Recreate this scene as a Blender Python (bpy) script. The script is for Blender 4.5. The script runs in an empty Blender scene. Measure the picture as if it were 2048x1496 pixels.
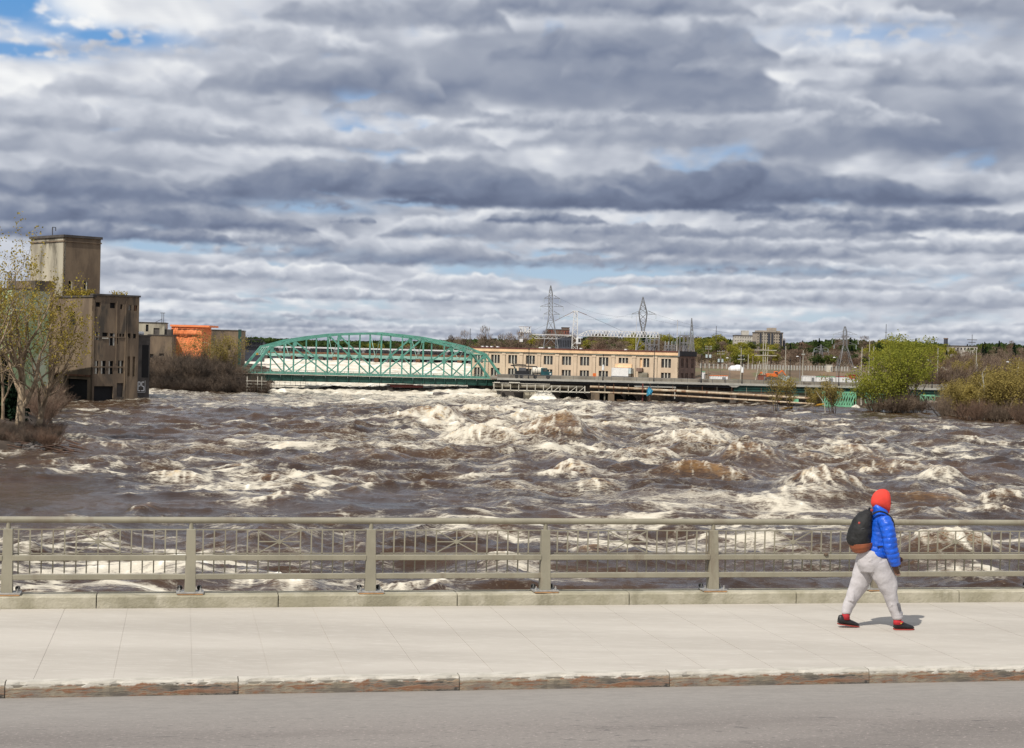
import bpy, bmesh, math, random
import numpy as np
from mathutils import Vector, Matrix
R = math.radians
sc = bpy.context.scene
col = sc.collection

# ------------------------------------------------------------------ camera
FPX, CX, CY = 3300.0, 1024.0, 748.0
CAM = Vector((0, 0, 3.4))
PITCH, ROLL = math.atan(43 / FPX), R(1.35)
_f = Vector((0, math.cos(PITCH), -math.sin(PITCH)))
_r = Vector((1, 0, 0)); _u = _r.cross(_f)
CR = _r * math.cos(ROLL) + _u * math.sin(ROLL)
CU = -_r * math.sin(ROLL) + _u * math.cos(ROLL)
cam = bpy.data.cameras.new('camera')
cam.sensor_width = 36; cam.lens = FPX * 36 / 2048
cam.clip_start = .5; cam.clip_end = 20000
camo = bpy.data.objects.new('camera', cam); col.objects.link(camo)
camo.matrix_world = Matrix(((CR.x, CU.x, -_f.x, CAM.x), (CR.y, CU.y, -_f.y, CAM.y), (CR.z, CU.z, -_f.z, CAM.z), (0, 0, 0, 1)))
sc.camera = camo
sc.render.resolution_x, sc.render.resolution_y = 1024, 748

def ray(px, py):
    return CR * ((px - CX) / FPX) + CU * ((CY - py) / FPX) + _f
def P(px, py, Y):                      # world point seen at (px, py) at distance Y
    d = ray(px, py); return CAM + d * (Y / d.y)
def PX(px, Y):                         # world x of column px at distance Y near the horizon
    return P(px, 705 + .0236 * (px - 1024), Y).x
def G(px, py, z):                      # world point where the line through a pixel meets height z
    d = ray(px, py); return CAM + d * ((z - CAM.z) / d.z)

# ------------------------------------------------------------------ light
SUNV = Vector((-.72, -1.05, 1.62)).normalized()
sun = bpy.data.lights.new('sun', 'SUN'); sun.energy = 4.1; sun.angle = R(.6); sun.color = (1, .955, .88)
suno = bpy.data.objects.new('sun', sun); col.objects.link(suno)
suno.rotation_euler = SUNV.to_track_quat('Z', 'Y').to_euler(); suno.location = (0, 0, 60)
sc.view_settings.view_transform = 'Standard'; sc.view_settings.look = 'None'
sc.view_settings.exposure = 0.0; sc.view_settings.gamma = 1; sc.view_settings.use_curve_mapping = False
sc.render.engine = 'CYCLES'
sc.cycles.max_bounces = 5; sc.cycles.diffuse_bounces = 2; sc.cycles.glossy_bounces = 3; sc.cycles.transmission_bounces = 3; sc.cycles.transparent_max_bounces = 6

# ------------------------------------------------------------------ node helper
class NT:
    def __init__(s, tree): s.t = tree
    def n(s, typ, **kw):
        o = s.t.nodes.new(typ)
        for k, v in kw.items(): setattr(o, k, v)
        return o
    def put(s, sock, v):
        if isinstance(v, bpy.types.NodeSocket): s.t.links.new(v, sock)
        elif v is not None:
            if sock.type == 'RGBA' and len(v) == 3: v = (*v, 1)
            sock.default_value = v
    def m(s, op, a, b=None, c=None, clamp=False):
        o = s.n('ShaderNodeMath', operation=op, use_clamp=clamp)
        s.put(o.inputs[0], a); s.put(o.inputs[1], b)
        if c is not None: s.put(o.inputs[2], c)
        return o.outputs[0]
    def sep(s, v):
        o = s.n('ShaderNodeSeparateXYZ'); s.put(o.inputs[0], v); return o.outputs
    def com(s, x, y, z):
        o = s.n('ShaderNodeCombineXYZ'); s.put(o.inputs[0], x); s.put(o.inputs[1], y); s.put(o.inputs[2], z); return o.outputs[0]
    def vscale(s, v, sx, sy, sz):
        o = s.n('ShaderNodeVectorMath', operation='MULTIPLY'); s.put(o.inputs[0], v); o.inputs[1].default_value = (sx, sy, sz); return o.outputs[0]
    def noise(s, v, scale, detail=4, rough=.5, dist=0, lac=2.0):
        o = s.n('ShaderNodeTexNoise'); s.put(o.inputs['Vector'], v); o.inputs['Scale'].default_value = scale
        o.inputs['Detail'].default_value = detail; o.inputs['Roughness'].default_value = rough
        o.inputs['Distortion'].default_value = dist; o.inputs['Lacunarity'].default_value = lac
        return o.outputs['Fac']
    def ss(s, v, a, b, lo=0.0, hi=1.0):      # smoothstep
        o = s.n('ShaderNodeMapRange', interpolation_type='SMOOTHSTEP'); s.put(o.inputs[0], v)
        o.inputs[1].default_value = a; o.inputs[2].default_value = b; o.inputs[3].default_value = lo; o.inputs[4].default_value = hi
        return o.outputs[0]
    def mix(s, f, a, b):
        o = s.n('ShaderNodeMix', data_type='RGBA'); s.put(o.inputs[0], f); s.put(o.inputs[6], a); s.put(o.inputs[7], b); return o.outputs[2]
    def ramp(s, f, pts):
        o = s.n('ShaderNodeValToRGB'); s.put(o.inputs[0], f); e = o.color_ramp.elements
        while len(e) < len(pts): e.new(.5)
        for i, (p, c) in enumerate(pts): e[i].position = p; e[i].color = (*c, 1)
        return o.outputs[0]

# ------------------------------------------------------------------ sky
def _h(ix, iy, seed):
    n = (ix.astype(np.int64) * 374761393 + iy.astype(np.int64) * 668265263 + seed * 974711) & 0x7fffffff
    n = ((n ^ (n >> 13)) * 1274126177) & 0x7fffffff
    return ((n ^ (n >> 16)) & 0xffff) / 65535.0 * 2 * np.pi
def pn(x, y, seed=0):                  # 2-D gradient noise
    ix, iy = np.floor(x), np.floor(y); fx, fy = x - ix, y - iy
    u = fx * fx * fx * (fx * (fx * 6 - 15) + 10); v = fy * fy * fy * (fy * (fy * 6 - 15) + 10)
    def g(a, b):
        t = _h(ix + a, iy + b, seed); return np.cos(t) * (fx - a) + np.sin(t) * (fy - b)
    return 1.5 * ((g(0, 0) * (1 - u) + g(1, 0) * u) * (1 - v) + (g(0, 1) * (1 - u) + g(1, 1) * u) * v)
def fbm(x, y, o=4, seed=0, gain=.5):
    s, a, t = 0, 1, 0
    for k in range(o): s = s + a * pn(x * 2 ** k, y * 2 ** k, seed + k * 7); t += a; a *= gain
    return s / t
# A cloud map is computed here over azimuth and elevation (finest in front, all the way round) and laid over the Sky Texture.
CW_, CH_ = 3072, 768
AK, EK = 4.0, 6.0
_ua = (np.arange(CW_) + .5) / CW_; _va = (np.arange(CH_) + .5) / CH_
AZ = np.sinh((_ua - .5) * 2 * math.asinh(AK * math.pi)) / AK; EL = np.sinh(_va * math.asinh(EK * math.pi / 2)) / EK
XA, YA = AZ * FPX, EL * FPX
st = lambda t: (lambda q: q * q * (3 - 2 * q))(np.clip(t, 0, 1))
sub = 2
Xg, Yg = np.meshgrid(XA[::sub], YA[::sub])
persp = 1.0 / (Yg + 420)
pu, pv = Xg * persp, 900 * persp
base = .62 + .40 * fbm(pu * 2.6, pv * 4.2, 5, 1) + .22 * fbm(pu * 9, pv * 15, 3, 2)
cov = .86 + 1.0 * fbm(pu * 1.9 + 7, pv * 3, 4, 3) + .35 * fbm(pu * 9, pv * 14, 4, 4)
rep2 = lambda q: np.repeat(np.repeat(q, sub, 0), sub, 1)[:CH_, :CW_]
TONE, COV = rep2(base), rep2(cov)
hz = lambda px, py: (px - 1024.0, 705 + .0236 * (px - 1024) - py)
def blob(px, py, sx, sy, tone, cv):
    x0, y0 = hz(px, py); g = np.exp(-((XA - x0) / sx) ** 2)[None, :] * np.exp(-((YA - y0) / sy) ** 2)[:, None]
    global TONE, COV
    TONE = TONE + tone * g; COV = COV + cv * g
for q in ((30, 40, 100, 70, 0, -.9), (190, 92, 110, 16, .1, -.42), (20, 132, 60, 16, 0, -.5), (270, 112, 60, 9, 0, -.4), (150, 20, 90, 60, .2, .5), (1620, 95, 200, 40, .05, -.22), (1440, 180, 130, 22, .1, -.25), (790, 190, 70, 26, .15, -.3), (1100, 548, 800, 16, .05, -.45),
          (350, 500, 300, 12, .1, -.5), (560, 424, 110, 14, .1, -.5), (1300, 640, 900, 10, 0, -.25), (900, 672, 900, 8, .05, -.3), (420, 600, 400, 10, .05, -.3), (1750, 640, 400, 12, 0, -.3), (820, 408, 90, 12, .1, -.4), (60, 240, 60, 14, .1, -.4), (280, 60, 300, 90, .22, -.05), (150, 200, 260, 60, .14, 0), (1500, 60, 300, 60, .12, 0), (1560, 210, 160, 60, .15, 0), (780, 180, 120, 50, .2, 0)): blob(*q)
ALPHA = st((COV - .22) / .42)
def bank(x0, w_, yb, h, lo, hi, seed):
    i0, i1 = np.searchsorted(XA, x0 - w_ * 1.25), np.searchsorted(XA, x0 + w_ * 1.25); j0, j1 = np.searchsorted(YA, max(0, yb - h * .4)), np.searchsorted(YA, yb + h * 1.7)
    if i1 - i0 < 2 or j1 - j0 < 2: return
    x, y = np.meshgrid(XA[i0:i1], YA[j0:j1]); hh = max(h, 14)
    wx = x + hh * .45 * fbm(x / (hh * 1.5), y / (hh * .8), 3, seed); wy = y + hh * .20 * fbm(x / (hh * 1.1), y / (hh * .6), 4, seed + 5, .58)
    a = (wx - x0) / w_; W = np.clip(1 - np.abs(a) ** 2.4, 0, 1) ** .7
    n = .5 + .5 * fbm(wx / (hh * 2.4), np.full_like(wx, seed * 3.7), 4, seed + 9, .55) * 1.5
    Tt = h * W * np.clip(.35 + .85 * n, .12, 1.5); dy = wy - yb
    e = hh * .20; al = st((Tt - dy) / e) * st((dy + e * .9) / (e * 1.6)) * st(W / .30)
    s_ = np.clip(dy / np.maximum(Tt, h * .18), 0, 1.15)
    bl = (1 - 2.6 * np.abs(pn(wx / (hh * .62), wy / (hh * .34), seed + 20))) + .55 * (1 - 2.6 * np.abs(pn(wx / (hh * .3), wy / (hh * .17), seed + 21)))
    lx = pn(wx / (hh * .9) + .16, wy / (hh * .55) - .22, seed + 22) - pn(wx / (hh * .9), wy / (hh * .55), seed + 22)
    t = lo + (hi - lo) * s_ ** 1.15 + .040 * bl * (.35 + .65 * s_) + .17 * lx + .035 * fbm(wx / (hh * .25), wy / (hh * .16), 3, seed + 23)
    TONE[j0:j1, i0:i1] = TONE[j0:j1, i0:i1] * (1 - al) + t * al; ALPHA[j0:j1, i0:i1] = np.maximum(ALPHA[j0:j1, i0:i1], al)
_r = random.Random(21); lev = 9.0
rows_ = []
while lev < 2600: rows_.append(lev); lev *= 1.30
for k, yb in reversed(list(enumerate(rows_))) if False else list(enumerate(rows_)):
    h = 8 + yb * .34; x_ = -10300.0
    while x_ < 10300:
        w_ = h * _r.uniform(2.5, 7) + 60; xc = x_ + w_ * .8
        if not (-1150 < xc < 1150 and 60 < yb < 700): bank(xc, w_, yb + _r.uniform(-.06, .06) * yb, h * _r.uniform(.7, 1.15), _r.uniform(.24, .42) + (.08 if yb < 60 else 0), _r.uniform(.66, .92), _r.randrange(999))
        x_ += w_ * _r.uniform(1.2, 2.0)
BANKS = [(260, 300, 600, 30, .40, .84), (760, 260, 600, 30, .40, .86), (1250, 380, 604, 44, .40, .92), (1800, 420, 612, 46, .40, .84),
         (1500, 360, 576, 34, .42, .88), (930, 150, 577, 44, .42, .96), (560, 230, 560, 44, .44, .96), (2010, 220, 560, 50, .42, .90), (300, 200, 552, 40, .38, .80), (1600, 260, 552, 40, .40, .84),
         (1180, 560, 538, 44, .20, .62), (470, 110, 508, 40, .36, .88), (760, 300, 520, 72, .20, .86), (1850, 400, 512, 44, .34, .88), (1400, 330, 512, 50, .24, .72),
         (180, 320, 486, 50, .06, .50), (560, 120, 492, 36, .30, .62), (1050, 320, 478, 66, .26, .92), (1560, 280, 480, 40, .30, .66), (1950, 330, 472, 56, .12, .56), (1290, 160, 470, 34, .26, .60),
         (1085, 130, 446, 36, .08, .62), (700, 50, 447, 22, .22, .56), (270, 380, 458, 70, .10, .50), (1640, 200, 446, 44, .16, .60),
         (1420, 560, 412, 105, .02, .40), (860, 520, 402, 105, .06, .50), (1150, 420, 418, 50, .04, .30), (60, 330, 400, 90, .12, .54), (420, 330, 420, 80, .18, .66), (1960, 260, 420, 90, .32, .76),
         (880, 120, 300, 70, .40, .74), (520, 330, 300, 80, .38, .76), (120, 330, 330, 110, .40, .84), (1900, 400, 320, 190, .18, .58), (1330, 330, 300, 110, .36, .66), (1700, 160, 262, 50, .44, .68),
         (1000, 560, 208, 200, .22, .50), (640, 260, 196, 130, .22, .60), (1250, 300, 130, 120, .24, .50), (330, 240, 214, 90, .48, .88), (60, 160, 250, 70, .56, .90), (1320, 240, 170, 140, .26, .50), (1960, 240, 70, 90, .30, .66)]
BANKS += [(300, 240, 132, 80, .52, .88), (560, 220, 116, 80, .44, .84), (1560, 230, 150, 60, .48, .86), (1830, 280, 196, 90, .34, .74), (1150, 270, 262, 56, .40, .66), (200, 260, 280, 80, .42, .78), (820, 200, 236, 60, .40, .80), (1480, 260, 232, 60, .36, .76), (760, 260, 60, 90, .30, .62), (1200, 300, 40, 90, .26, .56), (1640, 240, 70, 60, .5, .82)]
BANKS.sort(key=lambda b_: -b_[2])
for k, (px, w_, py, h, lo, hi) in enumerate(BANKS):
    x0, yb = hz(px, py); bank(x0, w_, yb, h, lo, hi, 1200 + k * 31)
for (px, py, sx, sy, k_) in ((22, 34, 70, 44, 1.3), (50, 132, 120, 15, .95), (225, 100, 130, 20, .8), (95, 70, 60, 20, .5), (1730, 92, 170, 22, .35), (440, 500, 200, 10, .5), (620, 418, 110, 12, .5), (1300, 538, 420, 10, .4), (700, 640, 700, 8, .3), (1650, 632, 500, 10, .35)):
    x0, y0 = hz(px, py); i0, i1 = np.searchsorted(XA, x0 - 2.6 * sx), np.searchsorted(XA, x0 + 2.6 * sx); j0, j1 = np.searchsorted(YA, y0 - 2.6 * sy), np.searchsorted(YA, y0 + 2.6 * sy)
    x, y = np.meshgrid(XA[i0:i1], YA[j0:j1]); g = np.exp(-((x - x0) / sx) ** 2 - ((y - y0) / sy) ** 2)
    ALPHA[j0:j1, i0:i1] *= 1 - np.clip(k_ * g * st((fbm(x / 46, y / 20, 4, 77) + .38) / .5) * 1.5, 0, 1)
_k = [0.0, .2, .45, .70, .95]; _c = np.array([(.115, .142, .222), (.20, .238, .335), (.375, .41, .49), (.61, .64, .705), (.92, .93, .935)])
RGBA = np.ones((CH_, CW_, 4), np.float32)
tt_ = np.clip(TONE, 0, 1)
for k in range(3): RGBA[..., k] = np.interp(tt_, _k, _c[:, k])
RGBA[..., 3] = np.clip(ALPHA, 0, 1)
cim = bpy.data.images.new('cloud_map', CW_, CH_, alpha=True, float_buffer=True); cim.colorspace_settings.name = 'Non-Color'; cim.alpha_mode = 'CHANNEL_PACKED'
cim.pixels.foreach_set(RGBA.ravel()); cim.update(); cim.pack()
w = bpy.data.worlds.new('World'); sc.world = w; w.use_nodes = True
w.node_tree.nodes.clear()
T = NT(w.node_tree)
tc = T.n('ShaderNodeTexCoord').outputs['Generated']
x, y, z = T.sep(tc)
az = T.m('ARCTAN2', x, y)
el = T.m('MAXIMUM', T.m('ARCTAN2', z, T.m('SQRT', T.m('ADD', T.m('MULTIPLY', x, x), T.m('MULTIPLY', y, y)))), .0008)
def asinh(v, k, n_):
    q = T.m('MULTIPLY', T.m('ABSOLUTE', v), k); r_ = T.m('LOGARITHM', T.m('ADD', q, T.m('SQRT', T.m('MULTIPLY_ADD', q, q, 1.0))), math.e)
    return T.m('MULTIPLY', T.m('MULTIPLY', r_, T.m('SIGN', v)), n_)
uu_ = T.m('ADD', asinh(az, AK, .5 / math.asinh(AK * math.pi)), .5); vv_ = asinh(el, EK, 1 / math.asinh(EK * math.pi / 2))
it = T.n('ShaderNodeTexImage', image=cim, interpolation='Cubic', extension='EXTEND'); T.put(it.inputs[0], T.com(uu_, vv_, 0.0))
sky = T.n('ShaderNodeTexSky', sky_type='NISHITA', sun_disc=False)
sky.sun_elevation = math.asin(SUNV.z); sky.sun_rotation = math.atan2(SUNV.x, SUNV.y) % (2 * math.pi)
sky.ozone_density = 4.0; sky.air_density = 1.0; sky.dust_density = .1
gap = T.ramp(T.m('MULTIPLY', el, 2.0), [(0.0, (5.6, 6.9, 8.6)), (.10, (4.4, 6.2, 8.8)), (.28, (2.6, 4.9, 8.8)), (.42, (.9, 3.9, 8.8)), (1.0, (.7, 2.4, 6.6))])
b1 = T.n('ShaderNodeBackground'); T.put(b1.inputs[0], T.mix(.7, sky.outputs[0], gap)); b1.inputs[1].default_value = .085
b2 = T.n('ShaderNodeBackground'); T.put(b2.inputs[0], it.outputs[0]); b2.inputs[1].default_value = 1.0
mx = T.n('ShaderNodeMixShader'); T.put(mx.inputs[0], it.outputs[1])
w.node_tree.links.new(b1.outputs[0], mx.inputs[1]); w.node_tree.links.new(b2.outputs[0], mx.inputs[2])
wo = T.n('ShaderNodeOutputWorld'); w.node_tree.links.new(mx.outputs[0], wo.inputs[0])
w.cycles.sampling_method = 'MANUAL'; w.cycles.sample_map_resolution = 512

# ------------------------------------------------------------------ materials
M = {}
def mat(name, c, rough=.8, c2=None, scale=.5, det=5, var=.25, bump=0.0, bscale=None, metal=0.0, streak=None, spec=.5, stain=None, sscale=.15):
    m_ = bpy.data.materials.new(name); m_.use_nodes = True; t = NT(m_.node_tree); t.t.nodes.clear()
    pos = t.n('ShaderNodeNewGeometry').outputs['Position']
    v = t.vscale(pos, *(streak or (1, 1, 1)))
    n = t.noise(v, scale, det, .6)
    if c2 is None: c2 = tuple(min(1, k * (1 - var)) for k in c); c1 = tuple(min(1, k * (1 + var * .5)) for k in c)
    else: c1 = c
    cc = t.mix(t.ss(n, .36, .64), c2, c1)
    if stain:
        n3 = t.noise(t.vscale(pos, 1, 1, .35), sscale, 6, .65, .4)
        cc = t.mix(t.ss(n3, .52, .66), cc, stain)
    bs = t.n('ShaderNodeBsdfPrincipled'); t.put(bs.inputs['Base Color'], cc)
    bs.inputs['Roughness'].default_value = rough; bs.inputs['Metallic'].default_value = metal
    bs.inputs['Specular IOR Level'].default_value = spec
    if bump:
        b = t.n('ShaderNodeBump'); b.inputs['Strength'].default_value = bump; b.inputs['Distance'].default_value = .02
        t.put(b.inputs['Height'], t.noise(v, bscale or scale * 6, 6, .6)); t.t.links.new(b.outputs[0], bs.inputs['Normal'])
    o = t.n('ShaderNodeOutputMaterial'); t.t.links.new(bs.outputs[0], o.inputs[0])
    M[name] = m_; return m_
def leafmat(name, c1, c2, scale=.35, trans=.35):
    m_ = bpy.data.materials.new(name); m_.use_nodes = True; t = NT(m_.node_tree); t.t.nodes.clear()
    pos = t.n('ShaderNodeNewGeometry').outputs['Position']
    cc = t.mix(t.ss(t.noise(pos, scale, 4, .7), .35, .65), c1, c2)
    d = t.n('ShaderNodeBsdfDiffuse'); t.put(d.inputs[0], cc)
    tr = t.n('ShaderNodeBsdfTranslucent'); t.put(tr.inputs[0], cc)
    mx = t.n('ShaderNodeMixShader'); mx.inputs[0].default_value = trans
    t.t.links.new(d.outputs[0], mx.inputs[1]); t.t.links.new(tr.outputs[0], mx.inputs[2])
    o = t.n('ShaderNodeOutputMaterial'); t.t.links.new(mx.outputs[0], o.inputs[0]); M[name] = m_; return m_

mat('rail_paint', (.295, .268, .195), .42, var=.12, scale=2.5, det=8, bump=.12, bscale=60, stain=(.225, .19, .135), sscale=2.2)
mat('galv', (.42, .41, .38), .5, metal=.5, var=.2, scale=20)
mat('bolt_dark', (.03, .028, .026), .5)
mat('plinth', (.47, .43, .33), .9, c2=(.33, .30, .21), scale=2.2, det=8, bump=.6, bscale=30, stain=(.27, .245, .17), sscale=1.4)
mat('rust_shim', (.42, .23, .10), .9, var=.3, scale=9)
mat('concrete_old', (.25, .182, .118), .95, c2=(.155, .112, .076), scale=.35, det=9, bump=.6, bscale=3, streak=(1, 1, .3), stain=(.085, .07, .055), sscale=.22)
mat('concrete_pale', (.50, .45, .34), .95, c2=(.30, .265, .2), scale=.3, det=9, bump=.4, bscale=3, streak=(1, 1, .25), stain=(.17, .15, .11), sscale=.25)
mat('concrete_dark', (.115, .10, .088), .95, c2=(.07, .06, .052), scale=.4, det=8, bump=.5, bscale=3)
mat('concrete_deck', (.30, .27, .215), .9, c2=(.2, .175, .14), scale=.25, det=7, streak=(1, 1, .5), stain=(.12, .10, .08), sscale=.5)
mat('void', (.012, .011, .011), .9)  # near-black sheets behind openings: their unlit depth is put into the colour
mat('masonry', (.14, .115, .095), .95, c2=(.07, .058, .05), scale=.7, det=9, bump=.7, bscale=2, stain=(.035, .03, .026), sscale=.3)
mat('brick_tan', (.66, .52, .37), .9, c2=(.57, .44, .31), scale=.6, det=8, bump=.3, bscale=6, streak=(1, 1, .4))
mat('cornice', (.82, .55, .32), .85, var=.12, scale=.5)
mat('copper_strip', (.21, .24, .19), .8, c2=(.12, .11, .085), scale=.4)
mat('roof_red', (.13, .045, .035), .9, var=.3)
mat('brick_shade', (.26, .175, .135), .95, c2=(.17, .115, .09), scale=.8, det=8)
mat('window_dark', (.035, .035, .036), .18, c2=(.08, .075, .07), scale=.8, spec=.6)
mat('frame_grey', (.42, .40, .35), .7, var=.15)
mat('frame_pale', (.62, .58, .48), .7, var=.15)
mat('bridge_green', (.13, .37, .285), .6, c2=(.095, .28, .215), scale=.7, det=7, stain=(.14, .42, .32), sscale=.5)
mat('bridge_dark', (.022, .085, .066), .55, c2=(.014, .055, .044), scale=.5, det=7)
mat('bridge_pale', (.30, .50, .42), .6, var=.2)
mat('mint', (.20, .50, .30), .6, var=.2, scale=.5)
mat('black_steel', (.012, .013, .016), .6)
mat('red_steel', (.16, .035, .03), .7)
mat('rust', (.18, .085, .045), .9, var=.4, scale=1)
mat('white_paint', (.78, .77, .74), .6, var=.1)
mat('tank_white', (.72, .66, .54), .6, var=.12)
mat('pipe_cream', (.55, .46, .33), .7, c2=(.36, .25, .15), scale=.5, stain=(.24, .12, .06), sscale=.6)
mat('pipe_grey', (.30, .27, .21), .8, c2=(.16, .14, .10), scale=.5)
mat('teal_truck', (.012, .075, .085), .4)
mat('orange', (.75, .17, .03), .7, var=.15)
mat('orange_wrap', (.95, .27, .09), .75, c2=(.95, .31, .12), scale=.5, det=7, bump=.4, bscale=.6)
mat('red', (.42, .03, .025), .6)
mat('yellow', (.55, .30, .03), .7)
mat('cyan_tarp', (.08, .42, .62), .6)
mat('steel_grey', (.25, .25, .25), .55, metal=.3, var=.2)
mat('steel_dark', (.10, .10, .105), .6, var=.2)
mat('steel_white', (.62, .60, .56), .6, var=.15)
mat('crane_white', (.72, .70, .66), .6, var=.12)
mat('wood_pole', (.26, .21, .155), .9, var=.3, scale=3)
mat('pole_pale', (.45, .42, .34), .9, var=.2, scale=3)
mat('transformer', (.52, .60, .60), .5)
mat('glass_white', (.85, .85, .83), .3)
mat('pale_green_wall', (.36, .46, .24), .9, c2=(.26, .36, .18), scale=.4, det=8, stain=(.5, .52, .38), sscale=.2)
mat('stone_rough', (.15, .13, .115), .95, c2=(.07, .06, .055), scale=.4, det=9, bump=1, bscale=1.5)
mat('riprap', (.34, .28, .23), .95, c2=(.2, .16, .13), scale=.8)
mat('soil', (.085, .058, .038), 1, c2=(.05, .035, .024), scale=.3, det=8, bump=1, bscale=2)
mat('bank_brown', (.19, .125, .075), 1, c2=(.11, .075, .045), scale=.06, det=9, bump=1, bscale=1, stain=(.12, .12, .05), sscale=.05)
mat('dry_grass', (.16, .13, .05), 1, c2=(.10, .085, .035), scale=.5)
mat('hill_ground', (.10, .078, .045), 1, c2=(.06, .05, .03), scale=.03, det=8)
mat('bark_pale', (.42, .32, .21), .95, c2=(.19, .135, .085), scale=.9, det=7)
mat('bark_brown', (.17, .12, .085), .95, c2=(.09, .065, .045), scale=.9, det=6)
mat('bark_dark', (.075, .058, .045), .95, c2=(.04, .03, .025), scale=.9)
mat('twig', (.24, .175, .12), 1, c2=(.12, .085, .06), scale=.25, det=5)
mat('twig_dark', (.135, .098, .07), 1, c2=(.06, .045, .034), scale=.25, det=5)
mat('twig_red', (.19, .115, .075), 1, c2=(.10, .065, .045), scale=.2, det=5)
mat('driftwood', (.13, .075, .05), 1, c2=(.06, .035, .025), scale=1.5)
mat('apt_tan', (.40, .34, .27), .9, var=.15)
mat('apt_pale', (.52, .49, .43), .9, var=.15)
mat('apt_dark', (.05, .055, .07), .5)
mat('brick_red', (.22, .085, .06), .9, var=.3)
leafmat('leaf_spring', (.46, .34, .08), (.32, .27, .05), 1.2)
leafmat('leaf_willow', (.37, .36, .06), (.23, .25, .045), .35, .45)
leafmat('leaf_yellow', (.36, .32, .05), (.22, .22, .04), .12)
leafmat('leaf_olive', (.17, .18, .04), (.10, .12, .03), .12)
leafmat('leaf_far_green', (.07, .10, .03), (.045, .07, .024), .12)
leafmat('leaf_conifer', (.022, .04, .022), (.012, .024, .014), .2, .15)
leafmat('leaf_sedge', (.37, .29, .09), (.24, .185, .065), .3)

# ------------------------------------------------------------------ geometry helpers
class MB:
    def __init__(s): s.v = []; s.f = []
    def add(s, vs, fs):
        b = len(s.v); s.v += [tuple(p) for p in vs]; s.f += [tuple(i + b for i in f) for f in fs]; return s
    def box(s, x0, x1, y0, y1, z0, z1):
        return s.add([(x0, y0, z0), (x1, y0, z0), (x1, y1, z0), (x0, y1, z0), (x0, y0, z1), (x1, y0, z1), (x1, y1, z1), (x0, y1, z1)],
                     [(0, 3, 2, 1), (4, 5, 6, 7), (0, 1, 5, 4), (1, 2, 6, 5), (2, 3, 7, 6), (3, 0, 4, 7)])
    def bar(s, a, b, w, h=None, up=(0, 0, 1), w2=None, h2=None):
        a, b = Vector(a), Vector(b); h = w if h is None else h
        d = (b - a).normalized(); u = Vector(up)
        if abs(d.dot(u)) > .98: u = Vector((0, 1, 0))
        sx = d.cross(u).normalized(); sy = sx.cross(d).normalized()
        w2 = w if w2 is None else w2; h2 = h if h2 is None else h2
        vs = []
        for c, ww, hh in ((a, w, h), (b, w2, h2)):
            for i, j in ((-1, -1), (1, -1), (1, 1), (-1, 1)): vs.append(c + sx * (ww / 2 * i) + sy * (hh / 2 * j))
        return s.add(vs, [(0, 3, 2, 1), (4, 5, 6, 7), (0, 1, 5, 4), (1, 2, 6, 5), (2, 3, 7, 6), (3, 0, 4, 7)])
    def tube(s, a, b, r0, r1=None, n=8, cap=True):
        a, b = Vector(a), Vector(b); r1 = r0 if r1 is None else r1
        d = (b - a)
        if d.length < 1e-6: return s
        d.normalize(); u = Vector((0, 0, 1)) if abs(d.z) < .95 else Vector((1, 0, 0))
        sx = d.cross(u).normalized(); sy = sx.cross(d)
        vs = [a + (sx * math.cos(t) + sy * math.sin(t)) * r0 for t in [2 * math.pi * i / n for i in range(n)]]
        vs += [b + (sx * math.cos(t) + sy * math.sin(t)) * r1 for t in [2 * math.pi * i / n for i in range(n)]]
        fs = [(i, (i + 1) % n, n + (i + 1) % n, n + i) for i in range(n)]
        if cap: fs += [tuple(range(n))[::-1], tuple(range(n, 2 * n))]
        return s.add(vs, fs)
    def loft(s, rings, close=True, caps=True):       # rings: lists of points, equal length
        n = len(rings[0]); vs = [p for r_ in rings for p in r_]; fs = []
        for k in range(len(rings) - 1):
            for i in range(n if close else n - 1):
                j = (i + 1) % n; fs.append((k * n + i, k * n + j, (k + 1) * n + j, (k + 1) * n + i))
        if caps: fs += [tuple(range(n))[::-1], tuple(range((len(rings) - 1) * n, len(rings) * n))]
        return s.add(vs, fs)
    def ball(s, c, rx, ry, rz, n=10, m=6):
        rings = []
        for k in range(1, m):
            t = math.pi * k / m
            rings.append([(c[0] + rx * math.sin(t) * math.cos(2 * math.pi * i / n), c[1] + ry * math.sin(t) * math.sin(2 * math.pi * i / n), c[2] - rz * math.cos(t)) for i in range(n)])
        return s.loft(rings)
    def xf(s, mtx, start=0):
        s.v = s.v[:start] + [tuple(mtx @ Vector(p)) for p in s.v[start:]]; return s
    def build(s, name, m_, parent=None, smooth=False, bevel=0):
        me = bpy.data.meshes.new(name); me.from_pydata(s.v, [], s.f); me.update()
        o = bpy.data.objects.new(name, me); col.objects.link(o)
        me.materials.append(M[m_] if isinstance(m_, str) else m_)
        if parent: o.parent = parent
        if smooth: me.polygons.foreach_set('use_smooth', [True] * len(me.polygons))
        if bevel:
            b = o.modifiers.new('edge', 'BEVEL'); b.width = bevel; b.segments = 2; b.limit_method = 'ANGLE'
        return o
def tag(o, label=None, cat=None, group=None, kind=None):
    if label: o['label'] = label
    if cat: o['category'] = cat
    if group: o['group'] = group
    if kind: o['kind'] = kind
    return o
def thing(name, label, cat, loc=(0, 0, 0), rz=0, group=None):
    o = bpy.data.objects.new(name, None); col.objects.link(o); o.location = loc; o.rotation_euler = (0, 0, rz)
    o.empty_display_size = .3
    return tag(o, label, cat, group)
def copy_tree(o, parent=None, _top=True):
    c = o.copy(); col.objects.link(c); c.parent = parent
    for ch in [k for k in KIDS(o)]: copy_tree(ch, c, False)
    return c
def KIDS(o): return list(o.children)
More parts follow.
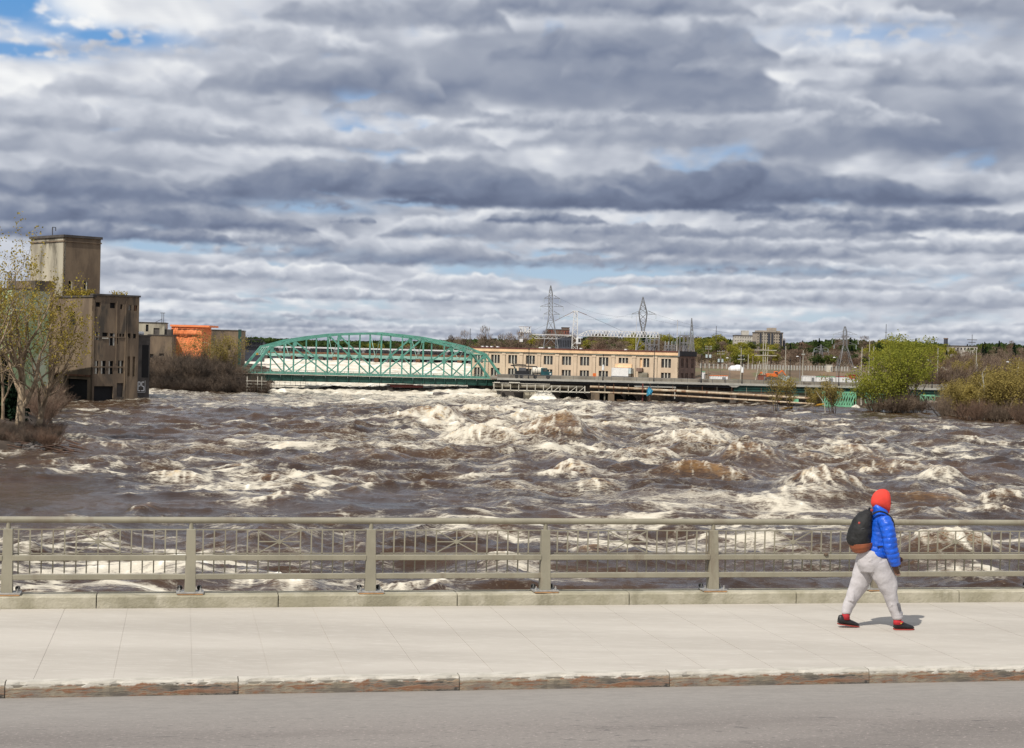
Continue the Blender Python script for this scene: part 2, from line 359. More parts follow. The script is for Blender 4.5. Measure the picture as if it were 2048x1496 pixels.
def mesh_np(name, v, f, m_, parent=None, smooth=False):
    me = bpy.data.meshes.new(name); v = np.asarray(v, np.float32); f = np.asarray(f, np.int32); k = f.shape[1]
    me.vertices.add(len(v)); me.vertices.foreach_set('co', v.ravel())
    me.loops.add(f.size); me.loops.foreach_set('vertex_index', f.ravel())
    me.polygons.add(len(f)); me.polygons.foreach_set('loop_start', np.arange(0, f.size, k, dtype=np.int32))
    me.update(calc_edges=True); me.validate()
    if smooth: me.polygons.foreach_set('use_smooth', np.ones(len(f), bool))
    me.materials.append(M[m_] if isinstance(m_, str) else m_)
    o = bpy.data.objects.new(name, me); col.objects.link(o)
    if parent: o.parent = parent
    return o
def holed(mb, wd, z0, z1, holes, depth, y=0.0, x0=0.0):
    """wall front in the local xz plane (normal -y) with real openings; reveals go back by depth"""
    xs = sorted({x0, wd} | {h[0] for h in holes} | {h[1] for h in holes}); zs = sorted({z0, z1} | {h[2] for h in holes} | {h[3] for h in holes})
    for i in range(len(xs) - 1):
        for j in range(len(zs) - 1):
            cx, cz = (xs[i] + xs[i + 1]) / 2, (zs[j] + zs[j + 1]) / 2
            if any(h[0] < cx < h[1] and h[2] < cz < h[3] for h in holes): continue
            mb.add([(xs[i], y, zs[j]), (xs[i + 1], y, zs[j]), (xs[i + 1], y, zs[j + 1]), (xs[i], y, zs[j + 1])], [(0, 1, 2, 3)])
    for (a, b, c, d) in holes:
        q = [(a, c), (b, c), (b, d), (a, d)]
        for k in range(4):
            (xa, za), (xb, zb) = q[k], q[(k + 1) % 4]
            mb.add([(xa, y, za), (xb, y, zb), (xb, y + depth, zb), (xa, y + depth, za)], [(0, 3, 2, 1)])
    return mb
# ================================================================== setting: water
WZ = -9.0
def water_material():
    m_ = bpy.data.materials.new('river_water'); m_.use_nodes = True; t = NT(m_.node_tree); t.t.nodes.clear()
    pos = t.n('ShaderNodeNewGeometry').outputs['Position']
    fo = t.n('ShaderNodeAttribute', attribute_name='foam').outputs['Fac']
    am = t.n('ShaderNodeAttribute', attribute_name='painted_translucence').outputs['Fac']
    # lacy filaments: ridged, distorted noise, drawn out along the flow
    wv = t.vscale(pos, .50, 1.0, 1.0)
    a = t.noise(wv, .55, 5, .62, 1.6); ra = t.m('SUBTRACT', 1.0, t.m('ABSOLUTE', t.m('MULTIPLY', t.m('SUBTRACT', a, .5), 9.0)))
    b = t.noise(wv, 1.7, 4, .6, 1.3); rb = t.m('SUBTRACT', 1.0, t.m('ABSOLUTE', t.m('MULTIPLY', t.m('SUBTRACT', b, .5), 8.0)))
    c = t.noise(wv, 6.0, 4, .7, .6)
    lace = t.m('MULTIPLY_ADD', t.m('MAXIMUM', ra, 0.0), .22, t.m('MULTIPLY', t.m('MAXIMUM', rb, 0.0), .16))
    lace = t.m('MULTIPLY_ADD', t.m('SUBTRACT', c, .5), .5, lace)
    fac = t.ss(t.m('ADD', t.m('MULTIPLY', fo, 1.0), t.m('MULTIPLY', lace, .85)), .34, .80)
    fil = t.m('MULTIPLY', t.m('MULTIPLY', t.ss(rb, .45, .95), t.ss(c, .38, .55)), t.m('MULTIPLY', t.ss(fo, .12, .40), .6)); fil2 = t.m('MULTIPLY', t.ss(ra, .55, .97), t.m('MULTIPLY', t.ss(fo, .14, .36), .5))
    fac = t.m('MAXIMUM', fac, t.m('MAXIMUM', fil, fil2))
    dense = t.ss(t.m('ADD', fo, t.m('MULTIPLY', t.m('SUBTRACT', c, .5), .5)), .62, 1.0)
    deep = t.mix(t.ss(t.noise(pos, .08, 4, .6), .35, .65), (.033, .018, .0102), (.060, .032, .0158))
    amber = t.mix(t.ss(t.noise(pos, .5, 5, .7), .35, .65), (.135, .066, .024), (.24, .135, .052))  # amber of light shining through thin crests, put into the base colour
    wc = t.mix(t.ss(t.m('ADD', am, t.m('MULTIPLY', t.m('SUBTRACT', b, .5), 1.6)), .30, 1.25), deep, amber)
    fcol = t.mix(t.m('MULTIPLY', dense, t.ss(t.m('MULTIPLY_ADD', b, .5, t.m('MULTIPLY', c, .5)), .38, .56)), (.60, .545, .44), (.90, .865, .77))
    fcol = t.mix(t.m('MULTIPLY', t.ss(t.noise(pos, .9, 4, .7), .52, .7), t.ss(am, .2, .9, 0, .75)), fcol, (.50, .33, .13))
    bp = t.n('ShaderNodeBump'); bp.inputs['Strength'].default_value = .7; bp.inputs['Distance'].default_value = .16
    hh = t.m('MULTIPLY_ADD', a, .9, t.m('MULTIPLY_ADD', b, .5, t.m('MULTIPLY', c, .16)))
    t.put(bp.inputs['Height'], hh)
    wt = t.n('ShaderNodeBsdfPrincipled'); t.put(wt.inputs['Base Color'], wc); wt.inputs['Roughness'].default_value = .16; wt.inputs['IOR'].default_value = 1.33
    wt.inputs['Specular IOR Level'].default_value = .5
    t.t.links.new(bp.outputs[0], wt.inputs['Normal'])
    fd = t.n('ShaderNodeBsdfDiffuse'); t.put(fd.inputs[0], fcol); t.t.links.new(bp.outputs[0], fd.inputs['Normal'])
    mx = t.n('ShaderNodeMixShader'); t.put(mx.inputs[0], fac); t.t.links.new(wt.outputs[0], mx.inputs[1]); t.t.links.new(fd.outputs[0], mx.inputs[2])
    o = t.n('ShaderNodeOutputMaterial'); t.t.links.new(mx.outputs[0], o.inputs[0]); M['river_water'] = m_
water_material()

# standing waves: pixel of the crest, width px, height px, foam on crest, painted amber of light through the crest
WAVES = [(1125, 850, 210, 44, .30, 1.0), (862, 826, 190, 24, .30, 1.0), (968, 866, 190, 22, .75, .6), (1400, 868, 230, 32, .60, .8), (1515, 900, 150, 34, .35, .9),
         (1430, 935, 260, 30, .18, 1.0), (1668, 958, 190, 42, .50, .8), (1610, 985, 200, 20, .60, .5), (1150, 932, 110, 20, .45, .9), (1125, 948, 130, 14, .5, .7),
         (1200, 965, 110, 12, .4, .7), (1905, 945, 110, 26, .5, .6), (1720, 895, 110, 16, .2, 1.0), (1630, 910, 100, 16, .35, .7), (1800, 925, 240, 20, .35, .7), (1760, 935, 150, 16, .4, .6),
         (1950, 875, 120, 10, .4, .6), (1540, 838, 180, 12, .4, .6), (1660, 843, 160, 10, .3, .7), (1290, 900, 210, 16, .3, .8), (1050, 832, 160, 14, .4, .8),
         (1230, 845, 150, 14, .4, .8), (1000, 815, 220, 12, .5, .7), (1340, 835, 180, 14, .45, .7), (470, 975, 210, 10, .75, .3), (500, 1000, 150, 12, .6, .5), (272, 1012, 60, 12, .5, .6),
         (360, 945, 150, 12, .5, .6), (470, 925, 120, 12, .45, .7), (150, 875, 140, 8, .5, .4), (200, 888, 150, 8, .5, .4), (545, 945, 80, 12, .4, .8), (640, 985, 60, 10, .5, .5), (590, 995, 110, 14, .35, .6),
         (1935, 1085, 230, 42, .75, .9), (2030, 985, 150, 22, .4, .7), (1990, 1010, 150, 16, .5, .5), (1180, 1095, 90, 12, .3, .8), (1010, 1120, 120, 18, .7, .7),
         (250, 1130, 360, 12, .95, .3), (560, 1160, 180, 12, .9, .3), (850, 1165, 140, 10, .9, .2), (1950, 1140, 180, 14, .5, .4), (700, 1088, 80, 10, .3, .6), (1860, 985, 160, 18, .25, .9),
         (760, 905, 190, 10, .3, .6), (1850, 1015, 120, 14, .5, .4), (1250, 1010, 300, 8, .6, .1), (1560, 1000, 160, 12, .5, .3)]
# drifting foam fields: px, py, half width, half height, amount
FIELDS = [(800, 792, 420, 16, .42), (640, 805, 320, 12, .16), (1150, 812, 300, 16, .20), (1050, 855, 300, 30, .12), (700, 880, 260, 20, .14), (820, 900, 260, 22, .12), (520, 870, 260, 18, .05),
          (330, 900, 260, 16, .14), (420, 960, 240, 26, .17), (1050, 980, 280, 18, .22), (1250, 1000, 320, 16, .20), (1400, 1010, 260, 16, .16), (1500, 880, 420, 50, .10), (1850, 900, 260, 40, .05),
          (1650, 830, 500, 14, .10), (1550, 1010, 260, 22, .10), (1280, 1090, 200, 14, .16), (1600, 1130, 160, 30, .16), (760, 1075, 340, 14, .10), (300, 1035, 340, 10, .15), (100, 1090, 200, 20, .10),
          (120, 1000, 260, 40, -.28), (40, 960, 200, 40, -.20), (300, 990, 160, 16, -.14), (760, 985, 160, 24, -.14), (700, 1020, 280, 14, -.10), (1000, 1130, 260, 14, -.10), (600, 1150, 200, 10, -.1), (250, 860, 220, 16, -.06),
          (1950, 830, 240, 14, -.18), (1700, 822, 340, 6, -.14), (1300, 806, 250, 5, -.1), (500, 920, 150, 14, -.06), (1750, 1000, 200, 30, -.10), (350, 1100, 300, 12, .04), (1900, 1050, 200, 20, .08)]
def river_height(X, Y):
    wx = X + 2.2 * pn(X / 13, Y / 13, 3) + .9 * pn(X / 4.5, Y / 4.5, 4); wy = Y + 2.6 * pn(X / 14, Y / 14, 5) + .9 * pn(X / 5, Y / 5, 6)
    def ridge(s, seed, asp=1.5, sharp=1.6):
        n = pn(wx / (s * asp), wy / s, seed); return np.clip(1 - np.abs(n) * 2.2, 0, 1) ** sharp
    r1, r2, r3, r4 = ridge(9, 11), ridge(4.2, 12), ridge(2.0, 13), ridge(1.0, 14, 1.2, 1.3)
    # pixel coordinates of each water point, to size turbulence where the river has it
    d = 12.4 * FPX / Y; u = X / Y * FPX; px = 1024 + u - .0236 * d * 0 + .0236 * (-d); py = 705 + d + .0236 * u
    turb = .62 + .35 * fbm(X / 45, Y / 45, 3, 21)
    turb += .55 * np.exp(-((px - 1350) / 520) ** 2 - ((py - 900) / 70) ** 2) + .45 * np.exp(-((px - 900) / 330) ** 2 - ((py - 830) / 45) ** 2)
    turb -= .42 * np.exp(-((px - 90) / 300) ** 2 - ((py - 990) / 45) ** 2) + .30 * np.exp(-((px - 750) / 260) ** 2 - ((py - 1010) / 30) ** 2)
    turb -= .35 * np.exp(-((px - 1950) / 330) ** 2 - ((py - 826) / 16) ** 2)
    turb = np.clip(turb, .15, 1.7)
    h = turb * (1.05 * ridge(13, 10, 1.3, 1.3) + .60 * r1 + .42 * r2 + .20 * r3 + .06 * r4 - 1.0) + .5 * fbm(X / 26, Y / 20, 3, 31)
    vx = X + 5 * fbm(X / 16, Y / 12, 3, 61); vy = Y + 5 * fbm(X / 16, Y / 12, 3, 62)
    def line(sx_, sy_, seed, p): return np.clip(1 - np.abs(pn(vx / sx_, vy / sy_, seed)) * 3.2, 0, 1) ** p
    l1, l2, l3 = line(16, 7.5, 71, 2.0), line(7, 3.6, 72, 2.0), line(3.2, 1.9, 73, 1.8)
    pat = np.clip(.42 + 2.3 * fbm(X / 36, Y / 22, 3, 41), 0, 1.5)
    foam = .07 + pat * (.25 * l1 + .24 * l2 + .17 * l3) + .10 * (turb - .7) + .16 * fbm(wx / 5, wy / 4, 3, 43)
    foam = foam + .26 * turb * np.clip(r1 * 1.0 + r2 * .7 - .95, 0, 1)
    transl = .14 + .36 * r1 * turb * .6 + .16 * r2 * turb
    for (cx, cy, fw, fh, am) in FIELDS: foam = foam + am * .58 * np.exp(-((px - cx) / fw) ** 2 - ((py - cy) / fh) ** 2)
    for k, (cx, cy, wd, ht, fm, trl) in enumerate(WAVES):
        g = G(cx, cy + ht, WZ); Z = g.y; H = (1.5 if ht > 19 else 1.2) * ht * Z / FPX; sx = wd * Z / FPX * .42; sy = max(1.6, H * 1.9)
        msk = (np.abs(X - g.x) < 3 * sx) & (np.abs(Y - g.y - sy * .6) < 5 * sy + 6)
        if not msk.any(): continue
        xx, yy = X[msk], Y[msk]
        ang = (.35 if k % 2 else -.2)
        bend = (xx - g.x) ** 2 / (sx * 6) + (xx - g.x) * ang + 1.2 * pn(xx / 5, yy / 9, 60 + k)
        dy = (yy - g.y - sy * .9) - bend * .5
        prof = np.where(dy < 0, np.exp(-(dy / (sy * .75)) ** 2), np.exp(-(dy / (sy * 1.5)) ** 2))
        lat = np.exp(-(np.abs(xx - g.x) / sx) ** 2.4)
        w_ = np.where(dy < 0, np.exp(-(np.abs(dy) / (sy * .8)) ** 1.05), np.exp(-(np.abs(dy) / (sy * 1.5)) ** 1.4)) * lat
        rg = .5 * np.clip(1 - np.abs(pn(xx / 1.6, yy / 6, 80 + k)) * 2, 0, 1) + .5 * np.clip(1 - np.abs(pn(xx / .8 + dy * .2, yy / 3, 90 + k)) * 2, 0, 1)
        h[msk] = h[msk] * (1 - .35 * w_) + H * w_ * (.88 + .16 * rg)
        foam[msk] += (.04 + fm * .48) * np.clip(w_ * 1.25, 0, 1) * (.35 + .85 * rg ** 2) + .42 * rg ** 3 * np.clip(w_ * 1.6, 0, 1) + .22 * fm * np.exp(-((dy - sy * .1) / (sy * .4)) ** 2) * lat
        foam[msk] -= (1 - fm) * .22 * w_
        transl[msk] += trl * w_ * .75
    return h, np.clip(foam, 0, 1.4), np.clip(transl, 0, 1.3)
NR, NC = 860, 760
Zr = 52 * (560 / 52) ** (np.linspace(0, 1, NR)); _e = .40 + 1.3 * (np.arange(1, 51) / 50) ** 1.6; uu = np.concatenate([-_e[::-1], np.linspace(-.40, .40, NC - 100), _e])
UU, ZZ = np.meshgrid(uu, Zr); XX = UU * ZZ
H_, F_, A_ = river_height(XX.ravel(), ZZ.ravel())
vv = np.stack([XX.ravel(), ZZ.ravel(), WZ + H_], 1)
idx = np.arange(NR * NC).reshape(NR, NC)
ff = np.stack([idx[:-1, :-1], idx[:-1, 1:], idx[1:, 1:], idx[1:, :-1]], -1).reshape(-1, 4)
river = mesh_np('river', vv, ff, 'river_water', smooth=True); tag(river, kind='structure')
def fattr(o, nm, val):
    a = o.data.attributes.new(nm, 'FLOAT', 'POINT'); a.data.foreach_set('value', np.asarray(val, np.float32))
fattr(river, 'foam', F_); fattr(river, 'painted_translucence', A_)

# the falls and white water between the ring dam and the truss bridge
n1_, n2_ = 300, 420
ss_f = lambda v: np.clip((v - 470) / 120, 0, 1)
Yf = np.linspace(452, 672, n1_); Xf = np.linspace(-150, 30, n2_)
XF, YF = np.meshgrid(Xf, Yf); xf_, yf_ = XF.ravel(), YF.ravel()
tt = np.clip((yf_ - 470) / 190, 0, 1)
rr_ = np.clip(1 - np.abs(pn(xf_ / 7, yf_ / 6, 101)) * 2, 0, 1) + .6 * np.clip(1 - np.abs(pn(xf_ / 3, yf_ / 3, 102)) * 2, 0, 1)
hf = -9.0 + 7.0 * tt ** .8 + rr_ * (.6 - .25 * tt) + .8 * fbm(xf_ / 20, yf_ / 18, 3, 103) - np.where(yf_ < 456, (456 - yf_) * .35, 0)
idf = np.arange(n1_ * n2_).reshape(n1_, n2_); fff = np.stack([idf[:-1, :-1], idf[:-1, 1:], idf[1:, 1:], idf[1:, :-1]], -1).reshape(-1, 4)
rap = mesh_np('river_rapids', np.stack([xf_, yf_, hf], 1), fff, 'river_water', smooth=True); tag(rap, kind='structure')
fattr(rap, 'foam', np.clip(.50 + .45 * fbm(xf_ / 12, yf_ / 10, 4, 104) + .30 * (rr_ - .5) + .12 * ss_f(yf_), 0, 1.2)); fattr(rap, 'painted_translucence', .25 + .2 * rr_)
def flat_grid(name, x0, x1, y0, y1, zf, m_, nx=60, ny=60, kind='structure'):
    X, Y = np.meshgrid(np.linspace(x0, x1, nx), np.linspace(y0, y1, ny)); X, Y = X.ravel(), Y.ravel(); Z = zf(X, Y) * np.ones_like(X)
    i = np.arange(nx * ny).reshape(ny, nx); f = np.stack([i[:-1, :-1], i[:-1, 1:], i[1:, 1:], i[1:, :-1]], -1).reshape(-1, 4)
    o = mesh_np(name, np.stack([X, Y, Z], 1), f, m_, smooth=True); tag(o, kind=kind); return o
up = flat_grid('upstream_water', -520, 45, 666, 1620, lambda X, Y: -1.7 + .25 * fbm(X / 9, Y / 6, 3, 7), 'river_water', 160, 200)
fattr(up, 'foam', np.full(160 * 200, .12)); fattr(up, 'painted_translucence', np.full(160 * 200, .1))

# ------------------------------------------------------------------ land
flat_grid('ground', -9000, 9000, -2500, 16000, lambda X, Y: -11.5, 'hill_ground', 40, 40)
ss_ = lambda v, a, b: (lambda t: t * t * (3 - 2 * t))(np.clip((v - a) / (b - a), 0, 1))
# right bank behind the road bridge, rising to the wooded ridge
def land_r(X, Y):
    edge = 456 + 10 * ss_(-X, 0, 30)
    e = ss_(Y, edge, edge + 5)
    base = -11 + 7.0 * e
    e = e * ss_(X, 1 - 16 * ss_(Y, 497, 515), 5 - 16 * ss_(Y, 497, 515)); base = -11 + 7.0 * e + 3.8 * ss_(Y, 520, 560) * ss_(X, 30, 60) + 6.5 * ss_(Y, 575, 900) + 5 * ss_(Y, 850, 1500)
    return base + .5 * fbm(X / 18, Y / 18, 4, 51) * e
flat_grid('right_bank', -14, 1500, 452, 2200, land_r, 'bank_brown', 320, 320)
# low shelf at the water's edge on the right, with the flooded thicket
flat_grid('flooded_shelf', 95, 330, 385, 462, lambda X, Y: -10.4 + 4.6 * ss_(X + (Y - 400) * .5, 175, 230) + .6 * fbm(X / 6, Y / 6, 4, 52), 'soil', 90, 50)
# left bank: the mill island, the brushy shore and land to the far bridge
def land_l(X, Y):
    shore = -68.5 + 1.5 * np.sin(Y / 3) - 30 * ss_(Y, 480, 700)
    e = ss_(-X, -shore, -shore + 7) * ss_(Y, 441, 449)
    return -11 + (6.2 + 1.4 * ss_(Y, 470, 540)) * e + .7 * fbm(X / 9, Y / 9, 4, 53) * e
flat_grid('left_bank', -520, -60, 432, 800, land_l, 'soil', 200, 180)
def land_n(X, Y):                                # near left point with the big poplars
    tip = -.272 * Y - .9 * np.sin(Y / 7.0) - 16 * ss_(-Y, -190, -172)
    e = ss_(-X, -tip, -tip + 5)
    return -10.6 + (2.4 + 1.6 * ss_(-X, 60, 75)) * e + .55 * fbm(X / 3, Y / 3, 4, 54) * e
flat_grid('near_left_bank', -260, -40, 170, 440, land_n, 'soil', 240, 240)
flat_grid('far_shore', -2600, 1600, 1560, 5200, lambda X, Y: -2.5 + 7 * ss_(Y, 1560, 3600) + 3 * fbm(X / 300, Y / 300, 3, 55), 'hill_ground', 120, 60)

# ================================================================== our own bridge: road, kerb, sidewalk, plinth, railing
TA = .2; AA = math.atan(TA)
DV = Vector((math.cos(AA), math.sin(AA), 0)); NV = Vector((-math.sin(AA), math.cos(AA), 0))
FR = Matrix.Translation((0, 22.12, 0)) @ Matrix.Rotation(AA, 4, 'Z')   # origin on the back edge of the sidewalk, x along, y away
def fg(name, kind='structure'):
    o = bpy.data.objects.new(name, None); col.objects.link(o); o.matrix_world = FR; tag(o, kind=kind); return o
def asphalt():
    m_ = bpy.data.materials.new('asphalt'); m_.use_nodes = True; t = NT(m_.node_tree); t.t.nodes.clear()
    pos = t.n('ShaderNodeTexCoord').outputs['Object']
    a = t.noise(t.vscale(pos, .25, 1.2, 1), .8, 5, .6); b = t.noise(t.vscale(pos, .55, 1, 1), 38, 4, .75); c = t.noise(t.vscale(pos, .5, 1.6, 1), 9, 4, .7)
    cc = t.mix(t.ss(a, .35, .65), (.180, .158, .140), (.235, .208, .185))
    cc = t.mix(t.ss(b, .56, .70), cc, (.40, .335, .31)); cc = t.mix(t.ss(b, .42, .30), cc, (.10, .092, .085))
    cc = t.mix(t.m('MULTIPLY', t.ss(c, .60, .67), .7), cc, (.09, .082, .076))
    y_ = t.sep(pos)[1]
    cc = t.mix(t.m('MULTIPLY', t.ss(y_, -6.6, -5.2), .75), cc, t.mix(t.ss(c, .35, .65), (.255, .235, .21), (.30, .275, .245)))
    bs = t.n('ShaderNodeBsdfPrincipled'); t.put(bs.inputs['Base Color'], cc); bs.inputs['Roughness'].default_value = .85
    bp = t.n('ShaderNodeBump'); bp.inputs['Strength'].default_value = .5; bp.inputs['Distance'].default_value = .01; t.put(bp.inputs['Height'], b); t.t.links.new(bp.outputs[0], bs.inputs['Normal'])
    o = t.n('ShaderNodeOutputMaterial'); t.t.links.new(bs.outputs[0], o.inputs[0]); M['asphalt'] = m_
def slabmat():
    m_ = bpy.data.materials.new('sidewalk_concrete'); m_.use_nodes = True; t = NT(m_.node_tree); t.t.nodes.clear()
    pos = t.n('ShaderNodeNewGeometry').outputs['Position']; oi = t.n('ShaderNodeObjectInfo').outputs['Random']
    a = t.noise(t.vscale(pos, .3, 1.4, 1), .7, 7, .6, .3); b = t.noise(t.vscale(pos, .35, 3.0, 1), 9, 5, .7); c = t.noise(pos, 60, 3, .7)
    cc = t.mix(t.ss(a, .3, .7), (.40, .362, .31), (.50, .457, .395))
    cc = t.mix(t.m('MULTIPLY', t.ss(b, .52, .68), .6), cc, (.58, .545, .485)); cc = t.mix(t.m('MULTIPLY', t.ss(b, .42, .28), .5), cc, (.39, .35, .30))
    cc = t.mix(t.m('MULTIPLY', t.ss(c, .60, .70), .45), cc, (.36, .325, .275))
    cc = t.mix(t.m('MULTIPLY', oi, .10), cc, (.42, .385, .325))
    bs = t.n('ShaderNodeBsdfPrincipled'); t.put(bs.inputs['Base Color'], cc); bs.inputs['Roughness'].default_value = .9
    bp = t.n('ShaderNodeBump'); bp.inputs['Strength'].default_value = .35; bp.inputs['Distance'].default_value = .008; t.put(bp.inputs['Height'], t.m('ADD', b, c)); t.t.links.new(bp.outputs[0], bs.inputs['Normal'])
    o = t.n('ShaderNodeOutputMaterial'); t.t.links.new(bs.outputs[0], o.inputs[0]); M['sidewalk_concrete'] = m_
def kerbmat():
    m_ = bpy.data.materials.new('kerb_stone'); m_.use_nodes = True; t = NT(m_.node_tree); t.t.nodes.clear()
    tc_ = t.n('ShaderNodeTexCoord').outputs['Object']; z_ = t.sep(tc_)[2]
    a = t.noise(t.vscale(tc_, .55, 1, 2.2), 2.2, 6, .65, .5); b = t.noise(t.vscale(tc_, .5, 1, 3), 7, 6, .7, .3); q = t.noise(t.vscale(tc_, .18, 1, .3), 1.1, 3, .5)
    cc = t.mix(t.ss(a, .38, .60), (.20, .17, .14), (.33, .28, .20))
    cc = t.mix(t.m('MULTIPLY', t.ss(b, .46, .60), t.ss(q, .42, .56)), cc, (.24, .115, .06))
    cc = t.mix(t.m('MULTIPLY', t.ss(b, .54, .40), t.ss(q, .64, .50)), cc, (.045, .04, .036))
    lim = t.m('MULTIPLY_ADD', t.m('SUBTRACT', t.noise(t.vscale(tc_, 1, 1, 0), 3.5, 5, .7), .5), .12, z_)
    cc = t.mix(t.ss(lim, -.050, -.030), cc, t.mix(t.ss(b, .35, .65), (.40, .37, .31), (.54, .50, .43)))
    bs = t.n('ShaderNodeBsdfPrincipled'); t.put(bs.inputs['Base Color'], cc); bs.inputs['Roughness'].default_value = .9
    bp = t.n('ShaderNodeBump'); bp.inputs['Strength'].default_value = .8; bp.inputs['Distance'].default_value = .02; t.put(bp.inputs['Height'], b); t.t.links.new(bp.outputs[0], bs.inputs['Normal'])
    o = t.n('ShaderNodeOutputMaterial'); t.t.links.new(bs.outputs[0], o.inputs[0]); M['kerb_stone'] = m_
asphalt(); slabmat(); kerbmat()
BW = 4.52                                   # sidewalk width
mb = MB()
mb.add([(-90, -BW - 26, -.153), (90, -BW - 26, -.153), (90, -BW - .17, -.153), (-90, -BW - .17, -.153)], [(0, 1, 2, 3)])
road = mb.build('road', 'asphalt'); road.matrix_world = FR; tag(road, kind='structure')
mb = MB().box(-90, 90, -BW - 26, .36, -1.9, -.17)
dk = mb.build('bridge_deck', 'concrete_deck'); dk.matrix_world = FR; tag(dk, kind='structure')
mb = MB()
for k in (-70, -35, 0, 35, 70): mb.box(k - 1.5, k + 1.5, -BW - 25, -.6, -14, -1.9)
pr = mb.build('bridge_deck_piers', 'concrete_deck'); pr.matrix_world = FR; tag(pr, kind='structure')
swk = MB().box(-90, 90, -BW, 0, -.168, -.0035).build('sidewalk', 'sidewalk_concrete'); swk.matrix_world = FR; tag(swk, kind='structure')
rng = random.Random(4)
PH = 2.355                                   # spacing of posts, plinth blocks; three slabs to each
off = .0
sx0 = -1.03
slab_me = None
for k in range(-36, 42):
    xa = sx0 + k * PH / 3; g = .010 if k % 3 == 0 else .004
    o = MB().box(g / 2, PH / 3 - g / 2, -BW, -.006, -.012, rng.uniform(-.001, .001)).build('paving_slab', 'sidewalk_concrete', swk) if abs(k) < 18 else None
    if o: o.location.x = xa
    elif k % 3 == 0: MB().box(0, PH - .004, -BW, -.006, -.019, 0).build('paving_slab', 'sidewalk_concrete', swk).location.x = xa
kerb = MB().box(-90, 90, -BW - .15, -BW - .03, -.168, -.03).build('kerb', 'concrete_deck'); kerb.matrix_world = FR; tag(kerb, kind='structure')
for k in range(-16, 17):
    xa = -1.42 + k * 2.29; rk = random.Random(k + 99); n = 34
    rings = []
    for i in range(n + 1):
        xx = .006 + (2.29 - .012) * i / n; e = 0 if i in (0, n) else 1
        q = rk.uniform(-.006, .006) * e; ch = (rk.random() < .16) * rk.uniform(.006, .022) * e
        rings.append([(xx, -.165 + q, -.16), (xx, -.160 + q, -.06), (xx, -.150 + q + ch, -.020 - ch), (xx, -.125 + ch, -.002), (xx, -.002, .001), (xx, -.002, -.16)])
    o = MB().loft(rings).build('kerb_stone', 'kerb_stone', kerb); o.location = (xa, -BW, 0)
# plinth under the railing, cast in blocks
pl = thing('railing_plinth', 'low weathered concrete plinth in long blocks carrying the bridge railing', 'plinth'); pl.matrix_world = FR
POSTS_X = [-8.78, -6.48, -4.235, -1.905, .435, 2.79, 5.16, 7.52]
def s_of(px, t, z=0):                         # distance along the railing of column px on the line y = t
    d = ray(px, 1180); n = NV; o = FR @ Vector((0, t, 0)); k = (o - CAM).dot(n) / d.dot(n); p = CAM + d * k
    return (FR.inverted() @ Vector(p)).x
joints = [s_of(px, 0) for px in (-180, 193, 557, 915, 1259, 1593, 1919, 2240)]
allj = [joints[0] - PH * k for k in range(9, 0, -1)] + joints + [joints[-1] + PH * k for k in range(1, 9)]
for a, b in zip(allj[:-1], allj[1:]):
    n = 26; rk = random.Random(int(a * 100)); rings = []
    for i in range(n + 1):
        xx = a + .007 + (b - a - .014) * i / n; ch = (rk.random() < .18) * rk.uniform(.003, .014)
        q = rk.uniform(-.002, .002)
        rings.append([(xx, 0 + q, -.015), (xx, 0 + q, .03), (xx, .004 + q, .140), (xx, .022 + ch, .163 - ch * .4), (xx, .36, .163), (xx, .36, -.015)])
    MB().loft(rings).build('concrete_block', 'plinth', pl)
rail = thing('bridge_railing', 'taupe painted steel bridge railing with round handrail and starburst panels', 'railing'); rail.matrix_world = FR
posts = [s_of(px, .15) for px in (-350, 14, 380, 740, 1089, 1425, 1752, 2075, 2390)]
posts = [posts[0] - PH * k for k in range(9, 0, -1)] + posts + [posts[-1] + PH * k for k in range(1, 10)]
z0, PT = .163, 1.005
RY = .15
for p in posts:
    mb = MB(); w0, w1, d0 = .072, .058, .05
    mb.add([(p - w0, RY - .075, z0 + .03), (p + w0, RY - .075, z0 + .03), (p + w0, RY + .075, z0 + .03), (p - w0, RY + .075, z0 + .03),
            (p - w1, RY - .02, PT), (p + w1, RY - .02, PT), (p + w1, RY + .075, PT), (p - w1, RY + .075, PT)],
           [(0, 3, 2, 1), (4, 5, 6, 7), (0, 1, 5, 4), (1, 2, 6, 5), (2, 3, 7, 6), (3, 0, 4, 7)])
    po = mb.build('post', 'rail_paint', rail, bevel=.006)
    MB().tube((p, RY + .03, PT), (p, RY + .03, 1.09), .03, .026, 10).build('saddle', 'rail_paint', po)
    MB().box(p - .175, p + .175, RY - .12, RY + .12, z0 + .012, z0 + .034).build('base_plate', 'galv', po, bevel=.003)
    MB().box(p - .16, p + .165, RY - .135, RY + .12, z0 + .001, z0 + .012).build('shim', 'rust_shim', po)
    for sx in (-.135, .135):
        for sy in (-.085, .085):
            MB().tube((p + sx, RY + sy, z0 + .034), (p + sx, RY + sy, z0 + .06), .017, n=6).tube((p + sx, RY + sy, z0 + .06), (p + sx, RY + sy, z0 + .085), .009, n=6).build('bolt', 'galv', po)
    for sx in (-.13, .12): MB().ball((p + sx, RY + .13, z0 + .06), .035, .03, .035, 8, 5).build('cable_clamp', 'bolt_dark', po)
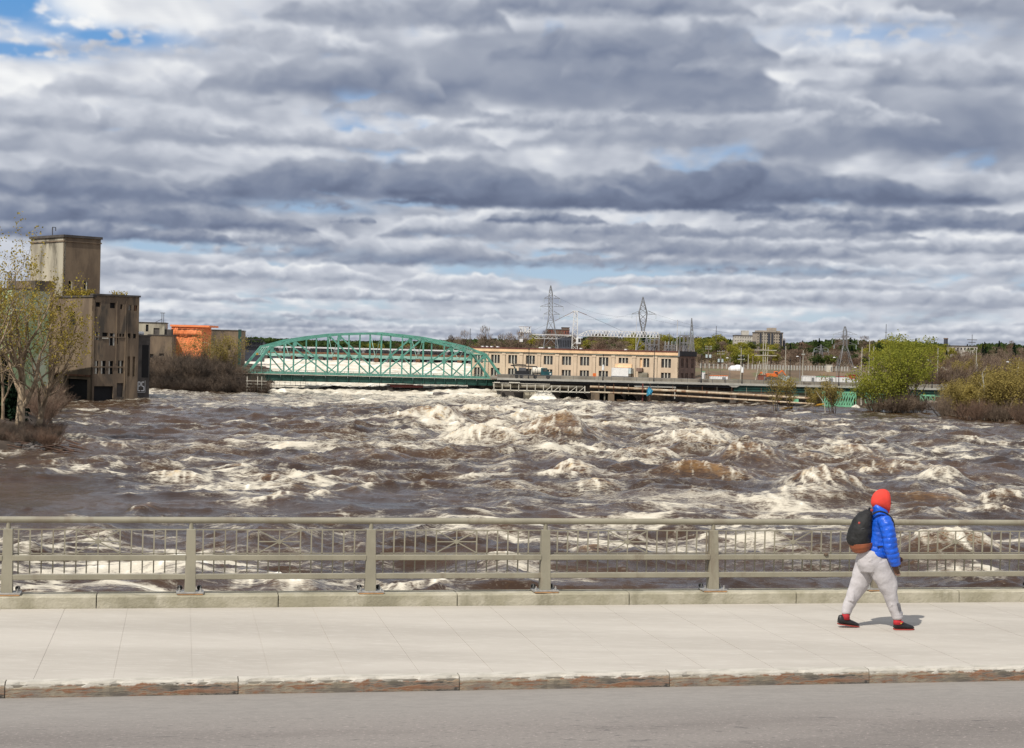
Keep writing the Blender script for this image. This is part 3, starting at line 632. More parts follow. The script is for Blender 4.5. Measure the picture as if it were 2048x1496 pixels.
for a, b in zip(posts[:-1], posts[1:]):
    MB().tube((a, RY + .03, 1.118), (b, RY + .03, 1.118), .041, n=20, cap=False).build('handrail', 'rail_paint', rail, smooth=True)
    for zc in (.634, .389):
        MB().box(a + .06, b - .06, RY - .055, RY + .02, zc - .035, zc + .035).build('rail', 'rail_paint', rail, bevel=.008)
    # slim panel behind the rails
    ty = RY + .045
    MB().box(a + .05, b - .05, ty - .008, ty + .008, .985, 1.0).build('panel_bar', 'rail_paint', rail)
    MB().box(a + .05, b - .05, ty - .008, ty + .008, .675, .688).build('panel_bar', 'rail_paint', rail)
    c = (a + b) / 2 - .03; hw = .275
    xs = [c - hw - .143 * k for k in range(0, 7)] + [c + hw + .143 * k for k in range(0, 7)]
    near = -8.9 < (a + b) / 2 < 8.9
    if near:
        for xx in xs:
            if a + .09 < xx < b - .09:
                MB().box(xx - .0085, xx + .0085, ty - .008, ty + .008, .425, .985).build('baluster', 'rail_paint', rail)
        for xx in (c - .143, c, c + .143): MB().box(xx - .0085, xx + .0085, ty - .008, ty + .008, .425, .675).build('baluster', 'rail_paint', rail)
    else:
        mb = MB()
        for xx in xs: mb.box(xx - .0085, xx + .0085, ty - .008, ty + .008, .425, .985)
        tag(mb.build('baluster_row', 'rail_paint', rail), kind='stuff')
    cz = (.985 + .688) / 2; hh = (.985 - .688) / 2
    st = MB().tube((c, ty - .012, cz), (c, ty + .012, cz), .030, n=14).build('starburst', 'rail_paint', rail)
    for (dx, dz) in ((-hw, 0), (hw, 0), (0, hh), (0, -hh), (-hw, hh), (hw, hh), (-hw, -hh), (hw, -hh)):
        MB().bar((c + dx * .08, ty, cz + dz * .08), (c + dx, ty, cz + dz), .014, .012, up=(0, 1, 0)).build('spoke', 'rail_paint', st)
# ================================================================== trees and shrubs
class Skel:
    """recursive limbs; segments as tapered tubes, tips collected for leaves"""
    def __init__(s, seed): s.r = random.Random(seed); s.mb = MB(); s.tips = []; s.fine = MB()
    def grow(s, p, d, L, r, lev, spec):
        rn = s.r; sp = spec[lev]; n = sp['n']; st = L / n; p = Vector(p); d = Vector(d).normalized(); last = lev == len(spec) - 1
        side = rn.random() * 6.28; kids = sp.get('kids', 0); done = 0
        for i in range(n):
            q = p + d * st; t0, t1 = i / n, (i + 1) / n
            ra, rb = r * (1 - t0 * sp.get('tap', .7)), r * (1 - t1 * sp.get('tap', .7))
            (s.fine if lev >= sp.get('finelev', 99) else s.mb).tube(p, q, ra, rb, sp.get('sides', 5), cap=(i == n - 1))
            p = q
            wob = sp.get('wob', .15)
            d = (d + Vector((rn.uniform(-wob, wob), rn.uniform(-wob, wob), rn.uniform(-wob, wob))) + Vector((0, 0, sp.get('up', .05)))).normalized()
            if last: s.tips.append((p.copy(), d.copy()))
            elif t1 > sp.get('from', .3):
                want = kids * (t1 - sp.get('from', .3)) / (1 - sp.get('from', .3))
                while done < want - .01:
                    done += 1; side += 2.4 + rn.uniform(-.5, .5)
                    a = sp.get('ang', .7) * rn.uniform(.75, 1.25)
                    u = d.orthogonal().normalized(); v = d.cross(u)
                    cd = d * math.cos(a) + (u * math.cos(side) + v * math.sin(side)) * math.sin(a)
                    s.grow(p, cd, L * sp.get('lr', .6) * rn.uniform(.7, 1.15) * (1 - .35 * t1), rb * sp.get('rr', .6), lev + 1, spec)
        return p, d
def quads(pts, size, rs, jit=1.0, asp=1.0, up=0.0, dirs=None):
    """small leaf faces at random attitudes round the given points (numpy)"""
    pts = np.asarray(pts, float); n = len(pts)
    a = rs.normal(size=(n, 3)); a[:, 2] += up; a /= np.linalg.norm(a, axis=1)[:, None]
    if dirs is not None: a = np.asarray(dirs) + a * .35; a /= np.linalg.norm(a, axis=1)[:, None]
    b = np.cross(a, rs.normal(size=(n, 3))); b /= np.linalg.norm(b, axis=1)[:, None] + 1e-9
    sz = size * rs.uniform(.6, 1.3, (n, 1)); a = a * sz * asp; b = b * sz
    v = np.stack([pts - a - b * .4, pts - a * .1 + b, pts + a + b * .3, pts + a * .1 - b], 1).reshape(-1, 3)
    return v, np.arange(4 * n).reshape(-1, 4)

# --- the tall poplars just coming into leaf on the near left point
def poplar(x, y, z, h, lean, seed, label, spread=.5, tr=.34, fork=.18, leaves=1, nk=9):
    root = thing('poplar_tree', label, 'tree', (x, y, z))
    s = Skel(seed)
    spec = [dict(n=9, kids=nk, wob=.07, up=.03, sides=9, tap=.78, ang=.62, lr=.86, rr=.66, **{'from': fork}),
            dict(n=9, kids=7, wob=.20, up=.13, sides=7, tap=.82, ang=.70, lr=.52, rr=.55, **{'from': .2}),
            dict(n=7, kids=6, wob=.24, up=.12, sides=4, tap=.8, ang=.65, lr=.52, rr=.55, **{'from': .15}),
            dict(n=5, kids=4, wob=.22, up=.18, sides=3, tap=.7, ang=.5, lr=.55, rr=.6, finelev=3, **{'from': .2}),
            dict(n=3, kids=0, wob=.2, up=.1, sides=3, tap=.6, finelev=3)]
    s.grow((0, 0, -.6), (lean[0], lean[1], 1), h * .52, tr, 0, spec)
    s.mb.build('trunk', 'bark_pale', root, smooth=True); s.fine.build('twigs', 'bark_pale', root)
    rs = np.random.RandomState(seed)
    tp = np.array([t[0] for t in s.tips]); td = np.array([t[1] for t in s.tips])
    hi = tp[:, 2] > h * .38; keep = hi | (rs.rand(len(tp)) < .12); tp, td = tp[keep], td[keep]
    pts = np.repeat(tp, leaves, 0) + rs.normal(size=(len(tp) * leaves, 3)) * .22
    sel = rs.rand(len(pts)) < .62; pts = pts[sel]
    v, f = quads(pts, .105, rs, asp=1.2)
    mesh_np('leaves', v, f, 'leaf_spring', root)
    return root
PZ = -7.6
g = lambda px, Y: P(px, 705, Y).x
poplar(g(42, 205), 205, PZ, 27, (.02, .0), 11, 'tall poplar with the thickest forked trunk on the near left bank', tr=.62, nk=9)
poplar(g(76, 207), 207, PZ - .6, 23, (.13, .02), 23, 'slimmer poplar leaning right over the water beside the forked poplar', tr=.44, nk=10, leaves=1)
poplar(g(-35, 199), 199, PZ + .3, 30, (.03, .0), 37, 'poplar standing partly cut off by the left edge of the view', tr=.48, nk=10)
poplar(g(8, 222), 222, PZ + .6, 22, (.02, .0), 41, 'thin poplar behind the forked poplar, in front of the pale green wall', tr=.24, nk=8, leaves=1)

# --- bare bushes
def bush_proto(seed, r=2.4, h=3.2, stems=26, m_='twig_dark', sub=5, thick=.045, name='twigs'):
    rs = random.Random(seed); mb = MB()
    def seg(p, d, L, r_, lev):
        for i in range(3):
            q = p + d * (L / 3); mb.tube(p, q, r_ * (1 - i * .22), r_ * (1 - (i + 1) * .22), 3, cap=False); p = q
            d = (d + Vector((rs.uniform(-.3, .3), rs.uniform(-.3, .3), rs.uniform(-.12, .22)))).normalized()
            if lev < 2:
                for _ in range(sub if lev == 0 else 3):
                    dd = (d + Vector((rs.uniform(-1, 1), rs.uniform(-1, 1), rs.uniform(-.4, .7))) * .75).normalized()
                    seg(p, dd, L * rs.uniform(.35, .6), r_ * .5, lev + 1)
    for _ in range(stems):
        a = rs.random() * 6.28; q = rs.random() ** .5
        d = Vector((math.cos(a) * q * .8, math.sin(a) * q * .8, 1)).normalized()
        seg(Vector((math.cos(a) * q * r * .45, math.sin(a) * q * r * .45, -.5)), d, h * rs.uniform(.6, 1.0), thick, 0)
    return mb
def protos(seeds, **kw):
    out = []
    for s_ in seeds:
        o = bush_proto(s_, **kw).build('twigs', kw.get('m_', 'twig_dark')); out.append(o.data); bpy.data.objects.remove(o)
    return out
DARKB = protos((1, 2, 3), stems=18, sub=4, m_='twig_dark')
BROWNB = protos((4, 5, 6), stems=16, sub=4, m_='twig')
REDB = protos((7, 8), stems=16, sub=4, m_='twig_red', thick=.035)
def bush(kind, x, y, z, s, sz, label, group, name='bare_shrub'):
    ds = {'d': DARKB, 'b': BROWNB, 'r': REDB}[kind]
    o = bpy.data.objects.new(name, ds[rng.randrange(len(ds))]); col.objects.link(o)
    o.location = (x, y, z); o.scale = (s, s, sz); o.rotation_euler = (0, 0, rng.random() * 6.28)
    return tag(o, label, 'shrub', group)
# brushy shore between the mill and the truss bridge
for k in range(74):
    px = rng.uniform(298, 520); Y = rng.uniform(445, 472); zt = float(land_l(np.array([g(px, Y)]), np.array([Y]))[0])
    s = rng.uniform(.8, 1.5)
    bush('d' if rng.random() < .5 else 'b', g(px, Y), Y, zt, s, s * rng.uniform(.8, 1.25) * (1 if px < 450 else .8), 'leafless bush in the shore thicket, ' + ('beside the mill annex' if px < 345 else 'before the orange building' if px < 405 else 'under the budding tree' if px < 465 else 'next to the truss bridge') + ('' if Y < 458 else ', back row'), 'bare bushes on the shore beside the truss bridge')
for k in range(14):
    px = rng.uniform(325, 375); Y = rng.uniform(443, 448)
    bush('b', g(px, Y), Y, -9.3, 1.0, .75, 'pale tan bush at the waterline below the dark thicket', 'tan bushes at the waterline beside the mill')
for k in range(58):
    px = rng.uniform(298, 526); Y = rng.uniform(440.5, 447)
    bush('d', g(px, Y), Y, max(-9.6, float(land_l(np.array([g(px, Y)]), np.array([Y]))[0])), rng.uniform(1.1, 1.6), rng.uniform(.7, 1.2), 'low dark bush along the waterline, ' + ('beside the mill annex' if px < 345 else 'below the orange building' if px < 405 else 'below the budding tree' if px < 465 else 'by the pale pipe scaffold'), 'low dark bushes along the waterline')
# undergrowth on the near left point
for k in range(20):
    px = rng.uniform(60, 122); Y = rng.uniform(232, 330); px -= (Y - 232) * .1 - 6
    bush('r' if rng.random() < .5 else 'b', g(px, Y), Y, -8.2, rng.uniform(.8, 1.2), rng.uniform(.7, 1.1), 'reddish bare shrub behind the poplars on the near left bank', 'reddish bare shrubs behind the poplars')
for k in range(64):
    px = rng.uniform(-60, 118); Y = rng.uniform(188, 214)
    bush('d' if k % 2 else 'r', g(px, Y), Y, -8.4, rng.uniform(.35, .6), rng.uniform(.3, .5), ('dark' if k % 2 else 'reddish') + ' low brush at the foot of the ' + ('poplars near the left edge' if px < 20 else 'forked poplar' if px < 70 else 'leaning poplar by the water'), 'low brush at the foot of the poplars')
# dark evergreen behind the poplar trunks
def conifer_data(seed, h=1.0, n=2600, w=.24):
    rs = np.random.RandomState(seed); t = rs.rand(n) ** .75; a = rs.rand(n) * 6.283
    lay = np.floor(t * 13) / 13; rad = w * (1 - t) * (.55 + .45 * np.abs(np.sin(t * 41 + a * 2))) * rs.uniform(.35, 1.05, n)
    pts = np.stack([np.cos(a) * rad, np.sin(a) * rad, .06 + t * .94 - rad * .25], 1)
    return quads(pts, .024, rs, asp=1.6)
for (px, Y, hh, ww, lb) in ((8, 226, 9.5, 1.5, 'dark evergreen behind the forked poplar trunk'), (-30, 232, 11, 1.5, 'dark evergreen at the very left behind the poplars')):
    rt = thing('evergreen_tree', lb, 'tree', (g(px, Y), Y, -7.4)); v, f = conifer_data(int(px) + 50, n=7000, w=.42)
    mesh_np('crown', v * [hh, hh, hh], f, 'leaf_conifer', rt); MB().tube((0, 0, -.5), (0, 0, hh * .9), .2, .03, 6).build('trunk', 'bark_dark', rt)
# drift debris and dark boulders along the near left waterline
dr = random.Random(5)
for k in range(46):
    px = dr.uniform(-40, 172); Y = dr.uniform(184, 197) - max(0, px - 60) * .02; c = Vector((g(px, Y), Y, -8.95 + dr.uniform(.0, .8) * (1 if px < 110 else .45)))
    a = dr.uniform(-.5, .6); L = dr.uniform(1, 4.2); d = Vector((math.cos(a), math.sin(a) * .6, dr.uniform(-.35, .25)))
    m_ = MB().tube(c - d * L / 2, c, .05 + .05 * dr.random(), .07, 5).tube(c, c + d * L / 2 + Vector((0, 0, dr.uniform(-.2, .2))), .07, .02, 5)
    tag(m_.build('drift_branch', 'driftwood'), 'broken branch in the drift heap, ' + ('near the left edge' if px < 30 else 'below the forked poplar' if px < 95 else 'at its right tip in the water'), 'branch', 'drift branches below the poplars')
def rock_mesh(seed, rx, ry, rz):
    bm = bmesh.new(); bmesh.ops.create_icosphere(bm, subdivisions=3, radius=1); rs = random.Random(seed); ox = rs.uniform(0, 50)
    from mathutils import noise as mn
    for v in bm.verts:
        k = 1 + .35 * mn.noise(v.co * 1.2 + Vector((ox, 0, 0))) + .16 * mn.noise(v.co * 3.1 + Vector((0, ox, 0)))
        v.co = Vector((v.co.x * rx * k, v.co.y * ry * k, v.co.z * rz * k))
    me = bpy.data.meshes.new('rock'); bm.to_mesh(me); bm.free(); return me
rks = [rock_mesh(i, 1, 1, .7) for i in range(4)]
def rock(x, y, z, s, m_, label, group=None, name='boulder', sz=None):
    me = rks[rng.randrange(4)]
    if m_ not in [q.name for q in me.materials if q]:
        me = me.copy(); me.materials.clear(); me.materials.append(M[m_])
    o = bpy.data.objects.new(name, me); col.objects.link(o); o.location = (x, y, z); o.scale = (s, s, sz or s); o.rotation_euler = (0, 0, rng.random() * 6)
    return tag(o, label, 'rock', group)
for k in range(30):
    px = dr.uniform(-60, 105); Y = dr.uniform(187, 196)
    rock(g(px, Y), Y, -9.0 + dr.uniform(-.1, .4), dr.uniform(.35, .95), 'stone_rough', 'dark boulder at the waterline below the poplars', 'dark boulders below the poplars')
# rocks in the rapids under the truss bridge
for (px, Y, s, lb) in ((655, 470, 2.4, 'black rock breaking the white water under the left part of the truss bridge, left end'), (676, 472, 3.6, 'largest black rock in the white water under the truss bridge'), (700, 470, 2.6, 'low black rock right of the largest rock under the truss bridge'), (884, 446, 2.3, 'low dark rock in the foam left of the bridge pier')):
    rock(g(px, Y), Y, -8.4, s, 'stone_rough', lb, sz=s * .42)
# vegetation in front of the truss abutment on the shore
def leafy(name, label, cat, x, y, z, h, w, m_leaf, m_bark, seed, nleaf, lsize, levels, tr=.2, stems=1, lean=.25, group=None, leafmin=.2, barksides=4):
    root = thing(name, label, cat, (x, y, z), 0, group); s = Skel(seed)
    for k in range(stems):
        a = 6.28 * k / stems + s.r.random(); L_ = lean if stems > 1 else .05
        s.grow((math.cos(a) * .3 * (stems > 1), math.sin(a) * .3 * (stems > 1), -.8), (math.cos(a) * L_, math.sin(a) * L_, 1), h * .62, tr, 0, levels)
    s.mb.build('trunk', m_bark, root, smooth=False)
    if s.fine.v: s.fine.build('twigs', m_bark, root)
    rs = np.random.RandomState(seed); tp = np.array([t[0] for t in s.tips]); tp = tp[tp[:, 2] > h * leafmin]
    k = max(1, nleaf // len(tp)); pts = np.repeat(tp, k, 0) + rs.normal(size=(len(tp) * k, 3)) * w
    v, f = quads(pts, lsize, rs, asp=1.5); mesh_np('leaves', v, f, m_leaf, root); return root
LV = [dict(n=7, kids=9, wob=.10, up=.03, sides=6, tap=.75, ang=.75, lr=.66, rr=.6, **{'from': .15}),
      dict(n=6, kids=7, wob=.18, up=.10, sides=4, tap=.8, ang=.7, lr=.55, rr=.5, **{'from': .2}),
      dict(n=4, kids=5, wob=.22, up=.08, sides=3, tap=.8, ang=.6, lr=.55, rr=.5, finelev=2, **{'from': .2}),
      dict(n=3, kids=0, wob=.25, up=.02, sides=3, finelev=2)]
leafy('budding_tree', 'round budding tree in front of the stone building left of the truss bridge', 'tree', g(437, 462), 462, -5.2, 15, .55, 'leaf_sedge', 'bark_brown', 61, 6500, .11, LV, tr=.24, stems=3, lean=.45, leafmin=.15)
leafy('bare_tree', 'leafless tree standing against the orange wrapped building', 'tree', g(362, 468), 468, -5.4, 13, .5, 'leaf_sedge', 'bark_dark', 63, 500, .09, LV, tr=.26)
# --- the big willow in the flood on the right
leafy('willow_tree', 'large bright green willow standing in the flood by the road bridge', 'tree', g(1793, 408), 408, WZ, 20, .5, 'leaf_willow', 'bark_brown', 77, 13000, .15, LV, tr=.30, stems=5, lean=.34, leafmin=.22)
leafy('willow_tree', 'taller thin crowned willow just behind the large flooded willow', 'tree', g(1826, 424), 424, WZ, 22, .5, 'leaf_willow', 'bark_brown', 79, 8000, .15, LV, tr=.34, stems=2, lean=.18, leafmin=.35)
leafy('willow_tree', 'low willow growth at the left foot of the large flooded willow', 'tree', g(1752, 406), 406, WZ, 13, .7, 'leaf_willow', 'bark_brown', 80, 5500, .15, LV, tr=.16, stems=5, lean=.6, leafmin=.25)
for k in range(12):
    px = rng.uniform(1745, 1850); bush('b', g(px, 405), 405 + rng.uniform(-3, 3), WZ, 1.2, 1.1, 'bare brown brush around the foot of the large willow', 'brown brush at the foot of the large willow')
# flooded thicket on the right edge
LT = [dict(n=7, kids=7, wob=.10, up=.05, sides=5, tap=.8, ang=.55, lr=.55, rr=.5, **{'from': .25}),
      dict(n=5, kids=6, wob=.18, up=.14, sides=3, tap=.8, ang=.55, lr=.5, rr=.5, finelev=1, **{'from': .2}),
      dict(n=4, kids=0, wob=.22, up=.1, sides=3, finelev=1)]
sap = []
for i in range(4):
    t_ = leafy('flooded_sapling', 'thin budding sapling in the flooded thicket', 'tree', 0, 0, -60, 11, .45, 'leaf_sedge', 'twig' if i % 2 else 'bark_brown', 300 + i, 1500 if i < 3 else 3500, .11, LT, tr=.14, stems=2 if i % 2 else 3, lean=.22); sap.append(t_)
def sapling(i, px, Y, s, label, group, z=WZ):
    t_ = copy_tree(sap[i]); t_.location = (g(px, Y), Y, z); t_.scale = (s, s, s * rng.uniform(.9, 1.15)); t_.rotation_euler = (rng.uniform(-.08, .08), rng.uniform(-.12, .12), rng.random() * 6); t_['label'] = label; t_['group'] = group; return t_
for k in range(62):
    px = 1885 + 260 * rng.random() ** .8; Y = rng.uniform(372, 425) - (px - 1885) * .10
    sapling(rng.randrange(4), px, Y, rng.uniform(.7, 1.12) * (1.4 if px > 1960 else .9), 'thin budding sapling in the flooded thicket, ' + ('its left end' if px < 1930 else 'beside the leaning pale trunk' if px < 2000 else 'at the right edge') + (', front row' if Y < 390 else ', back row'), 'saplings of the flooded thicket')
for k in range(46):
    px = rng.uniform(1890, 2120); Y = rng.uniform(366, 405) - (px - 1885) * .10
    bush('r' if rng.random() < .65 else 'b', g(px, Y), Y, WZ, rng.uniform(.8, 1.3), rng.uniform(.9, 1.4), 'reddish bare shrub in the water below the thicket, ' + ('its left end' if px < 1940 else 'by the pale dead trunks' if px < 2005 else 'its right end'), 'reddish shrubs in the flooded thicket')
for i, (px, Y, a, h_, lb) in enumerate(((1884, 378, -.75, 8, 'dark bare trunk leaning left out of the flooded thicket'), (1972, 366, .02, 11, 'pale straight dead trunk in the flooded thicket'), (1962, 370, .03, 6.5, 'short pale dead trunk left of the straight pale trunk'), (1998, 368, -.42, 10, 'pale trunk leaning left across the flooded thicket'), (2030, 380, .0, 13, 'tall pale trunk near the right edge of the thicket'))):
    mb = MB(); p = Vector((g(px, Y), Y, WZ - .6)); d = Vector((a, 0, 1)).normalized(); r_ = .16
    for j in range(6):
        q = p + d * h_ / 6; mb.tube(p, q, r_, r_ * .86, 6); r_ *= .86; p = q; d = (d + Vector((rng.uniform(-.12, .12), 0, 0))).normalized()
        if j > 2: mb.tube(p, p + Vector((rng.uniform(-1, 1), 0, 1.2)) * 1.3, r_ * .5, .02, 4)
    tag(mb.build('dead_trunk', 'bark_dark' if i == 0 else 'pole_pale'), lb, 'tree')
# saplings standing in the water before the road bridge
for (i, px, Y, s, lb) in ((0, 1553, 398, .95, 'thin bare sapling in the water beside the floating orange debris'), (1, 1582, 400, 1.1, 'tall bare sapling just right of the floating orange debris'), (3, 1632, 392, .62, 'bushy brown sapling in the water before the mint green truss'), (2, 1667, 388, .9, 'brown leafed sapling in front of the mint green truss'), (3, 1672, 391, .7, 'low brown sapling at the foot of the mint green truss')):
    sapling(i, px, Y, s, lb, 'saplings in the water before the road bridge')
for s_ in sap:
    s_.location = (g(2085, 380) + 4 * sap.index(s_), 380, WZ); s_['label'] = 'thin budding sapling in the flooded thicket at the right edge'; s_['group'] = 'saplings of the flooded thicket'
mb = MB(); p0 = Vector((g(1654, 386), 386, WZ - .4))
mb.tube(p0, p0 + Vector((-.3, 0, 2.6)), .11, .09, 6).tube(p0 + Vector((-.3, 0, 2.6)), p0 + Vector((-2.3, 0, 5.4)), .09, .04, 6)
tag(mb.build('dead_trunk', 'pole_pale'), 'pale dead trunk leaning left before the mint green truss', 'tree')

# --- far woods: individual trees in front, one mass behind
def crown_data(seed, kind):
    rs = np.random.RandomState(seed)
    if kind == 'conifer': return conifer_data(seed, n=1300, w=.26)
    n = {'leaf': 1500, 'bare': 1500}[kind]; lobes = 11
    c = rs.normal(size=(lobes, 3)) * [.17, .17, .15] + [0, 0, .62]; rad = rs.uniform(.11, .22, lobes)
    k = rs.randint(lobes, size=n); d = rs.normal(size=(n, 3)); d /= np.linalg.norm(d, axis=1)[:, None]
    pts = c[k] + d * rad[k][:, None] * rs.uniform(.45, 1.05, (n, 1)) * [1, 1, .95]
    if kind == 'leaf': return quads(pts, .020, rs, asp=1.3)
    dr_ = pts - np.array([0, 0, .25]); dr_ /= np.linalg.norm(dr_, axis=1)[:, None]
    return quads(pts, .0042, rs, asp=14, dirs=dr_)
KINDS_T = {'yellow': ('leaf', 'leaf_yellow', 'yellow green budding tree'), 'olive': ('leaf', 'leaf_olive', 'olive green tree'), 'green': ('leaf', 'leaf_far_green', 'dark leafy tree'),
           'conifer': ('conifer', 'leaf_conifer', 'dark pointed conifer'), 'bare': ('bare', 'twig', 'leafless brown tree'), 'rust': ('bare', 'twig_red', 'leafless reddish brown tree')}
TD = {}
for kn, (kd, mt, lb) in KINDS_T.items():
    TD[kn] = []
    for s_ in range(3):
        v, f = crown_data(hash(kn[0]) % 7 * 10 + s_ + len(kn) * 3 if False else len(kn) * 31 + s_, kd); o = mesh_np('crown', v, f, mt); dt = o.data; bpy.data.objects.remove(o)
        mb = MB().tube((0, 0, -.1), (0, 0, .45), .018, .012, 5, False)
        for q in range(5 if kd != 'conifer' else 0):
            a = q * 1.3 + s_; mb.tube((0, 0, .28 + q * .03), (math.cos(a) * .16, math.sin(a) * .16, .62), .009, .003, 3, False)
        o = mb.build('trunk', 'bark_pale' if kd == 'bare' else 'bark_dark'); td = o.data; bpy.data.objects.remove(o); TD[kn].append((dt, td))
def zland(x, y): return float(land_r(np.array([x]), np.array([y]))[0])
def far_tree(kind, px, Y, h, z, where, group, w=1.0):
    dt, td = TD[kind][rng.randrange(3)]; rt = thing('far_tree', KINDS_T[kind][2] + ' ' + where, 'tree', (g(px, Y), Y, z), rng.random() * 6.28, group + ': ' + KINDS_T[kind][2])
    rt.scale = (h * w, h * w, h)
    for nm, d in (('crown', dt), ('trunk', td)):
        o = bpy.data.objects.new(nm, d); col.objects.link(o); o.parent = rt
    return rt
# ridge outline (px, py top) and what grows there
RIDGE = [(1000, 692), (1030, 684), (1060, 672), (1090, 668), (1150, 672), (1200, 663), (1240, 672), (1300, 664), (1330, 670), (1360, 668), (1400, 671), (1430, 668), (1470, 676), (1520, 680), (1580, 682), (1620, 678), (1660, 674), (1700, 673), (1740, 678), (1780, 676), (1830, 679), (1880, 682), (1920, 690), (1960, 682), (2000, 680), (2048, 684), (2120, 684)]
def top_at(px):
    for (a, ya), (b, yb) in zip(RIDGE[:-1], RIDGE[1:]):
        if a <= px <= b: return ya + (yb - ya) * (px - a) / (b - a)
    return RIDGE[0][1] if px < RIDGE[0][0] else RIDGE[-1][1]
def pick(px, row):
    r_ = rng.random()
    if px < 1240: tb = [('bare', .40), ('olive', .35), ('yellow', .2), ('rust', .05)]
    elif px < 1400: tb = [('bare', .45), ('yellow', .25), ('olive', .15), ('conifer', .15)]
    elif px < 1560: tb = [('yellow', .46), ('bare', .2), ('rust', .1), ('olive', .24)]
    elif px < 1620: tb = [('rust', .4), ('conifer', .25), ('bare', .35)]
    elif px < 1740: tb = [('conifer', .34), ('rust', .14), ('bare', .2), ('green', .16), ('olive', .16)]
    elif px < 1900: tb = [('yellow', .45), ('conifer', .3), ('green', .15), ('olive', .1)]
    else: tb = [('bare', .25), ('conifer', .22), ('rust', .2), ('olive', .22), ('yellow', .11)]
    for k_, p_ in tb:
        if r_ < p_: return k_
        r_ -= p_
    return tb[0][0]
def ridge_spot(px):
    for lim, t_ in ((1060, ' left of the crane sign'), (1145, ' behind the crane counter jib'), (1260, ' under the crane jib'), (1395, ' behind the switchyard frames'), (1465, ' above the two transformer poles'), (1570, ' below the apartment blocks'), (1630, ' left of the small pylon'), (1725, ' behind the wide legged pylon'), (1860, ' behind the large willow'), (1955, ' behind the beige tents')):
        if px < lim: return t_
    return ' above the flooded thicket'
for row, (Ya, Yb, cnt, drop) in enumerate(((930, 1050, 58, 0), (800, 900, 58, 9), (690, 770, 58, 20), (610, 660, 58, 32))):
    for i in range(cnt):
        px = 985 + (2110 - 985) * (i + rng.uniform(-.4, 1.2)) / cnt; Y = rng.uniform(Ya, Yb)
        if row >= 2 and px < 1340 and i % 2: continue
        if row == 3 and not (1395 < px < 2120): px = rng.uniform(1400, 2100)
        ty = top_at(px) + drop + rng.uniform(-3, 9) * (.6 if row == 0 else 1)
        x_ = g(px, Y); zb = zland(x_, Y) - .5; zt = P(px, ty, Y).z; kd = pick(px, row)
        h = max(6, zt - zb); 
        if kd == 'conifer': h *= 1.03
        far_tree(kd, px, Y, h, zb, ('on the skyline', 'just below the skyline', 'halfway down the slope', 'at the foot of the slope')[row] + ridge_spot(px), 'trees on the wooded ridge', w=(.85 if kd == 'conifer' else rng.uniform(1.15, 1.6)) * (14 / max(h, 9)) ** .4)
# undergrowth closing the wood's foot: uncountable mass
rs = np.random.RandomState(9); n = 22000; py_ = rs.uniform(985, 2150, n); Yq = rs.uniform(600, 1100, n)
xq = (py_ - 1024) / FPX * Yq; zq = land_r(xq, Yq) + rs.rand(n) ** 1.6 * 2.6
v, f = quads(np.stack([xq, Yq, zq], 1), .13, rs, asp=4, up=1.0); tag(mesh_np('undergrowth', v, f, 'twig'), kind='stuff')
n = 26000; py_ = rs.uniform(985, 2150, n); Yq = rs.uniform(1060, 1400, n); xq = (py_ - 1024) / FPX * Yq
topz = np.array([P(p_, top_at(p_) + 5, 1200).z for p_ in py_]); zb = land_r(xq, Yq); zq = zb + (topz + (Yq - 1200) * .003 - zb) * .86 * np.clip(rs.rand(n) ** .8 + .08 * fbm(xq / 12, Yq / 12, 3, 9), 0, 1.03)
v, f = quads(np.stack([xq, Yq, zq], 1), .9, rs, asp=1.6); tag(mesh_np('far_forest', v, f, 'leaf_far_green'), kind='stuff')
# distant wooded shore upstream
n = 30000; py_ = rs.uniform(300, 1060, n); Yq = rs.uniform(1600, 1950, n); xq = (py_ - 1024) / FPX * Yq
tp_ = 8 + 3.4 * fbm(xq / 45, Yq / 300, 4, 12) + 4.5 * ss_(py_, 700, 1000); zq = -2 + (tp_ + 2 + 3.0) * rs.rand(n) ** .7
v, f = quads(np.stack([xq, Yq, zq], 1), 1.3, rs, asp=1.5); tag(mesh_np('distant_wooded_shore', v, f, 'leaf_far_green'), kind='stuff')
for k in range(34):
    px = rng.uniform(700, 1010); Y = rng.uniform(1480, 1600); kd = rng.choice(['bare', 'olive', 'rust', 'yellow', 'green'])
    far_tree(kd, px, Y, rng.uniform(8, 12) + (3 if px > 850 else 0), -2.4, 'on the distant shore seen through the truss bridge', 'trees on the distant shore', w=1.5)
for (px, Y, h) in ((905, 900, 17), (925, 880, 15), (968, 860, 17), (992, 860, 16), (1012, 850, 16), (1040, 840, 18)):
    far_tree('bare', px, Y, h, -2.8, 'sticking up behind the powerhouse roof left of the crane', 'bare trees behind the powerhouse')

# scrub on the bank behind the right thicket and beside the tents
for k in range(80):
    px = rng.uniform(1838, 2120); Y = rng.uniform(466, 575); x_ = g(px, Y); sz_ = rng.uniform(1.2, 2.1)
    bush('b' if rng.random() < .6 else 'r', x_, Y, zland(x_, Y) - .2, sz_ * 1.2, sz_, 'bare scrub mound on the bank, ' + ('right of the willow' if px < 1900 else 'behind the tall pale pole' if px < 1980 else 'above the right thicket'), 'scrub mounds on the right bank')
for k in range(26):
    px = rng.uniform(1850, 2110); Y = rng.uniform(462, 520); x_ = g(px, Y); t_ = sapling(rng.randrange(4), px, Y, rng.uniform(.6, .95), 'budding sapling on dry ground behind the thicket, ' + ('near the tents' if px < 1920 else 'near the tall pale pole' if px < 1985 else 'near the orange roofed hut'), 'saplings on the right bank', z=zland(x_, Y))

for px in (1090, 1098, 1106, 1114, 1122, 1130, 1138): far_tree('bare' if px % 4 else 'yellow', px, 880, P(px, 668, 880).z - 2, 2, 'in front of the low red brick building', 'trees before the red brick building', w=1.3)
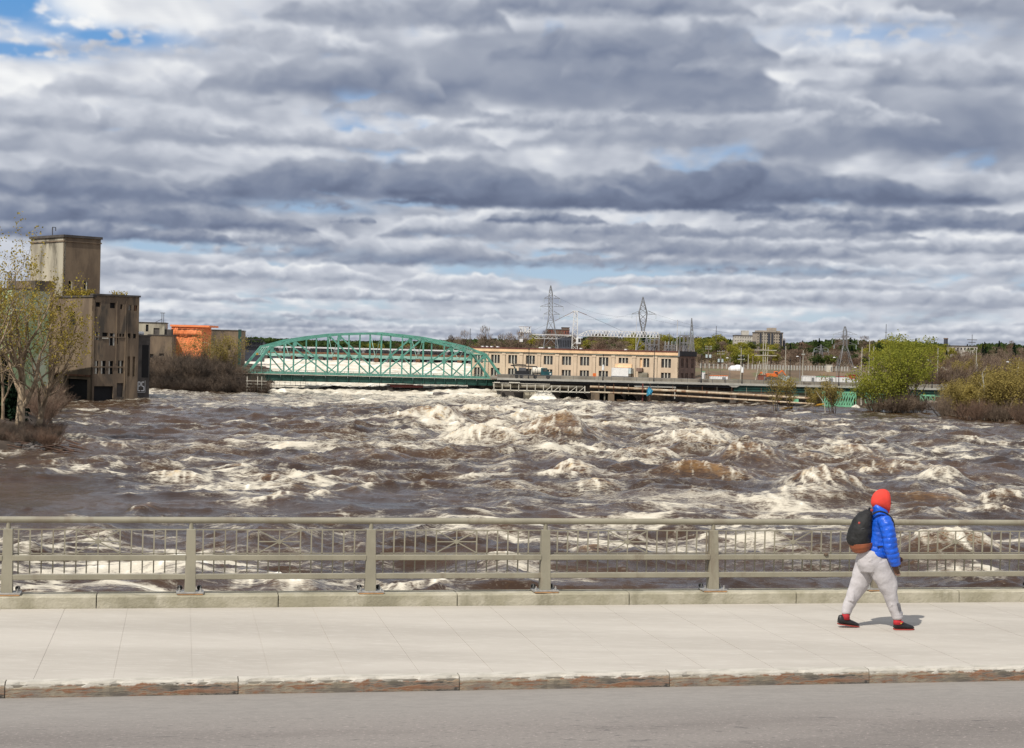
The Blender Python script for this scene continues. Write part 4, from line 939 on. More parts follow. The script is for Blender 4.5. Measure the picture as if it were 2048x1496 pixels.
# ================================================================== buildings
class Frame:
    """a thing's root with its matrix, so pixels can be read off its wall planes"""
    def __init__(s, name, label, cat, loc, rz):
        s.root = thing(name, label, cat, loc, rz); s.m = Matrix.Translation(loc) @ Matrix.Rotation(rz, 4, 'Z')
    def hit(s, F, px, py):                       # face coordinates (x, z) of the pixel on the face plane F (face matrix in local space)
        W = s.m @ F; Wi = W.inverted(); o = Wi @ CAM; d = (Wi.to_3x3() @ ray(px, py)); k = -o.y / d.y; p = o + d * k
        return p.x, p.z
    def rect(s, F, x0, x1, y0, y1):
        a, b = s.hit(F, x0, (y0 + y1) / 2)[0], s.hit(F, x1, (y0 + y1) / 2)[0]; xm = (x0 + x1) / 2
        return (min(a, b), max(a, b), s.hit(F, xm, y1)[1], s.hit(F, xm, y0)[1])
def facade(fr, F, W, z0, z1, wins, depth, wm, x0=0.0, name='wall', mull=0, fm='frame_pale', pane='window_dark', mw=.16, sill=None, wname='window', hz=None):
    mb = MB(); holed(mb, W, z0, z1, [w_[:4] for w_ in wins], depth, 0, x0)
    mb.add([(x0, 0, z0), (x0, depth, z0), (x0, depth, z1), (x0, 0, z1)], [(0, 1, 2, 3)]); mb.add([(W, 0, z0), (W, depth, z0), (W, depth, z1), (W, 0, z1)], [(3, 2, 1, 0)])
    mb.add([(x0, 0, z1), (W, 0, z1), (W, depth, z1), (x0, depth, z1)], [(0, 1, 2, 3)])
    mb.xf(F); mb.build(name, wm, fr.root)
    for w_ in wins:
        a, b, c, d = w_[:4]; o_ = w_[4] if len(w_) > 4 else {}
        kw = dict(mull=mull, fm=fm, pane=pane); kw.update(o_)
        wo_ = MB().add([(a, depth * .9, c), (b, depth * .9, c), (b, depth * .9, d), (a, depth * .9, d)], [(0, 1, 2, 3)]).xf(F).build(kw.get('nm', wname), kw['pane'], fr.root)
        if kw['mull']:
            n = kw['mull']
            for k in range(1, n): xx = a + (b - a) * k / n; MB().box(xx - mw, xx + mw, depth * .25, depth * .85, c, d).xf(F).build('mullion', kw['fm'], wo_)
        if kw.get('sill'): MB().box(a - .1, b + .1, -.12, depth * .3, c - .28, c - .02).xf(F).build('sill', kw['fm'], wo_)
        if kw.get('bar'):
            for (q0, q1) in kw['bar']: MB().box(a + (b - a) * q0, a + (b - a) * q1, depth * .1, depth * .8, c + .02, d - .02).xf(F).build('frame', kw['fm'], wo_)
RX = Matrix.Rotation
# ---- the ruined concrete mill in the river
C0 = P(183, 800, 356)
mill = Frame('mill_ruin', 'abandoned grey concrete mill with square tower standing in the river', 'building', (C0.x, C0.y, -9.6), R(45))
I4 = Matrix.Identity(4)

FLm = Matrix(((0, 1, 0, 0), (-1, 0, 0, 0), (0, 0, 1, 0), (0, 0, 0, 1)))   # face x -> local -y, face y (inward) -> local x
W1 = mill.hit(I4, 277, 690)[0]; ZT = mill.hit(I4, 183, 590)[1]
q = lambda *a: mill.rect(I4, *a)
def cq(cx0, cx1, cy0, cy1): return q(120 + cx0 / 5.755, 120 + cx1 / 5.755, 560 + cy0 / 5.755, 560 + cy1 / 5.755)
wins = [cq(405, 466, 255, 308), cq(576, 638, 262, 325), cq(695, 720, 280, 336), (*cq(788, 824, 288, 348), dict(pane='frame_grey')), (*cq(853, 890, 292, 355), dict(mull=2, fm='rust')),
        (*cq(400, 452, 600, 690), dict(pane='concrete_old', bar=[(.1, .25), (.75, .9)], fm='frame_grey')), (*cq(488, 550, 606, 662), dict(sill=True, fm='frame_pale')), (*cq(568, 628, 612, 755), dict(bar=[(0, .12), (.8, 1)], fm='frame_grey')),
        cq(650, 668, 615, 735), cq(684, 706, 618, 672), cq(720, 740, 620, 672), cq(778, 813, 615, 670), cq(842, 878, 620, 672),
        (*cq(388, 442, 930, 1080), dict(bar=[(.08, .2), (.42, .66)])), (*cq(472, 528, 930, 1083), dict(bar=[(0, .28)])), (*cq(560, 614, 932, 1085), dict(bar=[(0, .25)])), (*cq(668, 732, 928, 1076), dict(mull=2)),
        (*cq(775, 805, 880, 1110), dict(pane='concrete_old', nm='recessed_panel')), (*cq(834, 864, 882, 1112), dict(pane='concrete_old', nm='recessed_panel')),
        (*cq(384, 612, 1222, 1420), dict(nm='flooded_opening', pane='void')), (*cq(654, 730, 1186, 1345), dict(nm='niche', pane='concrete_dark'))]
wins = [(w_[0], w_[1], max(.05, w_[2]), *w_[3:]) for w_ in wins]
facade(mill, I4, W1, 0, ZT, wins, .55, 'concrete_old', pane='void')
for cx in (640, 745, 762, 378): x_ = mill.hit(I4, 120 + cx / 5.755, 700)[0]; MB().box(x_, x_ + .22, -.14, .0, .1 if cx != 640 else 8.5, ZT - 1).build('pilaster', 'concrete_old', mill.root)
for zz, xa in ((ZT - 9.1, 0), (ZT - 15.6, 0)): MB().box(0.1, W1 - 2.6, -.10, 0, zz, zz + .28).build('string_course', 'concrete_old', mill.root)
MB().box(-.25, W1 + .2, -.25, .9, ZT - .05, ZT + .35).build('coping', 'concrete_dark', mill.root)
W2 = 24.0
def lq(x0, x1, y0, y1):
    r_ = mill.rect(FLm, x0, x1, y0, y1); return r_
lw = [(*lq(133, 174, 758, 820), dict(nm='flooded_opening', pane='void')), lq(109, 118, 705, 722), lq(122, 130, 660, 668), (*lq(140, 150, 624, 650), {}), lq(112, 122, 612, 622), lq(92, 100, 650, 668)]
lw = [(a, b, max(.05, c), d, *r_) for (a, b, c, d, *r_) in lw]
facade(mill, FLm, 0.0, 0, ZT - .4, lw, .55, 'concrete_old', x0=-W2, pane='void')
MB().box(-.2, .7, -.1, W2, ZT - .43, ZT - .05).build('coping', 'concrete_dark', mill.root)
MB().box(-.18, 0, .5, W2, 5.6, 6.0).build('ledge', 'rust', mill.root)
MB().box(.6, W1 - .02, .6, W2, 0, ZT - .5).build('core_wall', 'concrete_old', mill.root)
# roof tower
TX0, TY0 = .25, 13.2; F3 = Matrix.Translation((TX0, TY0, 0)); F4 = Matrix.Translation((TX0, TY0, 0)) @ FLm
tw = mill.hit(F3, 201, 520)[0]; tz = mill.hit(F3, 111, 470)[1]
TL = mill.hit(F4, 61, 520)[0]
rr1 = mill.rect(F3, 168, 176, 563, 581); rr2 = mill.rect(F3, 137, 145, 562, 580)
facade(mill, F3, tw, ZT - 1, tz, [(*rr1, dict(bar=[(.55, .8)])), (*rr2, dict(bar=[(.75, .95)]))], .4, 'concrete_old', name='tower_wall', pane='void')
facade(mill, F4, 0.0, ZT - 1, tz, [], .4, 'concrete_pale', x0=TL, name='tower_wall')  # sunward wall: its sunlit brightness is put into a paler concrete
MB().box(TX0 + .45, TX0 + tw, TY0 + .45, TY0 - TL, ZT - 1, tz - .1).build('tower_core', 'concrete_old', mill.root)
MB().box(TX0 - .3, TX0 + tw + .3, TY0 - .3, TY0 - TL + .3, tz - .3, tz + .25).build('parapet', 'concrete_dark', mill.root)
MB().box(TX0 - .18, TX0 + tw + .18, TY0 - .18, TY0 - TL + .1, tz - 1.3, tz - 1.0).build('cornice', 'concrete_old', mill.root)
MB().bar((TX0 + 1, TY0 + 7, tz), (TX0 + 1, TY0 + 7, tz + 2.2), .18).bar((TX0 + 1, TY0 + 7, tz + 2.2), (TX0 + 1.8, TY0 + 7, tz + 2.2), .14).bar((TX0 + 1.8, TY0 + 7, tz + 2.2), (TX0 + 1.8, TY0 + 7, tz + 1.4), .14).build('roof_vent', 'steel_dark', mill.root)
# lower block behind the tower to the left and annex right
MB().box(-4.5, .58, 17, 30, 0, ZT + 3.2).build('rear_wing', 'concrete_old', mill.root)
F5 = Matrix.Translation((W1 + .02, 1.4, 0)); ax = mill.hit(F5, 300, 700)[0]; azt = mill.hit(F5, 290, 673)[1]
MB().box(W1 + .02, W1 + ax, 1.4, 9, 0, azt).build('annex', 'concrete_dark', mill.root)
MB().box(W1 + .02, W1 + ax + .15, 1.2, 9, azt, azt + .35).build('annex_coping', 'concrete_dark', mill.root)
gp = mill.rect(F5, 283, 297, 690, 755); MB().add([(W1 + gp[0] + .1, 1.37, gp[2]), (W1 + gp[1], 1.37, gp[2]), (W1 + gp[1], 1.37, gp[3]), (W1 + gp[0] + .1, 1.37, gp[3])], [(0, 1, 2, 3)]).build('dark_patch', 'void', mill.root)
MB().tube((W1 + .3, 2.5, azt + .7), (W1 + ax * .7, 2.5, azt + .7), .42, .42, 10).build('white_tank', 'white_paint', mill.root, smooth=True)
def stroke_text(fr, F, pts_list, th, m_, name='graffiti', parent=None, off=-.03):
    mb = MB()
    for (x0, z0, x1, z1) in pts_list: mb.bar((x0, off, z0), (x1, off, z1), th, .02, up=(0, 1, 0))
    mb.xf(F); return mb.build(name, m_, parent or fr.root)
Fg = Matrix.Translation((W1 + .05, 1.4, 0)); gx0, gx1, gz0, gz1 = mill.rect(Fg, 274.5, 290, 762, 783)
gx0 = max(gx0, .1); gh = gz1 - gz0; gw = gx1 - gx0
def g_(u, v): return gx0 + gw * u, gz0 + gh * v
def S(*ps): return [(*g_(*a), *g_(*b)) for a, b in zip(ps[:-1], ps[1:])]
stroke_text(mill, Fg, S((.38, .08), (.08, .08), (.08, .9), (.36, .9), (.36, .55), (.08, .5)), .22, 'white_paint', 'graffiti_letter')      # e
stroke_text(mill, Fg, S((.86, .9), (.55, .9), (.55, .55), (.86, .45), (.86, .08), (.5, .08)), .22, 'white_paint', 'graffiti_letter')   # S
stroke_text(mill, Fg, S((1.0, 1.05), (1.0, -.08), (.0, -.08)), .07, 'white_paint', 'graffiti_outline')
gz0 -= 2.6; gh = 1.9
stroke_text(mill, Fg, S((.05, .1), (.15, .8), (.35, .7), (.2, .45), (.4, .1)) + S((.5, .1), (.62, .7), (.8, .2)) + S((.85, .7), (1.1, .1), (1.3, .75)), .08, 'steel_grey', 'graffiti_tag')
# weeds on the mill roof
rs = np.random.RandomState(3)
for (u0, u1, v_, h_, n, lb) in ((.5, 7.5, 12.4, 2.4, 1500, 'green weeds growing on the mill roof at the foot of the tower'), (8.0, 12.0, 6, 2.0, 700, 'small green shrub on the mill roof right of the tower')):
    a = np.stack([rs.uniform(u0, u1, n), v_ + rs.normal(size=n) * .4, ZT - .5 + rs.rand(n) ** 1.3 * h_ * (.5 + .5 * rs.rand(n))], 1)
    a = np.array([tuple(mill.m @ Vector(p)) for p in a]); v, f = quads(a, .10, rs, asp=2, up=.5)
    tag(mesh_np('roof_weeds', v, f, 'leaf_spring'), lb, 'weeds')
# pale green building at the far left edge with roof tank frame
pg = Frame('green_building', 'pale green rendered building at the left edge behind the poplars', 'building', (*P(22, 705, 338)[:2], -8), R(50))
zt = pg.hit(FLm, 12, 578)[1]
facade(pg, FLm, 0.0, 0, zt, [lq_ for lq_ in [(-9, -7.6, 8, 10.4), (-14, -12.6, 8, 10.4), (-9, -7.6, 14, 16.4), (-14, -12.6, 14, 16.4)]], .3, 'pale_green_wall', x0=-22, pane='window_dark')
MB().box(.35, 9, 0, 22, 0, zt - .1).build('side_wall', 'pale_green_wall', pg.root); MB().box(-.15, 9, -.15, 22, zt - .1, zt + .25).build('roof', 'concrete_dark', pg.root)
c = pg.m.inverted() @ P(18, 575, 341); mb = MB(); bx, by, bz = c.x, c.y, zt + .2
for sx in (0, 1.5):
    for sy in (0, 1.5): mb.bar((bx + sx, by + sy, bz), (bx + sx, by + sy, bz + 3.0), .14)
for zz in (.8, 1.9, 3.0):
    mb.bar((bx, by, bz + zz), (bx + 1.5, by, bz + zz), .12).bar((bx, by + 1.5, bz + zz), (bx + 1.5, by + 1.5, bz + zz), .12).bar((bx, by, bz + zz), (bx, by + 1.5, bz + zz), .12)
mb.box(bx + .3, bx + 1.2, by + .3, by + 1.2, bz + .1, bz + 1.4); mb.build('roof_frame', 'steel_grey', pg.root)

# ---- low stone works left of the orange building
def plain(name, label, px0, px1, pyt, Y, zb, dep, m_, rz=0, holes=(), pane='void', roofm='concrete_dark', par=.3, cat='building', mull=0, fm='frame_pale', wname='window'):
    a = P(px0, (pyt), Y); fr = Frame(name, label, cat, (a.x, a.y, zb), rz); W = fr.hit(I4, px1, pyt + 5)[0]; zt = fr.hit(I4, (px0 + px1) / 2, pyt)[1]
    hs = [(*fr.rect(I4, *h[:4]), *(h[4:])) for h in holes]
    facade(fr, I4, W, 0, zt, hs, .3, m_, pane=pane, mull=mull, fm=fm, wname=wname)
    MB().box(.02, W - .02, .35, dep, 0, zt - .05).build('side_wall', m_, fr.root); MB().box(-.15, W + .15, -.15, dep + .1, zt, zt + par).build('roof', roofm, fr.root)
    fr.W, fr.zt = W, zt; return fr
low = plain('stone_works', 'low grey stone works with blank wall right of the mill', 296, 344, 671, 500, -4, 14, 'concrete_old', R(6), [(300, 307, 708, 716), (318, 328, 707, 712)])
upb = plain('roof_house', 'upper tan block with dark doorway on the stone works', 268, 329, 646, 506, -4, 10, 'brick_tan' if False else 'concrete_pale', R(6), [(291.5, 297, 649, 663, dict(nm='doorway')), (307, 319, 656, 669, dict(pane='concrete_dark'))])
MB().box(upb.W - .1, upb.W + 2, .8, 7, 0, upb.zt - 1.8).build('dark_wing', 'concrete_dark', upb.root)
xm = upb.hit(I4, 323, 640)[0]; mb = MB()
for dx in (0, .55): mb.bar((xm + dx, 1, upb.zt), (xm + dx, 1, upb.zt + 3.2), .16)
mb.bar((xm, 1, upb.zt + 1.3), (xm - 1.9, 1, upb.zt + .3), .14).bar((xm - .5, 1, upb.zt + 3.2), (xm + 1.0, 1, upb.zt + 3.2), .18); mb.build('hoist_frame', 'steel_dark', upb.root)
# ---- building wrapped in bright orange sheeting
ow = Frame('wrapped_building', 'building wrapped in bright orange sheeting behind the shore thicket', 'building', (*P(342, 700, 520)[:2], -4), R(-4))
W = ow.hit(I4, 404, 680)[0]; zt = ow.hit(I4, 370, 653)[1]
nx, nz = 60, 40; gx, gz = np.meshgrid(np.linspace(0, W, nx), np.linspace(0, 1, nz)); gx, gz = gx.ravel(), gz.ravel()
fold = .35 * fbm(gx * .9, gz * 2, 3, 5) + .25 * np.abs(pn(gx * 1.7, gz * 6, 6)) ; zz = gz * zt; bump_ = np.where((zz > zt - 2.6) & (zz < zt - .9), -.35, 0)
v = np.stack([gx, -fold + bump_, zz], 1); i = np.arange(nx * nz).reshape(nz, nx); f = np.stack([i[:-1, :-1], i[:-1, 1:], i[1:, 1:], i[1:, :-1]], -1).reshape(-1, 4)
mesh_np('sheeting', v, f, 'orange_wrap', ow.root)
gy, gz2 = np.meshgrid(np.linspace(0, 11, 24), np.linspace(0, 1, nz)); gy, gz2 = gy.ravel(), gz2.ravel(); fold = .3 * fbm(gy * .9, gz2 * 3, 3, 8)
i = np.arange(24 * nz).reshape(nz, 24); f = np.stack([i[:-1, :-1], i[:-1, 1:], i[1:, 1:], i[1:, :-1]], -1).reshape(-1, 4)
mesh_np('side_sheeting', np.stack([W + fold, gy, gz2 * zt], 1), f, 'orange_wrap', ow.root)
MB().box(.2, W - .3, .5, 11, 0, zt - .1).build('core_wall', 'concrete_old', ow.root)
MB().box(-.3, W + 2.4, -.5, 11, zt - .1, zt + .5).build('sheeted_parapet', 'orange_wrap', ow.root)
for zz in (zt - .9, zt - 2.7): MB().box(-.1, W, -.55, -.3, zz, zz + .12).build('batten', 'rust', ow.root)
# ---- stone building behind the budding tree with the green corner downpipe
sb = plain('stone_building', 'rough stone building with dark green corner behind the budding tree', 404, 478, 661, 540, -4, 20, 'masonry' if False else 'concrete_old', R(3), [(412, 418, 680, 690), (440, 446, 690, 700), (455, 461, 690, 700)])
MB().box(sb.W - .2, sb.W + .7, -.35, 1.2, 0, sb.zt + .5).build('green_corner', 'bridge_dark', sb.root)
# road wall, barriers and cars on the shore road
a, b = P(318, 727, 480), P(495, 738, 480); dn = Vector((0, 1, 0))
MB().bar((a.x, 480, -2.4), (b.x, 480, -2.9), .3, .5).build('top', 'concrete_deck'); o = bpy.data.objects['top']; o.name = 'shore_wall'; tag(o, 'long low pale road wall above the shore thicket', 'wall')
MB().bar((a.x, 481.5, -3.4), (b.x, 481.5, -3.9), .2, 1.6).build('retaining', 'masonry'); o = bpy.data.objects['retaining']; o.name = 'retaining_wall'; tag(o, 'dark retaining wall under the low pale road wall', 'wall')
def small_car(name, label, x, y, z, rz, m_, L=4.4, W=1.8, H=1.5, group=None):
    t = thing(name, label, 'car', (x, y, z), rz, group)
    pr = [(-L / 2, .35), (L / 2, .35), (L / 2, .75), (L * .28, .9), (L * .12, H), (-L * .28, H), (-L * .42, .95), (-L / 2, .85)]
    mb = MB(); mb.loft([[(x_, s_ * W / 2, z_) for x_, z_ in pr] for s_ in (-1, 1)]); mb.build('body', m_, t, bevel=.06)
    wn = [(-L * .38, .98), (L * .22, .98), (L * .10, H - .1), (-L * .27, H - .1)]
    for s_ in (-1, 1): MB().loft([[(x_, s_ * (W / 2 + .005), z_) for x_, z_ in wn], [(x_, s_ * (W / 2 + .015), z_) for x_, z_ in wn]]).build('window', 'window_dark', t)
    for sx in (-L * .31, L * .31):
        for s_ in (-1, 1):
            w_ = MB().tube((sx, s_ * (W / 2 - .2), .33), (sx, s_ * (W / 2 + .02), .33), .33, n=14).build('wheel', 'bolt_dark', t); MB().tube((sx, s_ * (W / 2 + .02), .33), (sx, s_ * (W / 2 + .03), .33), .18, n=10).build('rim', 'steel_grey', w_)
    return t
small_car('parked_car', 'red car on the shore road below the stone works', g(328, 466), 466, -4.2, .05, 'red')
small_car('parked_car', 'white car on the shore road left of the red car', g(310, 467), 467, -4.6, .0, 'white_paint')
for k in range(7):
    px = 461 + k * 5.3; c = Vector((g(px, 462), 462, -4.9))
    mb = MB().box(-.07, .07, -.05, .05, 0, 1.5).box(-.22, .22, -.22, .22, 0, .08); o = mb.build('marker_post', 'orange'); o.location = c; tag(o, 'orange marker post in the row behind the thicket by the truss bridge', 'post', 'orange marker posts behind the thicket')
t = thing('street_lamp', 'thin pale lamp post rising beside the budding tree', 'street lamp', (g(417.5, 470), 470, -5))
MB().tube((0, 0, 0), (0, 0, 9.0), .12, .07, 8).build('pole', 'pole_pale', t); MB().bar((0, 0, 9), (-1.2, 0, 9.2), .08).build('arm', 'pole_pale', t); MB().box(-1.6, -1.1, -.12, .12, 9.12, 9.25).build('lamp_head', 'steel_grey', t)

# ---- powerhouse
pc = P(1356, 757, 468); ph = Frame('powerhouse', 'long tan brick powerhouse with rows of triple windows beyond the road bridge', 'building', (pc.x, pc.y, -4.6), R(-29))
# face runs to the left of the corner: face x is negative
zroof = ph.hit(I4, 1300, 702)[1]; xl = ph.hit(I4, 944, 700)[0]
cen = [957, 990.5, 1025, 1060.4, 1096, 1132.7, 1169, 1207, 1246.5, None, 1332]
wu, wl = [], []
zu0, zu1 = ph.hit(I4, 1332, 735.5)[1], ph.hit(I4, 1332, 717.5)[1]; zl0, zl1 = ph.hit(I4, 1332, 757)[1], ph.hit(I4, 1332, 745.5)[1]
hw = abs(ph.hit(I4, 1341.5, 730)[0] - ph.hit(I4, 1322, 730)[0]) / 2
W3 = dict(mull=3)
hs = []
for c in cen:
    if c is None: continue
    xc = ph.hit(I4, c, 730)[0]
    if c == 1246.5: hs.append((xc - hw, xc + hw, zu0 + 1.0, zu1, W3)); continue
    hs.append((xc - hw, xc + hw, zu0, zu1, W3)); hs.append((xc - hw, xc + hw, .5, zl1, W3))
a = ph.rect(I4, 1286.5, 1298.5, 716, 734.5); hs.append((a[0], a[1], zu0, zu1, dict(mull=2)))
a = ph.rect(I4, 1279.5, 1284.5, 716, 734); hs.append((a[0], a[1], zu0 - .1, zu1, dict(pane='cornice', nm='boarded_opening')))
facade(ph, I4, 0.0, 0, zroof - .3, hs, .45, 'brick_tan', x0=xl, mw=.13)
wz = zroof
for k, (o1, o2, z_a, z_b, mt) in enumerate(((-.30, 0, wz - 1.15, wz - .25, 'cornice'), (-.20, 0, wz - 1.5, wz - 1.16, 'copper_strip'), (-.42, .5, wz - .24, wz + .12, 'roof_red'))):
    MB().box(xl - .2, .1, o1, o2, z_a, z_b).build(('cornice', 'copper_band', 'roof_edge')[k], mt, ph.root)
for c0, c1 in zip(cen[:-1], cen[1:]):
    if c0 is None: c0 = 1290
    if c1 is None: c1 = 1290
    x_ = ph.hit(I4, (c0 + c1) / 2, 730)[0]
    for dx in (-.55, .55):
        MB().box(x_ + dx - .06, x_ + dx + .06, -.06, 0, .2, wz - 1.9).build('pier_edge', 'pipe_grey', ph.root)
    MB().box(x_ - .5, x_ + .5, -.16, 0, .1, wz - 1.52).build('pilaster', 'brick_tan', ph.root); MB().box(x_ - .65, x_ + .65, -.24, 0, wz - 2.1, wz - 1.55).build('pilaster_cap', 'brick_tan', ph.root)
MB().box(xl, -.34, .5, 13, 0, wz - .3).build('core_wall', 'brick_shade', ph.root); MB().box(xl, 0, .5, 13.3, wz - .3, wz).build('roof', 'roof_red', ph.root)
FRs = Matrix(((0, -1, 0, 0), (1, 0, 0, 0), (0, 0, 1, 0), (0, 0, 0, 1)))
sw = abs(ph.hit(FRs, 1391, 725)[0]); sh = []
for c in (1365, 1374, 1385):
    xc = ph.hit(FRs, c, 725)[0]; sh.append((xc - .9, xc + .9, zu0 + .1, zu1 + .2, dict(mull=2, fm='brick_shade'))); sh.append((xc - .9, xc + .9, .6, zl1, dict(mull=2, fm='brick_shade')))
facade(ph, FRs, sw, 0, wz - .3, sh, .3, 'brick_shade'); MB().box(0.02, .3, 0, sw + .2, wz - 1.3, wz + .15).build('side_cornice', 'black_steel', ph.root)  # shaded end wall: its shade is put into a darker brick colour
MB().tube((.2, -.2, wz - 1.4), (.2, -.2, wz + .3), .28, n=8).build('downpipe_head', 'steel_grey', ph.root)
# equipment on the facade: metal shed, orange board, balcony box
a = ph.rect(I4, 1229.5, 1263, 735.8, 757); sh_ = thing('metal_shed', 'white corrugated metal shed against the powerhouse wall', 'shed'); sh_.matrix_world = ph.m
mb = MB(); n = 26
for k in range(n):
    x0_ = a[0] + (a[1] - a[0]) * k / n; x1_ = a[0] + (a[1] - a[0]) * (k + 1) / n; mb.box(x0_, x1_, -2.2 - (.05 if k % 2 else 0), -.2, .05, a[3])
mb.build('wall', 'white_paint', sh_); MB().box(a[0] - .1, a[1] + .1, -2.35, -.2, (a[2] + a[3]) / 2 - 1.0, (a[2] + a[3]) / 2 - .8).build('rail', 'steel_grey', sh_); MB().box(a[1], a[1] + .7, -2.0, -.2, a[3] - 1.6, a[3] - .1).build('vent_box', 'transformer', sh_)
b = ph.rect(I4, 1231.5, 1265, 727.8, 735.5); o = MB().box(b[0], b[1], -.55, -.33, b[2] + .05, b[3]).build('awning_board', 'cornice'); o.matrix_world = ph.m; tag(o, 'long orange board above the white metal shed', 'board')
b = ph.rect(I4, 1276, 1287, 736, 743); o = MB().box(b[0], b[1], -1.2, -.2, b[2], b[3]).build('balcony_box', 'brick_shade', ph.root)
b = ph.rect(I4, 1279, 1297, 745, 755); o = MB().box(b[0], b[1], -.8, -.25, b[2], b[3]).build('utility_cabinet', 'pipe_grey', ph.root)
for c in (958, 967, 976, 988, 1073, 1078, 1092, 1155, 1245): x_ = ph.hit(I4, c, 696)[0]; MB().box(x_ - .35, x_ + .35, 2, 2.7, wz, wz + .45).build('roof_vent', 'white_paint', ph.root)

# ---- ring dam upstream, long walkway and dark rail bridge
dm = thing('ring_dam', 'dam of dark gates and piers across the river seen through the truss bridge', 'dam', (0, 0, 0))
Yd = 675
a, b = P(478, 703, Yd), P(985, 712, Yd)
MB().box(a.x - 8, b.x, Yd - 2.0, Yd + 3, .9, 1.7).build('deck', 'rust', dm); MB().box(a.x - 8, b.x, Yd - 2.2, Yd - 2.02, -.35, .9).build('gate_beam', 'bridge_pale', dm)
k = 0; px = 506
while px < 965:
    x_ = g(px, Yd); MB().box(x_ - .9, x_ + .9, Yd - 4, Yd + 4, -4, .0).build('pier', 'masonry' if k % 3 else 'rust', dm)
    if px > 700: MB().box(x_ + .9, x_ + .9 + (g(27.5, Yd) - g(0, Yd)) * .45, Yd - 1.5, Yd, -1.9, -.2).build('gate', 'black_steel', dm)
    if k % 2 == 0:
        w_ = MB().box(x_ - .5, x_ + .5, Yd - 1, Yd, 1.7, 2.5).tube((x_ - .9, Yd - .5, 2.9), (x_ + .9, Yd - .5, 2.9), .3, n=8).bar((x_, Yd - .5, 2.4), (x_, Yd - .5, 4.0), .15).build('winch', 'steel_grey', dm)
    px += 27.6; k += 1
mb = MB(); px = 480
while px < 985: x_ = g(px, Yd); mb.bar((x_, Yd - 2, 1.7), (x_, Yd - 2, 2.7), .08); px += 9
mb.bar((a.x, Yd - 2, 2.7), (b.x, Yd - 2, 2.7), .09); mb.build('handrail', 'steel_dark', dm)
a, b = P(480, 691, 760), P(968, 703, 760)
wk = thing('long_walkway', 'long dark gallery with white roof line crossing behind the dam', 'gallery'); MB().box(a.x, b.x, 760, 764, a.z - .5, a.z + .15).build('roof', 'white_paint', wk); MB().box(a.x, b.x, 760.3, 763.6, -1.5, a.z - .5).build('wall', 'black_steel', wk)
rb = thing('rail_bridge', 'black steel girder bridge behind the stone building on the left', 'bridge'); Yr = 600
a, b = P(482, 677, Yr), P(536, 679, Yr); zb_ = P(500, 690, Yr).z
MB().box(a.x - 3, b.x - 2.4, Yr, Yr + .5, a.z - .5, a.z).build('top_chord', 'black_steel', rb); MB().box(a.x - 3, b.x, Yr, Yr + .5, zb_ - .4, zb_ + .2).build('bottom_chord', 'black_steel', rb)
n = 6
for k in range(n + 1): x_ = a.x - 3 + (b.x - a.x + .4) * k / n; MB().box(x_ - .12, x_ + .12, Yr + .05, Yr + .4, zb_, a.z - .2).build('vertical', 'black_steel', rb)
for k in range(n): x_ = a.x - 3 + (b.x - a.x + .4) * k / n; MB().bar((x_, Yr + .2, zb_), (x_ + (b.x - a.x) / n, Yr + .2, a.z - .3), .16).build('diagonal', 'black_steel', rb)
MB().bar((b.x - 2.5, Yr + .2, a.z - .2), (b.x, Yr + .2, zb_), .3).build('end_post', 'black_steel', rb)
MB().box(a.x - 3, b.x - 2, Yr + 1, Yr + 6, zb_ - 6, a.z - 1.2).build('mesh_screen', 'apt_dark', rb)

# ---- far buildings above the wood
def block(name, label, px0, px1, pyt, pyb, Y, m_, win, nx, nz, rz=0, dep=12, cat='building'):
    a = P(px0, pyt, Y); zb = P(px0, pyb, Y).z - 6; fr = Frame(name, label, cat, (a.x, a.y, zb), rz); W = fr.hit(I4, px1, pyt)[0]; zt = fr.hit(I4, (px0 + px1) / 2, pyt)[1]; z0 = fr.hit(I4, px0, pyb)[1]
    hs = []
    for i in range(nx):
        for j in range(nz):
            xa = W * (i + .28) / nx; xb = W * (i + .72) / nx; za = z0 + (zt - z0) * (j + .25) / nz; hs.append((xa, xb, za, za + (zt - z0) / nz * .5))
    facade(fr, I4, W, 0, zt, hs, .3, m_, pane=win); MB().box(.02, W - .02, .35, dep, 0, zt - .05).build('side_wall', m_, fr.root); MB().box(-.2, W + .2, -.2, dep, zt, zt + .5).build('roof', 'concrete_dark', fr.root)
    fr.W, fr.zt, fr.z0 = W, zt, z0; return fr
ap = block('apartment_block', 'tan apartment block with dark balconies above the wood', 1514, 1566, 666, 692, 940, 'apt_tan', 'apt_dark', 11, 5, R(4))
for u in (.10, .42, .55, .88): MB().box(ap.W * u, ap.W * (u + .07), -.5, -.02, ap.z0 - 2, ap.zt - .3).build('balcony_stack', 'apt_dark', ap.root)
MB().box(ap.W * .5, ap.W * .76, 1, 9, ap.zt + .5, ap.zt + 3.0).build('penthouse', 'apt_tan', ap.root); MB().box(ap.W * .08, ap.W * .92, 1.5, 11, ap.zt + .5, ap.zt + 1.4).build('upper_storey', 'apt_tan', ap.root); MB().box(-2.2, 0, 2, 10, 0, ap.zt - 5).build('dark_wing', 'apt_dark', ap.root); MB().box(ap.W, ap.W + 1.8, 2, 10, 0, ap.zt - 4).build('dark_wing', 'apt_dark', ap.root)
a2 = block('apartment_block', 'pale stepped apartment block left of the tan one', 1469, 1509, 672, 692, 960, 'apt_pale', 'frame_grey', 8, 3, R(-3)); MB().box(a2.W * .38, a2.W * .72, 1, 9, a2.zt + .5, a2.zt + 3.2).build('penthouse', 'apt_pale', a2.root)
